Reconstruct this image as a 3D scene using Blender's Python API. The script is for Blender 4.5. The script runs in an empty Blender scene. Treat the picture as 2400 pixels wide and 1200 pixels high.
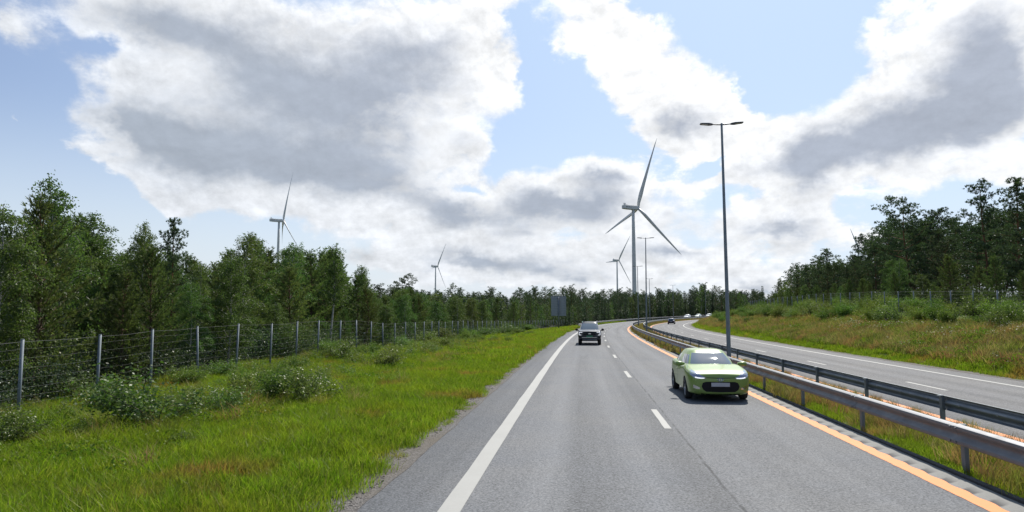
import bpy, bmesh, math, random
import numpy as np
from mathutils import Vector, Matrix
from mathutils.bvhtree import BVHTree

scene = bpy.context.scene
COL = scene.collection
R_ = math.radians

# ------------------------------------------------------------------ camera
cam_data = bpy.data.cameras.new('camera')
cam = bpy.data.objects.new('camera', cam_data)
COL.objects.link(cam)
cam_data.sensor_fit = 'HORIZONTAL'
cam_data.angle = 2 * math.atan(1200 / 1563.5)
cam_data.clip_start = 0.1
cam_data.clip_end = 20000
cam.location = (0, 0, 2.539)
cam.rotation_euler = (R_(90 + 4.956), 0, 0)
scene.camera = cam

# ------------------------------------------------------------------ exposure
scene.view_settings.view_transform = 'Standard'
scene.view_settings.look = 'None'
scene.view_settings.gamma = 1.0
scene.view_settings.use_curve_mapping = False
scene.view_settings.exposure = 0.93
scene.render.engine = 'CYCLES'
scene.cycles.max_bounces = 6
scene.cycles.diffuse_bounces = 3
scene.cycles.glossy_bounces = 3
scene.cycles.transmission_bounces = 4
scene.cycles.sample_clamp_indirect = 6.0
scene.cycles.use_denoising = True

# ------------------------------------------------------------------ sun
SUN_EL, SUN_AZ = 51.0, 24.0           # azimuth to the right of the camera axis (+Y)
sun_data = bpy.data.lights.new('sun', 'SUN')
sun_data.energy = 3.6
sun_data.angle = R_(0.53)
sun_data.color = (1.0, 0.95, 0.87)
sun = bpy.data.objects.new('sun', sun_data)
COL.objects.link(sun)
sd = Vector((math.sin(R_(SUN_AZ)) * math.cos(R_(SUN_EL)), math.cos(R_(SUN_AZ)) * math.cos(R_(SUN_EL)), math.sin(R_(SUN_EL))))
sun.rotation_euler = sd.to_track_quat('Z', 'Y').to_euler()

# ------------------------------------------------------------------ node helper
class NT:
    def __init__(self, tree):
        self.t = tree; self.n = tree.nodes; self.l = tree.links
    def new(self, typ, **kw):
        n = self.n.new(typ)
        for k, v in kw.items():
            setattr(n, k, v)
        return n
    def put(self, sock, v):
        if hasattr(v, 'is_output') or isinstance(v, bpy.types.NodeSocket):
            self.l.new(v, sock)
        else:
            try:
                sock.default_value = v
            except Exception:
                sock.default_value = (v[0], v[1], v[2], 1.0)
    def math(self, op, a, b=None, c=None, clamp=False):
        n = self.new('ShaderNodeMath', operation=op, use_clamp=clamp)
        self.put(n.inputs[0], a)
        if b is not None: self.put(n.inputs[1], b)
        if c is not None: self.put(n.inputs[2], c)
        return n.outputs[0]
    def vmath(self, op, a, b=None, c=None):
        n = self.new('ShaderNodeVectorMath', operation=op)
        self.put(n.inputs[0], a)
        if b is not None: self.put(n.inputs[1], b)
        if c is not None: self.put(n.inputs[2], c)
        return n.outputs[0]
    def noise(self, vec, scale, detail=4.0, rough=0.5, dims='3D', dist=0.0, col=False):
        n = self.new('ShaderNodeTexNoise', noise_dimensions=dims)
        if vec is not None and dims != '1D': self.put(n.inputs['Vector'], vec)
        if dims in ('1D', '4D') and vec is not None and dims == '1D': self.put(n.inputs['W'], vec)
        n.inputs['Scale'].default_value = scale
        n.inputs['Detail'].default_value = detail
        n.inputs['Roughness'].default_value = rough
        n.inputs['Distortion'].default_value = dist
        return n.outputs['Color' if col else 'Fac']
    def rng(self, v, a, b, c=0.0, d=1.0, smooth=False):
        n = self.new('ShaderNodeMapRange')
        n.interpolation_type = 'SMOOTHSTEP' if smooth else 'LINEAR'
        n.clamp = True
        self.put(n.inputs['Value'], v)
        for nm, x in zip(('From Min', 'From Max', 'To Min', 'To Max'), (a, b, c, d)):
            self.put(n.inputs[nm], x)
        return n.outputs['Result']
    def mix(self, f, a, b, blend='MIX'):
        n = self.new('ShaderNodeMix', data_type='RGBA', blend_type=blend)
        n.clamp_factor = True
        self.put(n.inputs[0], f); self.put(n.inputs[6], a); self.put(n.inputs[7], b)
        return n.outputs[2]
    def sep(self, v):
        n = self.new('ShaderNodeSeparateXYZ'); self.put(n.inputs[0], v); return n.outputs
    def comb(self, x, y, z=0.0):
        n = self.new('ShaderNodeCombineXYZ')
        self.put(n.inputs[0], x); self.put(n.inputs[1], y); self.put(n.inputs[2], z)
        return n.outputs[0]

def c4(c): return (c[0], c[1], c[2], 1.0)

# ------------------------------------------------------------------ world: clear sky with broken cumulus
world = bpy.data.worlds.new('World')
scene.world = world
world.use_nodes = True
w = NT(world.node_tree)
w.n.clear()
out = w.new('ShaderNodeOutputWorld')
sky = w.new('ShaderNodeTexSky', sky_type='NISHITA')
sky.sun_disc = False
sky.sun_elevation = R_(SUN_EL)
sky.sun_rotation = R_(SUN_AZ)
sky.altitude = 100.0
sky.air_density = 1.0
sky.dust_density = 1.6
sky.ozone_density = 1.2

CLOUD_PLUS = [(-0.3167, 0.304, 0.5396, 0.2735, -0.14, 1.15), (-0.4715, 0.383, 0.3873, 0.1002, -0.087, 0.8), (-0.1442, 0.3865, 0.3283, 0.1917, 0.175, 0.9), (-0.349, 0.2101, 0.4528, 0.1035, -0.14, 0.9), (-0.0585, 0.2322, 0.1078, 0.0601, -0.349, 0.6), (-0.5439, 0.3018, 0.0929, 0.0822, -0.0, 0.7), (-0.5165, 0.2415, 0.0953, 0.057, -0.0, 0.65), (-0.529, 0.1896, 0.2124, 0.0459, -0.175, 0.75), (-0.4701, 0.1599, 0.0677, 0.0546, -0.873, 0.55), (-0.655, 0.3444, 0.0768, 0.0623, -0.0, 0.75), (-0.6579, 0.2852, 0.0434, 0.0213, -0.698, 0.35), (-0.6513, 0.2407, 0.0472, 0.0209, -0.663, 0.45), (-0.3006, 0.1498, 0.3926, 0.066, -0.087, 0.75), (-0.0964, 0.1306, 0.369, 0.1223, -0.0, 0.55), (-0.1841, 0.085, 0.1739, 0.0352, -0.0, 0.6), (-0.0066, 0.3549, 0.1036, 0.1558, -0.0, 0.6), (0.1445, 0.4095, 0.2265, 0.1193, -0.611, 1.0), (0.2321, 0.3286, 0.2064, 0.1333, -0.698, 1.05), (0.2976, 0.2586, 0.1458, 0.0986, -0.698, 0.9), (0.3174, 0.3271, 0.0725, 0.1102, -0.0, 0.45), (0.1931, 0.2529, 0.2085, 0.048, 0.087, 0.6), (0.1193, 0.1872, 0.2122, 0.0934, -0.0, 1.0), (0.1973, 0.135, 0.3143, 0.0985, -0.087, 0.75), (0.0194, 0.1758, 0.1019, 0.0555, -0.0, 0.5), (0.6146, 0.3192, 0.2535, 0.2164, 0.733, 1.3), (0.5264, 0.2402, 0.3066, 0.1181, 0.384, 1.15), (0.4217, 0.2099, 0.2079, 0.0854, 0.087, 0.95), (0.3728, 0.2405, 0.1185, 0.0712, 0.524, 0.6), (0.4024, 0.1268, 0.162, 0.0617, -0.0, 0.85), (0.3387, 0.0575, 0.1393, 0.0422, -0.0, 0.6), (0.5326, 0.1629, 0.1594, 0.0431, -0.0, 0.55), (0.4073, 0.4149, 0.127, 0.0386, -0.087, 0.55), (0.0641, 0.0863, 0.7829, 0.0894, -0.0, 0.5), (0.0957, 0.0543, 0.6879, 0.0668, -0.0, 0.4), (0.6455, 0.1717, 0.0687, 0.0666, -0.0, 0.6), (0.0658, 0.3778, 0.0459, 0.0716, -0.349, 0.35), (0.2839, 0.1933, 0.1357, 0.0425, -0.0, 0.35), (-0.0449, 0.0864, 0.2243, 0.0671, -0.0, 0.4), (-0.39, 0.086, 0.0867, 0.0259, -0.0, 0.4), (0.2511, 0.0714, 0.2733, 0.065, -0.0, 0.35), (0.5486, 0.0957, 0.2452, 0.0477, -0.0, 0.3)]
CLOUD_MINUS = [(-0.5783, 0.1369, 0.2068, 0.1215, -0.175, 0.9), (-0.6165, 0.2733, 0.115, 0.097, -0.698, 0.65), (-0.5627, 0.3425, 0.0788, 0.0301, -0.14, 0.55), (0.0492, 0.3366, 0.0859, 0.1467, 0.175, 0.75), (0.091, 0.2627, 0.1923, 0.0648, -0.0, 0.55), (0.3876, 0.3417, 0.1577, 0.1841, 0.262, 0.95), (-0.0195, 0.2231, 0.0682, 0.0439, -0.349, 0.55), (-0.4232, 0.1023, 0.2252, 0.0531, -0.087, 0.75), (0.6059, 0.1529, 0.0992, 0.0366, 0.087, 0.6), (0.3719, 0.3824, 0.2004, 0.0762, -0.0, 0.6), (0.0261, 0.2574, 0.1026, 0.076, -0.0, 0.45), (0.3141, 0.2126, 0.0924, 0.0293, -0.175, 0.4), (-0.1278, 0.0921, 0.0553, 0.0222, -0.0, 0.2), (-0.6515, 0.2064, 0.0868, 0.0526, -0.0, 0.5), (0.5957, 0.1248, 0.0849, 0.037, -0.0, 0.4), (-0.3455, 0.0935, 0.1497, 0.0421, -0.0, 0.4), (0.3145, 0.2275, 0.0874, 0.0396, 0.349, 0.55), (0.4672, 0.1516, 0.09, 0.0547, -0.0, 0.5), (0.3302, 0.1605, 0.091, 0.0421, -0.0, 0.55), (-0.2154, 0.1095, 0.1399, 0.0328, -0.0, 0.45), (-0.0647, 0.1849, 0.0903, 0.0287, -0.0, 0.4), (-0.0706, 0.1086, 0.0784, 0.029, -0.0, 0.4), (0.2759, 0.1079, 0.0937, 0.0258, -0.0, 0.45), (0.3566, 0.0871, 0.0591, 0.0231, -0.0, 0.4), (0.0835, 0.1117, 0.0894, 0.0223, -0.0, 0.35), (0.1805, 0.2535, 0.1213, 0.0278, 0.14, 0.45), (0.0199, 0.419, 0.0521, 0.0898, -0.349, 0.4), (-0.19, 0.0661, 0.1733, 0.0242, -0.0, 0.3), (0.5863, 0.1149, 0.1015, 0.0373, -0.0, 0.5)]
CLOUD_GREY = [(-0.3053, 0.3225, 0.4398, 0.1915, -0.14, 0.75), (-0.3604, 0.2092, 0.3991, 0.0773, -0.14, 0.95), (-0.1442, 0.3865, 0.1698, 0.0908, 0.349, 0.4), (-0.5224, 0.3684, 0.2879, 0.0626, -0.087, 0.75), (-0.5168, 0.247, 0.1126, 0.0758, -0.0, 0.5), (-0.2417, 0.2016, 0.2358, 0.0482, -0.14, 0.6), (0.0774, 0.1594, 0.1685, 0.0688, -0.0, 1.25), (0.1482, 0.2083, 0.0999, 0.0327, -0.0, 0.8), (0.2311, 0.2811, 0.1082, 0.044, -0.087, 1.0), (0.6402, 0.3087, 0.1701, 0.1794, 0.698, 0.85), (0.5409, 0.2383, 0.2679, 0.0843, 0.349, 0.85), (0.4215, 0.2042, 0.1511, 0.0453, 0.087, 0.8), (0.6022, 0.2553, 0.1551, 0.0807, 0.524, 0.5), (0.2648, 0.1452, 0.1261, 0.043, -0.0, 0.75), (-0.0709, 0.15, 0.1687, 0.0556, -0.0, 0.85), (0.0831, 0.0671, 0.1559, 0.0335, -0.0, 0.9), (-0.0577, 0.0768, 0.1455, 0.0291, -0.0, 0.8), (0.3962, 0.1064, 0.1435, 0.033, -0.0, 0.95), (0.0322, 0.112, 0.2811, 0.0447, -0.0, 0.4), (0.3555, 0.0481, 0.1081, 0.0231, -0.0, 0.7), (0.2273, 0.0905, 0.1279, 0.0262, -0.0, 0.6), (-0.4547, 0.2323, 0.1477, 0.059, -0.0, 0.5), (-0.1937, 0.2893, 0.331, 0.1684, -0.0, 0.5)]

dirv = w.new('ShaderNodeTexCoord').outputs['Generated']
dx, dy, dz = w.sep(dirv)
az = w.math('ARCTAN2', dx, dy)
el = w.math('ARCSINE', dz)
elp = w.math('MAXIMUM', dz, 0.0)
plane = w.vmath('SCALE', w.comb(dx, dy, 0.0)); plane.node.inputs[3].default_value = 1.0
w.l.new(w.math('DIVIDE', 1.0, w.math('ADD', elp, 0.16)), plane.node.inputs[3])
sph = w.comb(az, el, 0.0)
n_big = w.noise(plane, 1.1, 4, 0.55)
n_mid = w.noise(plane, 3.2, 7, 0.60, dist=0.25)
n_sph = w.noise(w.vmath('MULTIPLY', sph, (11.0, 15.0, 1.0)), 1.0, 7, 0.62, dist=0.35)
n_fine = w.noise(w.vmath('MULTIPLY', sph, (34.0, 44.0, 1.0)), 1.0, 6, 0.66)
n_wcol = w.noise(w.vmath('MULTIPLY', sph, (7.0, 9.0, 1.0)), 1.0, 5, 0.6, col=True)
warp = w.vmath('MULTIPLY', w.vmath('SUBTRACT', n_wcol, (0.5, 0.5, 0.5)), (0.16, 0.11, 0.0))
wcoord = w.vmath('ADD', sph, warp)
def blobs(L, start):
    acc = start
    for (a, e, ra, re_, rot, wt) in L:
        mp = w.new('ShaderNodeMapping', vector_type='TEXTURE')
        w.l.new(wcoord, mp.inputs['Vector'])
        mp.inputs['Location'].default_value = (a, e, 0)
        mp.inputs['Rotation'].default_value = (0, 0, rot)
        mp.inputs['Scale'].default_value = (ra, re_, 1)
        gr = w.new('ShaderNodeTexGradient', gradient_type='QUADRATIC_SPHERE')
        w.l.new(mp.outputs[0], gr.inputs[0])
        acc = w.math('MULTIPLY_ADD', gr.outputs['Fac'], wt, acc)
    return acc
base = w.math('MULTIPLY_ADD', w.math('SUBTRACT', n_big, 0.5), 0.9, -0.14)
plus = blobs(CLOUD_PLUS, base)
minus = blobs(CLOUD_MINUS, 0.0)
dens = w.math('SUBTRACT', w.math('MINIMUM', plus, 1.0), minus)
shape = w.math('MULTIPLY_ADD', w.math('SUBTRACT', n_sph, 0.5), 0.85, dens)
shape = w.math('MULTIPLY_ADD', w.math('SUBTRACT', n_mid, 0.5), 0.45, shape)
shape = w.math('MULTIPLY_ADD', w.math('SUBTRACT', n_fine, 0.5), 0.42, shape)
edge = w.rng(w.noise(w.vmath('MULTIPLY', sph, (4.0, 6.0, 1.0)), 1.0, 3, 0.5), 0.38, 0.66, 0.20, 0.60)
alpha = w.rng(w.math('DIVIDE', w.math('SUBTRACT', shape, 0.05), edge), 0.0, 1.0, 0.0, 1.0, True)
gmask = blobs(CLOUD_GREY, w.math('MULTIPLY', w.rng(n_big, 0.5, 0.75), 0.25))
up = w.vmath('ADD', sph, (0.007, 0.021, 0.0))
rel_m = w.math('SUBTRACT', n_sph, w.noise(w.vmath('MULTIPLY', up, (11.0, 15.0, 1.0)), 1.0, 7, 0.62, dist=0.35))
up2 = w.vmath('ADD', sph, (0.003, 0.0075, 0.0))
rel_f = w.math('SUBTRACT', n_fine, w.noise(w.vmath('MULTIPLY', up2, (34.0, 44.0, 1.0)), 1.0, 6, 0.66))
relief = w.math('MULTIPLY_ADD', rel_f, 0.45, w.math('MULTIPLY', rel_m, 1.1))
gm = w.math('MULTIPLY_ADD', w.math('SUBTRACT', n_sph, 0.5), 0.55, w.math('MULTIPLY', gmask, 1.25))
gm = w.math('MULTIPLY_ADD', w.math('SUBTRACT', n_mid, 0.5), 0.5, gm)
gm = w.math('MULTIPLY_ADD', relief, -0.30, gm)
grey = w.math('MULTIPLY', w.rng(gm, 0.02, 0.95, 0.0, 1.0, True), w.rng(shape, 0.28, 0.80, 0.0, 1.0, True))
# brighter towards the sun, as thin cloud lets it through
sunv = w.vmath('DOT_PRODUCT', dirv, (sd.x, sd.y, sd.z)); sunv = sunv.node.outputs['Value']
glow = w.rng(sunv, 0.45, 1.0, 0.0, 1.0, True)
white_c = w.mix(glow, (4.3, 4.5, 4.8, 1), (6.0, 6.05, 6.1, 1))
grey_c = w.mix(glow, (2.25, 2.55, 3.0, 1), (2.5, 2.75, 3.3, 1))
soft = w.math('MULTIPLY_ADD', w.math('SUBTRACT', n_fine, 0.5), 0.22, w.math('MULTIPLY_ADD', w.math('SUBTRACT', n_mid, 0.5), 0.40, w.math('MULTIPLY_ADD', w.math('MULTIPLY', relief, w.math('SUBTRACT', 1.0, w.math('MULTIPLY', grey, 0.75))), 0.6, 0.97)))
cloud_c = w.mix(grey, white_c, grey_c)
cs = w.vmath('SCALE', cloud_c); w.l.new(soft, cs.node.inputs[3])
# clear air: the sky texture, whitened by haze low down
haze = w.rng(el, 0.0, 0.30, 0.75, 0.0, True)
clear = w.mix(haze, w.vmath('MULTIPLY', sky.outputs[0], (0.70, 0.68, 0.70)), (3.9, 4.4, 5.0, 1))
clear = w.mix(w.math('MULTIPLY', glow, 0.8), clear, (2.75, 3.85, 5.25, 1))
final = w.mix(alpha, clear, cs)
bg = w.new('ShaderNodeBackground'); bg.inputs['Strength'].default_value = 0.1
w.l.new(final, bg.inputs['Color']); w.l.new(bg.outputs[0], out.inputs['Surface'])
world.cycles.sampling_method = 'MANUAL'; world.cycles.sample_map_resolution = 512

# ------------------------------------------------------------------ the curve of the road (s along it, r to its right), heights
#ROADBEGIN
_N = 6000; _DS = 0.2; _S0 = -60.0
_S = _S0 + np.arange(_N + 1) * _DS
def _kappa(s):
    return np.where(s < 0, 0.0, np.where(s < 222.3, -0.000143 + 1.3e-5 * s, np.where(s < 470, 0.00275, 0.0)))
_K = _kappa(_S)
_TH = np.concatenate([[0], np.cumsum((_K[1:] + _K[:-1]) / 2 * _DS)]); _TH = _TH - np.interp(0, _S, _TH) + 0.104814
_X = np.concatenate([[0], np.cumsum((np.sin(_TH[1:]) + np.sin(_TH[:-1])) / 2 * _DS)]); _X -= np.interp(0, _S, _X)
_Y = np.concatenate([[0], np.cumsum((np.cos(_TH[1:]) + np.cos(_TH[:-1])) / 2 * _DS)]); _Y -= np.interp(0, _S, _Y)
def heading(s): return np.interp(s, _S, _TH)
def road_xy(s, r):
    th = np.interp(s, _S, _TH)
    return np.interp(s, _S, _X) + r * np.cos(th), np.interp(s, _S, _Y) - r * np.sin(th)
def road_z(s):
    s = np.asarray(s, float)
    t = np.maximum(s - 150, 0)
    return np.where(t < 250, 4.5e-5 * t * t, 4.5e-5 * 62500 + 0.0225 * (t - 250)) * np.where(s > 600, 0, 1) + np.where(s > 600, 7.2, 0)
OPP = -0.17
def _lump(s, r):
    return (np.sin(s * 0.83 + r * 0.37) * np.sin(r * 0.91 - s * 0.21) + 0.6 * np.sin(s * 1.9 - r * 1.3 + 1.0) + 0.5 * np.sin(s * 0.31 + r * 1.7 + 2.0)) / 2.1
def terrain(s, r):
    s = np.asarray(s, float); r = np.asarray(r, float)
    zb = road_z(s)
    zf = np.interp(s, [-60, 15, 20, 26, 32, 38, 45, 51, 80, 116, 157, 220, 300], [-.55, -.5, -.40, -.30, -.18, -.12, -.2, -.38, -.6, -.95, -1.3, -1.3, -1.0])
    u = np.clip((-r - 3.3) / 12.3, 0, 1); us = u * u * (3 - 2 * u)
    left = zb - 0.03 + zf * us - 0.10 * np.exp(-((r + 8) / 2.5) ** 2) + 0.13 * _lump(s, r) * np.clip((-r - 4.5) / 5, 0, 1)
    left = left + np.clip((-r - 28) * 0.022, 0, 6.5) * np.clip((s - 60) / 120, 0, 1)
    zr = np.interp(s, [-60, 45, 68, 91, 150, 300], [1.7, 1.75, 2.5, 2.95, 3.0, 2.4])
    right = np.where(r < 18.7, OPP - 0.03 - 0.05 * (r - 17.7),
            np.where(r < 24, -0.25 + (1.75) * np.clip((r - 18.7) / 5.3, 0, 1) ** 0.9,
            np.where(r < 30, 1.5 + (zr - 1.5) * (r - 24) / 6, np.where(r < 42, zr + 0.03 * (r - 30), zr + 0.36 + 0.01 * (r - 42)))))
    right = zb + right + 0.09 * _lump(s, r) * np.clip((r - 18.7) / 3, 0, 1)
    med = zb + np.interp(r, [5.9, 6.6, 7.9, 9.1], [-0.03, -0.06, -0.13, OPP - 0.03])
    road = zb + np.where(r < 6, 0.0, OPP) - 0.12
    return np.where(r < -3.05, left, np.where(r < 5.97, road, np.where(r < 9.05, med, np.where(r < 17.7, road, right))))
def P3(s, r, dz=0.0):
    x, y = road_xy(s, r); return Vector((float(x), float(y), float(terrain(s, r)) + dz))
#ROADEND
def PR(s, r, dz=0.0):                  # a point on the carriageways themselves
    x, y = road_xy(s, r); return Vector((float(x), float(y), float(road_z(s)) + (OPP if r > 7 else 0.0) + dz))

# ------------------------------------------------------------------ building helpers
def link(o, parent=None):
    COL.objects.link(o)
    if parent is not None: o.parent = parent
    return o
def tag(o, label=None, cat=None, group=None, kind=None):
    if label: o['label'] = label
    if cat: o['category'] = cat
    if group: o['group'] = group
    if kind: o['kind'] = kind
    return o
def empty(name, loc=(0, 0, 0), rz=0.0, sc=1.0):
    o = bpy.data.objects.new(name, None)
    o.empty_display_size = 0.2
    o.location = loc; o.rotation_euler = (0, 0, rz); o.scale = (sc, sc, sc) if not hasattr(sc, '__len__') else sc
    COL.objects.link(o); return o
def me_np(name, verts, faces, mats=(), midx=None, smooth=False):
    """one mesh from numpy arrays; faces: (n,3) or (n,4), or a list of such arrays"""
    me = bpy.data.meshes.new(name)
    verts = np.asarray(verts, np.float32).reshape(-1, 3)
    fl = [np.asarray(f, np.int32) for f in (faces if isinstance(faces, (list, tuple)) and not np.isscalar(faces[0]) and np.ndim(faces[0]) == 2 else [faces])]
    fl = [f for f in fl if f.size]
    loops = np.concatenate([f.ravel() for f in fl]); tot = np.concatenate([np.full(len(f), f.shape[1], np.int32) for f in fl])
    start = np.concatenate([[0], np.cumsum(tot)[:-1]]).astype(np.int32)
    me.vertices.add(len(verts)); me.vertices.foreach_set('co', verts.ravel())
    me.loops.add(len(loops)); me.loops.foreach_set('vertex_index', loops)
    me.polygons.add(len(tot)); me.polygons.foreach_set('loop_start', start)
    if smooth: me.polygons.foreach_set('use_smooth', np.ones(len(tot), bool))
    for m in mats: me.materials.append(m)
    if midx is not None: me.polygons.foreach_set('material_index', np.asarray(midx, np.int32))
    me.update(calc_edges=True); me.validate()
    return me
class MB:
    """collects boxes, tubes, lathes and grids into one mesh"""
    def __init__(self): self.v = []; self.f = []
    def add(self, vs, fs):
        b = len(self.v); self.v += [tuple(v) for v in vs]; self.f += [tuple(i + b for i in f) for f in fs]
    def box(self, c, s, M=None, bev=0.0):
        x, y, z = s[0] / 2, s[1] / 2, s[2] / 2
        if bev <= 0:
            vs = [Vector((a, b, d)) for a in (-x, x) for b in (-y, y) for d in (-z, z)]
            fs = [(0, 1, 3, 2), (4, 6, 7, 5), (0, 4, 5, 1), (2, 3, 7, 6), (0, 2, 6, 4), (1, 5, 7, 3)]
        else:
            bm = bmesh.new(); bmesh.ops.create_cube(bm, size=1.0)
            bmesh.ops.scale(bm, vec=(s[0], s[1], s[2]), verts=bm.verts)
            bmesh.ops.bevel(bm, geom=bm.edges[:], offset=bev, segments=2, affect='EDGES')
            bm.verts.index_update()
            vs = [v.co.copy() for v in bm.verts]; fs = [tuple(v.index for v in f.verts) for f in bm.faces]; bm.free()
        c = Vector(c)
        self.add([(M @ v if M is not None else v) + c for v in vs], fs)
    def tube(self, pts, rad, n=8, cap=True):
        pts = [Vector(p) for p in pts]
        rad = rad if hasattr(rad, '__len__') else [rad] * len(pts)
        rings = []
        for i, p in enumerate(pts):
            d = (pts[min(i + 1, len(pts) - 1)] - pts[max(i - 1, 0)]).normalized()
            up = Vector((0, 0, 1)) if abs(d.z) < 0.9 else Vector((1, 0, 0))
            a = d.cross(up).normalized(); b = a.cross(d)
            rings.append([p + (a * math.cos(2 * math.pi * k / n) + b * math.sin(2 * math.pi * k / n)) * rad[i] for k in range(n)])
        vs = [v for r in rings for v in r]
        fs = [(i * n + k, i * n + (k + 1) % n, (i + 1) * n + (k + 1) % n, (i + 1) * n + k) for i in range(len(pts) - 1) for k in range(n)]
        if cap: fs += [tuple(range(n))[::-1], tuple((len(pts) - 1) * n + k for k in range(n))]
        self.add(vs, fs)
    def grid(self, rows, closed=False):
        n = len(rows[0]); vs = [v for r in rows for v in r]
        fs = [(i * n + k, i * n + (k + 1) % n, (i + 1) * n + (k + 1) % n, (i + 1) * n + k) for i in range(len(rows) - 1) for k in range(n if closed else n - 1)]
        self.add(vs, fs)
    def mesh(self, name, mat, smooth=False, bevel=None):
        me = bpy.data.meshes.new(name)
        me.from_pydata([tuple(v) for v in self.v], [], self.f)
        for m in (mat if isinstance(mat, (list, tuple)) else [mat]): me.materials.append(m)
        if smooth:
            for p in me.polygons: p.use_smooth = True
        me.update(); return me
    def build(self, name, mat, parent=None, smooth=False, auto=None):
        o = bpy.data.objects.new(name, self.mesh(name, mat, smooth))
        link(o, parent)
        if auto is not None:
            try: o.data.set_sharp_from_angle(angle=R_(auto))
            except Exception: pass
        return o
def obj(name, me, parent=None):
    return link(bpy.data.objects.new(name, me), parent)

# ------------------------------------------------------------------ materials
def mat(name):
    m = bpy.data.materials.new(name); m.use_nodes = True
    t = NT(m.node_tree); t.n.clear()
    t.out = t.new('ShaderNodeOutputMaterial'); return m, t
def principled(t, color, rough=0.6, metal=0.0, spec=0.5, coat=0.0, normal=None, emis=None, es=0.0):
    p = t.new('ShaderNodeBsdfPrincipled')
    t.put(p.inputs['Base Color'], color if not isinstance(color, tuple) else c4(color))
    t.put(p.inputs['Roughness'], rough); t.put(p.inputs['Metallic'], metal)
    p.inputs['Specular IOR Level'].default_value = spec
    p.inputs['Coat Weight'].default_value = coat; p.inputs['Coat Roughness'].default_value = 0.04
    if normal is not None: t.put(p.inputs['Normal'], normal)
    if emis is not None:
        p.inputs['Emission Color'].default_value = c4(emis); p.inputs['Emission Strength'].default_value = es
    t.l.new(p.outputs[0], t.out.inputs[0]); return p
def simple(name, color, rough=0.6, metal=0.0, spec=0.5, coat=0.0, vary=0.12, scale=6.0, emis=None, es=0.0):
    m, t = mat(name)
    tc = t.new('ShaderNodeTexCoord').outputs['Object']
    n = t.noise(tc, scale, 5, 0.6)
    f = t.rng(n, 0.3, 0.7)
    col = t.mix(f, c4([c * (1 - vary) for c in color]), c4([min(1, c * (1 + vary)) for c in color]))
    principled(t, col, rough, metal, spec, coat, emis=emis, es=es); return m
def bump(t, h, strength=0.3, dist=0.02):
    b = t.new('ShaderNodeBump'); t.put(b.inputs['Height'], h)
    b.inputs['Strength'].default_value = strength; b.inputs['Distance'].default_value = dist
    return b.outputs[0]

def asphalt_mat(name, base, seam=True):
    m, t = mat(name)
    uv = t.new('ShaderNodeUVMap'); uv.uv_map = 'UVMap'
    r, s, _ = t.sep(uv.outputs[0])
    pos = t.new('ShaderNodeNewGeometry').outputs['Position']
    fine = t.noise(pos, 26.0, 3, 0.7)
    vor = t.new('ShaderNodeTexVoronoi'); t.put(vor.inputs['Vector'], pos); vor.inputs['Scale'].default_value = 48.0
    speck = t.rng(t.sep(vor.outputs['Color'])[0], 0.0, 1.0, -0.5, 0.5)
    streak = t.noise(t.comb(r, t.math('MULTIPLY', s, 0.02), 0.0), 1.5, 3, 0.55)
    blot = t.noise(pos, 0.35, 4, 0.6)
    v = t.math('MULTIPLY_ADD', t.math('SUBTRACT', fine, 0.5), 2.0, 1.0)
    v = t.math('MULTIPLY_ADD', speck, 0.7, v)
    v = t.math('MULTIPLY_ADD', t.math('SUBTRACT', streak, 0.5), 0.8, v)
    v = t.math('MULTIPLY_ADD', t.math('SUBTRACT', blot, 0.5), 0.30, v)
    for c_ in ((0.06, 3.5) if seam else (11.05, 14.5)):
        for d_ in (-0.78, 0.78):
            trk = t.rng(t.math('ABSOLUTE', t.math('SUBTRACT', t.math('MULTIPLY_ADD', t.math('SUBTRACT', blot, 0.5), 0.25, r), c_ + d_)), 0.1, 0.5, 1.0, 0.0, True)
            v = t.math('MULTIPLY_ADD', trk, 0.10, v)
        oil = t.rng(t.math('ABSOLUTE', t.math('SUBTRACT', r, c_)), 0.05, 0.42, 1.0, 0.0, True)
        v = t.math('MULTIPLY_ADD', t.math('MULTIPLY', oil, t.rng(t.noise(t.comb(r, t.math('MULTIPLY', s, 0.15), 0.0), 1.3, 4, 0.6), 0.35, 0.7)), -0.16, v)
    if seam:
        wob = t.math('MULTIPLY_ADD', t.math('SUBTRACT', t.noise(t.comb(0.0, s, 0.0), 0.9, 4, 0.6), 0.5), 0.10, r)
        d = t.math('ABSOLUTE', t.math('SUBTRACT', wob, 2.06))
        crack = t.math('MULTIPLY', t.rng(d, 0.008, 0.035, 1.0, 0.0), t.rng(t.noise(pos, 1.4, 3, 0.6), 0.35, 0.55))
        v = t.math('MULTIPLY', v, t.math('SUBTRACT', 1.0, t.math('MULTIPLY', crack, 0.55)))
        band = t.rng(t.math('ABSOLUTE', t.math('SUBTRACT', wob, 1.78)), 0.05, 0.34, 1.0, 0.0, True)
        v = t.math('MULTIPLY', v, t.math('SUBTRACT', 1.0, t.math('MULTIPLY', band, 0.16)))
        # older, browner film of dust on the hard shoulder
    col = t.mix(t.rng(blot, 0.35, 0.65), c4(base), c4((base[0] * 1.03, base[1] * 1.0, base[2] * 0.95)))
    cm = t.vmath('SCALE', col); cm.node.inputs[3].default_value = 1.0
    t.l.new(v, cm.node.inputs[3])
    h = t.math('ADD', fine, t.math('MULTIPLY', speck, 0.6))
    principled(t, cm, 0.82, 0, 0.25, normal=bump(t, h, 0.35, 0.006))
    return m
M_asphalt = asphalt_mat('asphalt', (0.113, 0.118, 0.126))
M_asphalt2 = asphalt_mat('asphalt_opposite', (0.112, 0.113, 0.117), False)

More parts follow.
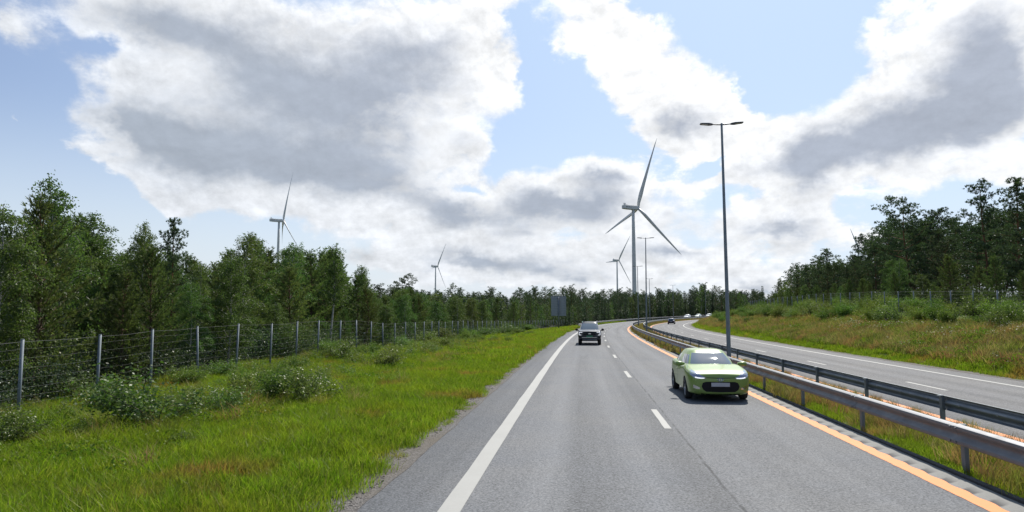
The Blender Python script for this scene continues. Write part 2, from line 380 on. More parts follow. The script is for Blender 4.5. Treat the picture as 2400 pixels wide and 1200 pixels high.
def paint_mat(name, col, wear=0.25):
    m, t = mat(name)
    pos = t.new('ShaderNodeNewGeometry').outputs['Position']
    n = t.noise(pos, 22.0, 4, 0.65); b = t.noise(pos, 1.1, 4, 0.6)
    f = t.math('MULTIPLY', t.rng(n, 0.45, 0.75), t.rng(b, 0.3, 0.7, 0.3, 1.0))
    c = t.mix(t.math('MULTIPLY', f, wear), c4(col), (0.2, 0.2, 0.19, 1))
    c = t.mix(t.rng(b, 0.35, 0.7, 0.0, 0.22), c, c4([x * 0.72 for x in col]))
    principled(t, c, 0.6, 0, 0.4, normal=bump(t, n, 0.3, 0.004)); return m
M_white = paint_mat('white_road_paint', (0.285, 0.282, 0.262), 0.45)
M_orange = paint_mat('yellow_road_paint', (0.64, 0.195, 0.030), 0.2)

def ground_mat(name, kind):
    m, t = mat(name)
    pos = t.new('ShaderNodeNewGeometry').outputs['Position']
    a = t.noise(pos, 0.5, 5, 0.6); b = t.noise(pos, 6.0, 5, 0.65); c = t.noise(pos, 40.0, 3, 0.6)
    if kind == 'terrain':
        uv = t.new('ShaderNodeUVMap'); uv.uv_map = 'UVMap'
        r, s, _ = t.sep(uv.outputs[0])
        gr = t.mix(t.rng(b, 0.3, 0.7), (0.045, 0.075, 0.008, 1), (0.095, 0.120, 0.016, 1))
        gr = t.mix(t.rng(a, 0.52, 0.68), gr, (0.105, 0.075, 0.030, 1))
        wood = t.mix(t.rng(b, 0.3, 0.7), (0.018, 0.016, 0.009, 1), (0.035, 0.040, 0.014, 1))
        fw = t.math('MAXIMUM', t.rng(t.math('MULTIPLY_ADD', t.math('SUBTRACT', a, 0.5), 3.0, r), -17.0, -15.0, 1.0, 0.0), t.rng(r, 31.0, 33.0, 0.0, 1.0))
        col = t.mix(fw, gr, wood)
    elif kind == 'gravel':
        vor = t.new('ShaderNodeTexVoronoi'); t.put(vor.inputs['Vector'], pos); vor.inputs['Scale'].default_value = 38.0
        vv = t.sep(vor.outputs['Color'])[0]
        col = t.mix(vv, (0.045, 0.040, 0.037, 1), (0.165, 0.155, 0.145, 1))
        col = t.mix(t.rng(a, 0.4, 0.7), col, (0.10, 0.085, 0.065, 1))
        principled(t, col, 0.9, 0, 0.3, normal=bump(t, vor.outputs['Distance'], 0.8, 0.02)); return m
    else:
        col = t.mix(t.rng(a, 0.3, 0.7), (0.02, 0.03, 0.012, 1), (0.035, 0.05, 0.02, 1))
    principled(t, col, 0.95, 0, 0.2, normal=bump(t, t.math('ADD', b, c), 0.6, 0.05)); return m
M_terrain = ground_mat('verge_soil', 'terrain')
M_gravel = ground_mat('gravel', 'gravel')
M_ground = ground_mat('far_heath', 'ground')

def leaf_mat(name, cols, trans=0.4, hue=0.02, patch=None, gloss=0.05, tint=None):
    """leaves: colour differs leaf by leaf and plant by plant; light passes through"""
    m, t = mat(name)
    geo = t.new('ShaderNodeNewGeometry'); info = t.new('ShaderNodeObjectInfo')
    ramp = t.new('ShaderNodeValToRGB'); el = ramp.color_ramp.elements
    el[0].position = 0.0; el[0].color = c4(cols[0]); el[1].position = 1.0; el[1].color = c4(cols[-1])
    for i, c in enumerate(cols[1:-1]):
        e = el.new((i + 1) / (len(cols) - 1)); e.color = c4(c)
    t.l.new(geo.outputs['Random Per Island'], ramp.inputs[0])
    col = ramp.outputs[0]
    if patch is not None:
        for (sc, lo, hi, pc, amt) in patch:
            col = t.mix(t.math('MULTIPLY', t.rng(t.noise(geo.outputs['Position'], sc, 4, 0.6), lo, hi), amt), col, c4(pc))
    hs = t.new('ShaderNodeHueSaturation')
    t.put(hs.inputs['Hue'], t.rng(info.outputs['Random'], 0, 1, 0.5 - hue, 0.5 + hue))
    t.put(hs.inputs['Value'], t.rng(t.math('FRACT', t.math('MULTIPLY', info.outputs['Random'], 7.31)), 0, 1, 0.78, 1.22))
    t.l.new(col, hs.inputs['Color'])
    d = t.new('ShaderNodeBsdfDiffuse'); tr = t.new('ShaderNodeBsdfTranslucent'); gl = t.new('ShaderNodeBsdfGlossy')
    gl.inputs['Roughness'].default_value = 0.45
    t.l.new(hs.outputs[0], d.inputs[0])
    tc = t.mix(0.6, hs.outputs[0], (0.75, 1.0, 0.25, 1), 'MULTIPLY') if tint is None else t.mix(1.0, hs.outputs[0], c4(tint), 'MULTIPLY')
    t.l.new(tc, tr.inputs[0])
    mx = t.new('ShaderNodeMixShader'); mx.inputs[0].default_value = trans
    t.l.new(d.outputs[0], mx.inputs[1]); t.l.new(tr.outputs[0], mx.inputs[2])
    m2 = t.new('ShaderNodeMixShader'); m2.inputs[0].default_value = gloss
    t.l.new(mx.outputs[0], m2.inputs[1]); t.l.new(gl.outputs[0], m2.inputs[2])
    t.l.new(m2.outputs[0], t.out.inputs[0]); return m
M_pine = leaf_mat('pine_needles', [(0.046, 0.076, 0.028), (0.090, 0.132, 0.044), (0.150, 0.182, 0.068)], 0.38, 0.03, gloss=0.02)
M_pine_dark = leaf_mat('old_pine_needles', [(0.036, 0.058, 0.032), (0.062, 0.092, 0.046), (0.098, 0.130, 0.062)], 0.32, 0.02, gloss=0.035)
M_birch = leaf_mat('birch_leaves', [(0.064, 0.100, 0.030), (0.092, 0.136, 0.038), (0.135, 0.172, 0.054)], 0.48, 0.035, gloss=0.02)
M_spruce = leaf_mat('spruce_needles', [(0.032, 0.054, 0.034), (0.054, 0.082, 0.046), (0.080, 0.110, 0.058)], 0.28, 0.02, gloss=0.035)
M_shrub = leaf_mat('shrub_leaves', [(0.075, 0.130, 0.022), (0.135, 0.185, 0.042), (0.175, 0.205, 0.080)], 0.42, 0.03, gloss=0.03)
M_shrub2 = leaf_mat('dark_shrub_leaves', [(0.070, 0.120, 0.022), (0.125, 0.180, 0.034), (0.185, 0.225, 0.060)], 0.42, 0.03, gloss=0.02)
M_grass = leaf_mat('grass_blades', [(0.115, 0.190, 0.010), (0.165, 0.240, 0.013), (0.215, 0.275, 0.024), (0.27, 0.25, 0.07)], 0.55, 0.012, gloss=0.012,
                   patch=[(0.45, 0.50, 0.66, (0.25, 0.275, 0.018), 0.7), (0.33, 0.555, 0.66, (0.32, 0.165, 0.065), 0.8), (0.9, 0.56, 0.72, (0.075, 0.170, 0.012), 0.6)])
M_grass_dry = leaf_mat('dry_grass_blades', [(0.15, 0.16, 0.04), (0.23, 0.195, 0.075), (0.29, 0.215, 0.11), (0.35, 0.265, 0.15)], 0.45, 0.015, gloss=0.012,
                   patch=[(0.42, 0.46, 0.58, (0.32, 0.165, 0.095), 0.85), (0.8, 0.58, 0.70, (0.05, 0.085, 0.02), 0.6), (0.55, 0.52, 0.66, (0.13, 0.175, 0.026), 0.8)])
M_herb = leaf_mat('low_herb_leaves', [(0.075, 0.140, 0.012), (0.120, 0.185, 0.016), (0.180, 0.225, 0.04)], 0.45, 0.02, gloss=0.015)
M_flower = leaf_mat('white_umbels', [(0.30, 0.30, 0.22), (0.46, 0.45, 0.37), (0.24, 0.25, 0.15)], 0.3, 0.0)

def bark_mat(name, lo, hi, z0, z1, noise_c, sc=(14, 14, 3)):
    m, t = mat(name)
    tc = t.new('ShaderNodeTexCoord').outputs['Object']
    z = t.sep(tc)[2]
    n = t.noise(t.vmath('MULTIPLY', tc, sc), 1.0, 5, 0.65)
    col = t.mix(t.rng(z, z0, z1), c4(lo), c4(hi))
    col = t.mix(t.rng(n, 0.48, 0.68), col, c4(noise_c))
    principled(t, col, 0.9, 0, 0.2, normal=bump(t, n, 0.6, 0.02)); return m
M_bark_pine = bark_mat('pine_bark', (0.10, 0.075, 0.055), (0.20, 0.10, 0.05), 2.0, 7.0, (0.045, 0.035, 0.03))
M_bark_birch = bark_mat('birch_bark', (0.30, 0.28, 0.25), (0.42, 0.40, 0.36), 0.5, 2.0, (0.05, 0.045, 0.04), (5, 5, 9))
M_bark_dark = bark_mat('grey_bark', (0.045, 0.04, 0.034), (0.06, 0.05, 0.04), 1.0, 6.0, (0.04, 0.033, 0.028))

def galv_mat(name, base=(0.42, 0.44, 0.46), rough=0.42, metal=0.75, dirt=0.35):
    m, t = mat(name)
    tc = t.new('ShaderNodeTexCoord').outputs['Object']; pos = t.new('ShaderNodeNewGeometry').outputs['Position']
    n = t.noise(pos, 2.2, 5, 0.65); f = t.noise(pos, 30.0, 4, 0.6)
    col = t.mix(t.rng(n, 0.35, 0.75, 0, dirt), c4(base), c4([b * 0.5 for b in base]))
    col = t.mix(t.rng(f, 0.5, 0.8, 0, 0.3), col, (0.19, 0.20, 0.215, 1))
    principled(t, col, t.rng(n, 0.3, 0.7, rough - 0.08, rough + 0.15), metal, 0.5, normal=bump(t, f, 0.06, 0.004)); return m
M_galv = galv_mat('galvanised_steel', (0.165, 0.17, 0.18), 0.50, 0.35)
M_galv_dull = galv_mat('weathered_galvanised_steel', (0.20, 0.225, 0.245), 0.55, 0.5)
M_pole = galv_mat('lamp_post_steel', (0.20, 0.235, 0.26), 0.5, 0.5)
M_wire = galv_mat('fence_wire', (0.115, 0.12, 0.115), 0.8, 0.1)
M_turbine = simple('turbine_white', (0.68, 0.655, 0.61), 0.45, vary=0.05, scale=0.2)
M_turbine_mark = simple('turbine_mark', (0.12, 0.13, 0.14), 0.5)
M_darkmetal = simple('dark_lamp_housing', (0.06, 0.065, 0.07), 0.45, 0.3)
M_lens = simple('lamp_lens', (0.35, 0.36, 0.36), 0.2)
M_signback = simple('aluminium_sign_back', (0.27, 0.29, 0.32), 0.55, 0.2, vary=0.15, scale=2.0)
M_kerb = simple('dark_bitumen_edge', (0.035, 0.035, 0.036), 0.9, vary=0.3, scale=8)
M_rubber = simple('tyre_rubber', (0.018, 0.018, 0.019), 0.85, vary=0.2, scale=20)
M_black = simple('black_plastic', (0.008, 0.008, 0.009), 0.6, spec=0.25, vary=0.1)
M_fencepost = galv_mat('fence_post_steel', (0.17, 0.20, 0.225), 0.65, 0.25)
M_well = simple('wheel_well_black', (0.006, 0.006, 0.006), 0.95, vary=0.1)
M_rim = simple('alloy_rim', (0.34, 0.345, 0.35), 0.35, 0.8)
M_chrome = simple('chrome', (0.62, 0.63, 0.64), 0.15, 1.0, vary=0.03)
def glass_mat(name, c=(0.012, 0.020, 0.026), ior=1.8):
    m, t = mat(name)
    p = principled(t, c, 0.015, 0, 0.8, 1.0); p.inputs['Coat Roughness'].default_value = 0.012
    p.inputs['IOR'].default_value = ior; p.inputs['Coat IOR'].default_value = 1.7
    return m
M_glass = glass_mat('car_glass')
def paint_car(name, col, metal=0.25, rough=0.38, flake=0.12):
    m, t = mat(name)
    tc = t.new('ShaderNodeTexCoord').outputs['Object']
    n = t.noise(tc, 3.0, 4, 0.6)
    dirt = t.math('MULTIPLY', t.rng(t.sep(tc)[2], 0.55, 0.15), t.rng(n, 0.35, 0.7))
    c = t.mix(t.math('MULTIPLY', dirt, 0.35), c4(col), (0.10, 0.09, 0.075, 1))
    principled(t, c, rough, metal, 0.4, 0.5); return m
M_green = paint_car('lime_green_paint', (0.190, 0.280, 0.060), 0.03, 0.36)
M_navy = paint_car('dark_blue_grey_paint', (0.020, 0.026, 0.038), 0.2)
M_darkcar = paint_car('dark_blue_paint', (0.022, 0.030, 0.055), 0.3)
M_whitecar = paint_car('white_paint', (0.78, 0.78, 0.76), 0.0)
M_silvercar = paint_car('pale_green_grey_paint', (0.50, 0.54, 0.48), 0.3)
M_lampglass = simple('headlamp_glass', (0.33, 0.34, 0.42), 0.12, 0.5, 0.6, 1.0)
M_lampdark = simple('smoked_headlamp', (0.03, 0.032, 0.04), 0.12, 0.2, 0.6, 0.6)
M_drl = simple('lit_daylight_lamp', (0.9, 0.92, 0.95), 0.3, emis=(0.92, 0.94, 1.0), es=0.45)
M_tail = simple('red_tail_lamp', (0.25, 0.012, 0.012), 0.25, coat=0.5)
M_plate = simple('pale_number_plate', (0.42, 0.42, 0.44), 0.5)
M_plate_green = simple('green_number_plate', (0.05, 0.24, 0.12), 0.5)
# ------------------------------------------------------------------ the setting: ground, carriageways, gravel, markings
def sheet(name, ss, rr, zf, material, parent=None, kind='structure', uv=True, jitter=None):
    ss = np.asarray(ss, float)
    Sg, Rg = np.meshgrid(ss, np.asarray(rr, float), indexing='ij') if np.ndim(rr) == 1 else (np.repeat(ss[:, None], np.shape(rr)[1], 1), np.asarray(rr, float))
    x, y = road_xy(Sg, Rg); z = zf(Sg, Rg)
    n, m = Sg.shape
    V = np.stack([x, y, z], -1).reshape(-1, 3)
    i = (np.arange(n - 1)[:, None] * m + np.arange(m - 1)[None, :]).ravel()
    F = np.stack([i, i + 1, i + m + 1, i + m], 1)
    me = me_np(name, V, F, [material], smooth=True)
    if uv:
        ul = me.uv_layers.new(name='UVMap')
        li = np.zeros(len(me.loops), np.int32); me.loops.foreach_get('vertex_index', li)
        ul.data.foreach_set('uv', np.stack([Rg.ravel()[li], Sg.ravel()[li]], 1).astype(np.float32).ravel())
    o = obj(name, me, parent); tag(o, kind=kind); return o

def arange_list(*segs):
    return np.concatenate([np.arange(a, b, st) for a, b, st in segs])

g = MB()
ring = [0, 30, 80, 200, 500, 1200, 3000, 9000]
rows = []
for rad in ring[1:]:
    rows.append([(rad * math.cos(2 * math.pi * k / 48), rad * math.sin(2 * math.pi * k / 48), -4.0) for k in range(48)])
g.grid(rows, True); g.add(rows[0], [tuple(range(48))])
tag(g.build('ground', M_ground), kind='structure')

t_s = arange_list((-58, 0, 4), (0, 60, 0.7), (60, 160, 2), (160, 500, 5))
t_r = np.concatenate([[-420, -400, -300, -200, -140, -100, -80, -66, -56, -48, -42, -37, -33], np.arange(-30, -17, 1.0), np.arange(-16.6, -3.2, 0.55), [-3.06, -2.98, 1.5, 5.94, 5.99], np.arange(6.3, 9.0, 0.5), [9.04, 9.1, 13, 17.66, 17.74, 18.1], np.arange(18.7, 33, 0.7), [36, 42, 50, 60, 80, 100, 140, 150]])
def t_z(S, R):
    z = terrain(S, R)
    edge = (R <= -419) | (R >= 149) | (S <= -57.9) | (S >= 494)
    return np.where(edge, -5.0, z)
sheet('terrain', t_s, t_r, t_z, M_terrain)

r_s = arange_list((-40, 120, 1.5), (120, 470, 3))
road = sheet('carriageway', r_s, [-3.02, -2.95, -1.2, 0.2, 1.9, 3.6, 5.2, 5.44], lambda S, R: road_z(S) - 0.1 * (R < -3.0), M_asphalt)
road2 = sheet('opposite_carriageway', r_s, [9.02, 9.08, 11, 13, 15, 17.6, 17.68], lambda S, R: road_z(S) + OPP - 0.1 * ((R < 9.05) | (R > 17.65)), M_asphalt2)

# milled rumble strip between the yellow line and the kerb: shallow hollows, dust and groove shade painted dark in the colour
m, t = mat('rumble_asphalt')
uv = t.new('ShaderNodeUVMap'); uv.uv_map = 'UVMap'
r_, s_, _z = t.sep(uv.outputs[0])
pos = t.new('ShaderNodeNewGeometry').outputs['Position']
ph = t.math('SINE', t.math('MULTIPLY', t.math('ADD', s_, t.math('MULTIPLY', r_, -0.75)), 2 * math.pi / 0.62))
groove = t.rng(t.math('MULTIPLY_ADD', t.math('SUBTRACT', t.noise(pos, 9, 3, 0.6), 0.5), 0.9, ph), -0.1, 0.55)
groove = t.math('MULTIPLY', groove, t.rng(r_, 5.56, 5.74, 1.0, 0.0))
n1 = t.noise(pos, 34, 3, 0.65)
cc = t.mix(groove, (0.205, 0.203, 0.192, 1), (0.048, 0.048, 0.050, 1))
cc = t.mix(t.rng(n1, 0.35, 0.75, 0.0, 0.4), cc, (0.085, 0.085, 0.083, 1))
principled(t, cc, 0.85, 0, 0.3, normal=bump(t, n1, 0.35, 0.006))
rs = arange_list((-12, 90, 0.1), (90, 470, 2))
def rz(S, R):
    d = np.where(S < 90, 0.5 - 0.5 * np.cos(2 * math.pi * (S - 0.75 * R) / 0.62 + math.pi / 2), 0.5)
    inside = np.clip((R - 5.44) / 0.08, 0, 1) * np.clip((5.80 - R) / 0.10, 0, 1)
    return road_z(S) - 0.020 * d * inside
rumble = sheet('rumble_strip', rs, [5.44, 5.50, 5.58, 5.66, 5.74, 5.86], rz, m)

# kerb-like bitumen edge in front of the median grass
kb = MB()
kr = []
for s in r_s:
    kr.append([PR(s, r, z) for r, z in ((5.845, -0.05), (5.85, 0.035), (5.93, 0.045), (5.99, -0.05))])
kb.grid(kr); tag(kb.build('kerb', M_kerb), kind='structure')

rng = np.random.default_rng(5)
def wob(n, a, k=5):
    x = rng.normal(0, 1, n + k * 2); ker = np.hanning(k); ker /= ker.sum()
    return np.convolve(x, ker, 'same')[k:-k] * a * 2
gs = arange_list((-20, 60, 0.35), (60, 400, 2))
n = len(gs)
outer = -3.62 + wob(n, .16) + wob(n, .1, 15)
GR = np.stack([outer, outer * .6 + -2.9 * .4, outer * .25 - 2.9 * .75, np.full(n, -2.90) + wob(n, .012)], 1)
sheet('gravel_shoulder', gs, GR, lambda S, R: np.where(R < -3.02, terrain(S, np.minimum(R, -3.06)) + 0.015, road_z(S) - 0.008 + 0.014 * (R > -2.95)), M_gravel)
outer = 18.45 + wob(n, .12) + wob(n, .1, 15)
GR = np.stack([np.full(n, 17.52) + wob(n, .02), np.full(n, 17.72), outer * .6 + 17.7 * .4, outer], 1)
sheet('gravel_shoulder', gs, GR, lambda S, R: road_z(S) + OPP + np.where(R < 17.65, 0.006, np.where(R < 17.8, 0.0, -0.03 - 0.05 * (R - 17.7) + 0.015)), M_gravel)

def marking(name, parent, s0, s1, r0, r1, material, step=1.5, dz=0.005, scallop=False):
    ss = np.linspace(s0, s1, max(2, int((s1 - s0) / step) + 1))
    base = float(road_z((s0 + s1) / 2))
    if scallop:
        e = np.where(ss < 90, r1 - 0.02 + 0.022 * np.sin(2 * math.pi * (ss - 0.75 * r1) / 0.62), r1)
        rr = np.stack([np.full(len(ss), r0) + rng.normal(0, .004, len(ss)), np.full(len(ss), (r0 + r1) / 2), e], 1)
    else:
        rr = np.stack([np.full(len(ss), r0) + rng.normal(0, .004, len(ss)), np.full(len(ss), r1) + rng.normal(0, .004, len(ss))], 1)
    off = OPP if r0 > 7 else 0
    o = sheet(name, ss, rr, lambda S, R: road_z(S) + off + dz, material, parent)
    return o
marking('edge_line', road, -10, 460, -1.875, -1.585, M_white)
marking('yellow_line', road, -10, 90, 5.20, 5.475, M_orange, 0.1, 0.005, True)
marking('yellow_line', road, 90, 460, 5.20, 5.45, M_orange)
marking('yellow_line', road2, -10, 460, 9.24, 9.46, M_orange, 0.3)
marking('edge_line', road2, -10, 460, 16.10, 16.30, M_white)
for k in range(-1, 30):
    s0 = 15.35 + 12 * k
    marking('lane_dash', road, s0, s0 + 3.0, 1.80, 1.95, M_white, 0.6)
    s0 = 25.5 + 12 * k
    marking('lane_dash', road2, s0, s0 + 3.0, 12.78, 12.93, M_white, 0.6)

# ------------------------------------------------------------------ guardrails
def w_beam_mesh(length, side, hs=1.0):
    prof = [(0.0, .31), (.035, .305), (.075, .285), (.083, .26), (.075, .232), (.03, .195), (.012, .165), (.012, .145), (.03, .115), (.075, .078), (.083, .05), (.075, .025), (.035, .005), (0.0, 0.0)]
    prof = [(a * 1.1, b * hs) for a, b in prof]
    back = [(p[0] - 0.012, p[1]) for p in prof][::-1]
    loop = [(side * a, b) for a, b in prof + back]
    b = MB(); rows = []
    for y in (-length / 2, -length / 2 + .16, length / 2 - .16, length / 2):
        k = 1.0 if abs(y) < length / 2 - .1 else 1.0
        rows.append([(x, y, z) for x, z in loop])
    b.grid(rows, True)
    n = len(loop)
    b.add([(x, -length / 2, z) for x, z in loop], [tuple(range(n))]); b.add([(x, length / 2, z) for x, z in loop], [tuple(range(n))])
    return b
def post_mesh(h, side, name='guardrail_post'):
    b = MB()                                    # C-shaped post
    w_, d_, th = 0.11, 0.065, 0.008
    b.box((0, 0, h / 2 - .2), (th, w_, h + .4)); b.box((d_ / 2, -w_ / 2 + th / 2, h / 2 - .2), (d_ - th, th, h + .4)); b.box((d_ / 2, w_ / 2 - th / 2, h / 2 - .2), (d_ - th, th, h + .4))
    return b
def guardrail(label, r, side, s0, s1, step, ztop, ground, mat_beam, mat_post, near_detail, cat='guardrail', beam_off=0.05, hs=1.0):
    root = empty('guardrail', PR(s0, r)); tag(root, label, cat)
    L = step - 0.012
    bm_ = w_beam_mesh(L, side, hs); beam_me = bm_.mesh('guardrail_beam', mat_beam)
    for p in beam_me.polygons: p.use_smooth = True
    beam_me.set_sharp_from_angle(angle=R_(35))
    post_me = post_mesh(ztop - 0.03 - ground, side).mesh('guardrail_post', mat_post)
    cl = MB(); cl.box((side * 0.045, 0, 0), (0.05, 0.10, 0.09), bev=0.008); cl.box((0, 0, 0.06), (0.12, 0.07, 0.022)); cap_me = cl.mesh('bracket', M_galv_dull)
    rf = MB()
    rf.tube([(side * 0.084, 0, 0), (side * 0.106, 0, 0)], 0.017, 8)
    bolt_me = rf.mesh('bolt', M_galv)
    rr = MB(); rr.box((-side * 0.016, 0, 0.155), (0.012, 0.05, 0.035), bev=0.004); dot_me = rr.mesh('bolt', M_white)
    k = 0; s = s0
    root_inv = Matrix.Translation(-root.location)
    while s < s1:
        th = float(heading(s)); p = PR(s, r); zg = float(road_z(s))
        M = Matrix.Translation((p.x, p.y, zg + ground)) @ Matrix.Rotation(-th, 4, 'Z')
        o = obj('post', post_me, root); o.matrix_local = root_inv @ M @ Matrix.Rotation(random.uniform(-.015, .015), 4, 'Y')
        sm = s + step / 2; th2 = float(heading(sm)); p2 = PR(sm, r + side * beam_off)
        slope = math.atan2(float(road_z(s + step)) - zg, step)
        M2 = Matrix.Translation((p2.x, p2.y, float(road_z(sm)) + ztop - 0.31 * hs + random.uniform(-.004, .004))) @ Matrix.Rotation(-th2, 4, 'Z') @ Matrix.Rotation(slope, 4, 'X') @ Matrix.Translation((side * 0.003 * (k % 2), 0, 0))
        o = obj('beam', beam_me, root); o.matrix_local = root_inv @ M2
        if s < near_detail:
            for dy in (-L / 2 + .08, L / 2 - .08):
                for dz in (0.05, 0.26):
                    c = obj('bolt', bolt_me, o); c.location = (0, dy, dz * hs)
            for q in range(3):
                c = obj('bolt', dot_me, o); c.location = (0, -L / 2 + L * (q + .5) / 3, 0.155 * (hs - 1))
            c = obj('bracket', cap_me, root); c.matrix_local = root_inv @ M @ Matrix.Translation((0, 0, ztop - 0.07 - ground))
        s += step; k += 1
    return root
random.seed(3)
guardrail('grey guardrail along the near edge of the grassy median, right beside the green car', 6.1, -1, -4.3, 330, 4.0, 0.76, -0.05, M_galv, M_galv_dull, 44, hs=1.06)
guardrail('second median guardrail, seen from behind with its posts in front, near the opposite lanes', 7.95, 1, 0.05, 330, 4.0, 0.73, -0.12, M_galv_dull, M_galv_dull, 44)
guardrail('distant guardrail round the outside of the bend beyond the dark pickup', -3.35, 1, 118, 440, 4.0, 0.78, -0.05, M_galv, M_galv_dull, 0)

# ------------------------------------------------------------------ lamp posts in the median
def lamp_meshes():
    pole = MB()
    hs = [-0.3, 0.0, 0.05, 0.9, 4, 8, 11.8, 12.0]
    pole.tube([(0, 0, h) for h in hs], [0.11, 0.11, 0.105, 0.10, 0.085, 0.068, 0.052, 0.05], 14)
    pole.tube([(0, 0, 0.0), (0, 0, 0.03)], 0.2, 14)
    arm = MB(); arm.tube([(0.0, 0, 11.93), (0.25, 0, 11.94), (0.5, 0, 11.965)], [0.035, 0.03, 0.028], 8)
    head = MB()
    rows = []
    for x, w_, t_, z in ((0.42, .05, .05, 11.955), (0.5, .10, .07, 11.96), (0.62, .15, .075, 11.97), (0.78, .15, .06, 11.985), (0.98, .15, .04, 12.0), (1.04, .12, .025, 12.005)):
        rows.append([(x, -w_, z - t_ / 2), (x, w_, z - t_ / 2), (x, w_ * .9, z + t_ / 2), (x, -w_ * .9, z + t_ / 2)])
    head.grid(rows, True); head.add(rows[0], [(0, 1, 2, 3)]); head.add(rows[-1], [(3, 2, 1, 0)])
    lens = MB(); lens.box((0.82, 0, 11.957), (0.3, 0.22, 0.012), M=Matrix.Rotation(-0.08, 3, 'Y'))
    door = MB(); door.box((0, -0.104, 0.7), (0.09, 0.012, 0.42), bev=0.004)
    return (pole.mesh('pole', M_pole, True), arm.mesh('arm', M_darkmetal), head.mesh('lamp_head', M_darkmetal), lens.mesh('lens', M_lens), door.mesh('hatch', M_pole))
LM = lamp_meshes()
names = ['tall grey double-armed street lamp rising behind the green car', 'second street lamp along the median, in front of the wooded bend', 'third street lamp along the median, left of the second one and thinner',
         'fourth street lamp, its small head just above the far trees', 'fifth street lamp, a thin pole against the far dark trees', 'farthest street lamp on the bend, faintest pole before the wood']
for k in range(6):
    s = 33.2 + 50.3 * k
    p = PR(s, 7.02 if k else 6.97, 0.0); p.z = float(road_z(s)) - 0.08
    root = empty('street_lamp', p, -float(heading(s))); tag(root, names[k], 'street lamp', 'street lamps along the median')
    for me_i, nm in zip(LM[:1], ('pole',)): obj(nm, me_i, root)
    if k < 3: obj('hatch', LM[4], root)
    for a in (0, math.pi):
        ar = obj('arm', LM[1], root); ar.rotation_euler = (0, 0, a)
        hd = obj('lamp_head', LM[2], ar)
        if k < 3: obj('lens', LM[3], hd)
    root.rotation_euler.y = (-0.004, 0.006, -0.003, 0, 0, 0)[k]

# ------------------------------------------------------------------ wildlife fences
def fence(label, r, posts, H, hwires, name='wildlife_fence', vstep=None, lean=0.02, tops=None, seed=1, wr=0.0022):
    rr = random.Random(seed)
    root = empty(name, P3(posts[0], r)); tag(root, label, 'fence')
    O = root.location
    pm = MB(); pm.tube([(0, 0, -.4), (0, 0, H)], 0.046, 10); pm.tube([(0, 0, H), (0, 0, H + .015)], 0.049, 10)
    pme = pm.mesh('fence_post', M_fencepost, True)
    base = [P3(s, r) for s in posts]
    tp = []
    for p in base:
        o = obj('fence_post', pme, root); a, b = rr.gauss(0, lean), rr.gauss(0, lean)
        o.location = p - O; o.rotation_euler = (a, b, rr.uniform(0, 3))
        tp.append((p, Vector((b, -a, 1.0))))
    for h in hwires:
        w_ = MB(); pts = []
        for i in range(len(tp)):
            p, d = tp[i]
            pts.append(p - O + d * h + Vector((0.03, -0.03, 0)))
            if i + 1 < len(tp):
                q = tp[i + 1][0] - O + tp[i + 1][1] * h + Vector((0.03, -0.03, 0))
                pts.append((pts[-1] + q) / 2 + Vector((0, 0, -rr.uniform(.0, .035))))
        w_.tube(pts, wr * (1.9 if h > H - .1 else 1), 4)
        w_.build('wire', M_wire, root)
    if vstep:
        v = MB()
        for i in range(len(tp) - 1):
            (p, d), (q, e) = tp[i], tp[i + 1]
            if posts[i] > 75: break
            nseg = max(1, int((q - p).length / vstep))
            for k in range(nseg):
                f = (k + .5) / nseg; c = p.lerp(q, f) - O; dd = d.lerp(e, f)
                v.tube([c + dd * hwires[0], c + dd * hwires[-1]], 0.0016, 3, False)
        o = v.build('mesh_wire', M_wire, root); tag(o, kind='stuff')
    return root
lf_posts = [5.2, 8.2, 11.3, 14.3, 17.3, 20.3, 23, 26, 29, 32.3, 35.3, 38.3, 41.8, 45, 48, 51] + [51 + 3.15 * k for k in range(1, 42)]
lf = fence('tall wire fence on steel posts between the left grass verge and the wood', -15.6, lf_posts, 2.3, [.12, .3, .5, .72, .96, 1.22, 1.5, 1.78, 2.04, 2.24], vstep=0.3)
mk = MB(); mk.tube([(0, -.02, 0), (0, .02, 0)], 0.055, 12)
o = mk.build('marker', M_white, lf); pp = P3(46.4, -15.55, 1.35) - lf.location; o.location = pp
rf_posts = [33 + 3.25 * k for k in range(38)]
fence('wire fence on steel posts along the top of the right embankment, below the tall pines', 30.0, rf_posts, 2.25, [.3, .6, .95, 1.3, 1.65, 1.95, 2.2], seed=4, wr=0.0035)

# ------------------------------------------------------------------ the back of a large road sign
sp = P3(123.5, -7.4)
root = empty('road_sign', sp, -0.10); tag(root, 'large rectangular road sign seen from its grey back, on one post by the left verge', 'road sign')
b = MB(); b.tube([(0, 0, -.6), (0, 0, 6.0)], 0.115, 12); b.build('post', M_galv_dull, root, True)
zt, nb, ph = 6.15, 8, 0.455
pm = MB(); pm.box((0, 0.16, 0), (2.75, 0.035, ph - 0.014), bev=0.006); pm.box((0, 0.135, ph / 2 - .03), (2.75, 0.03, 0.03)); pme = pm.mesh('panel', M_signback)
for k in range(nb):
    o = obj('panel', pme, root); o.location = (0, 0, zt - ph * (k + .5)); o.rotation_euler.x = random.uniform(-.01, .01)
b = MB()
for z in (zt - .4, zt - 1.6, zt - 2.9): b.box((0, 0.12, z), (0.5, 0.05, 0.08)); b.box((0, 0.0, z), (0.27, 0.25, 0.05))
b.build('bracket', M_galv_dull, root)
b = MB(); b.box((0, .15, zt + .02), (2.82, .07, .04)); b.box((-1.39, .15, zt - nb * ph / 2), (.04, .07, nb * ph)); b.box((1.39, .15, zt - nb * ph / 2), (.04, .07, nb * ph)); b.build('frame', M_galv_dull, root)

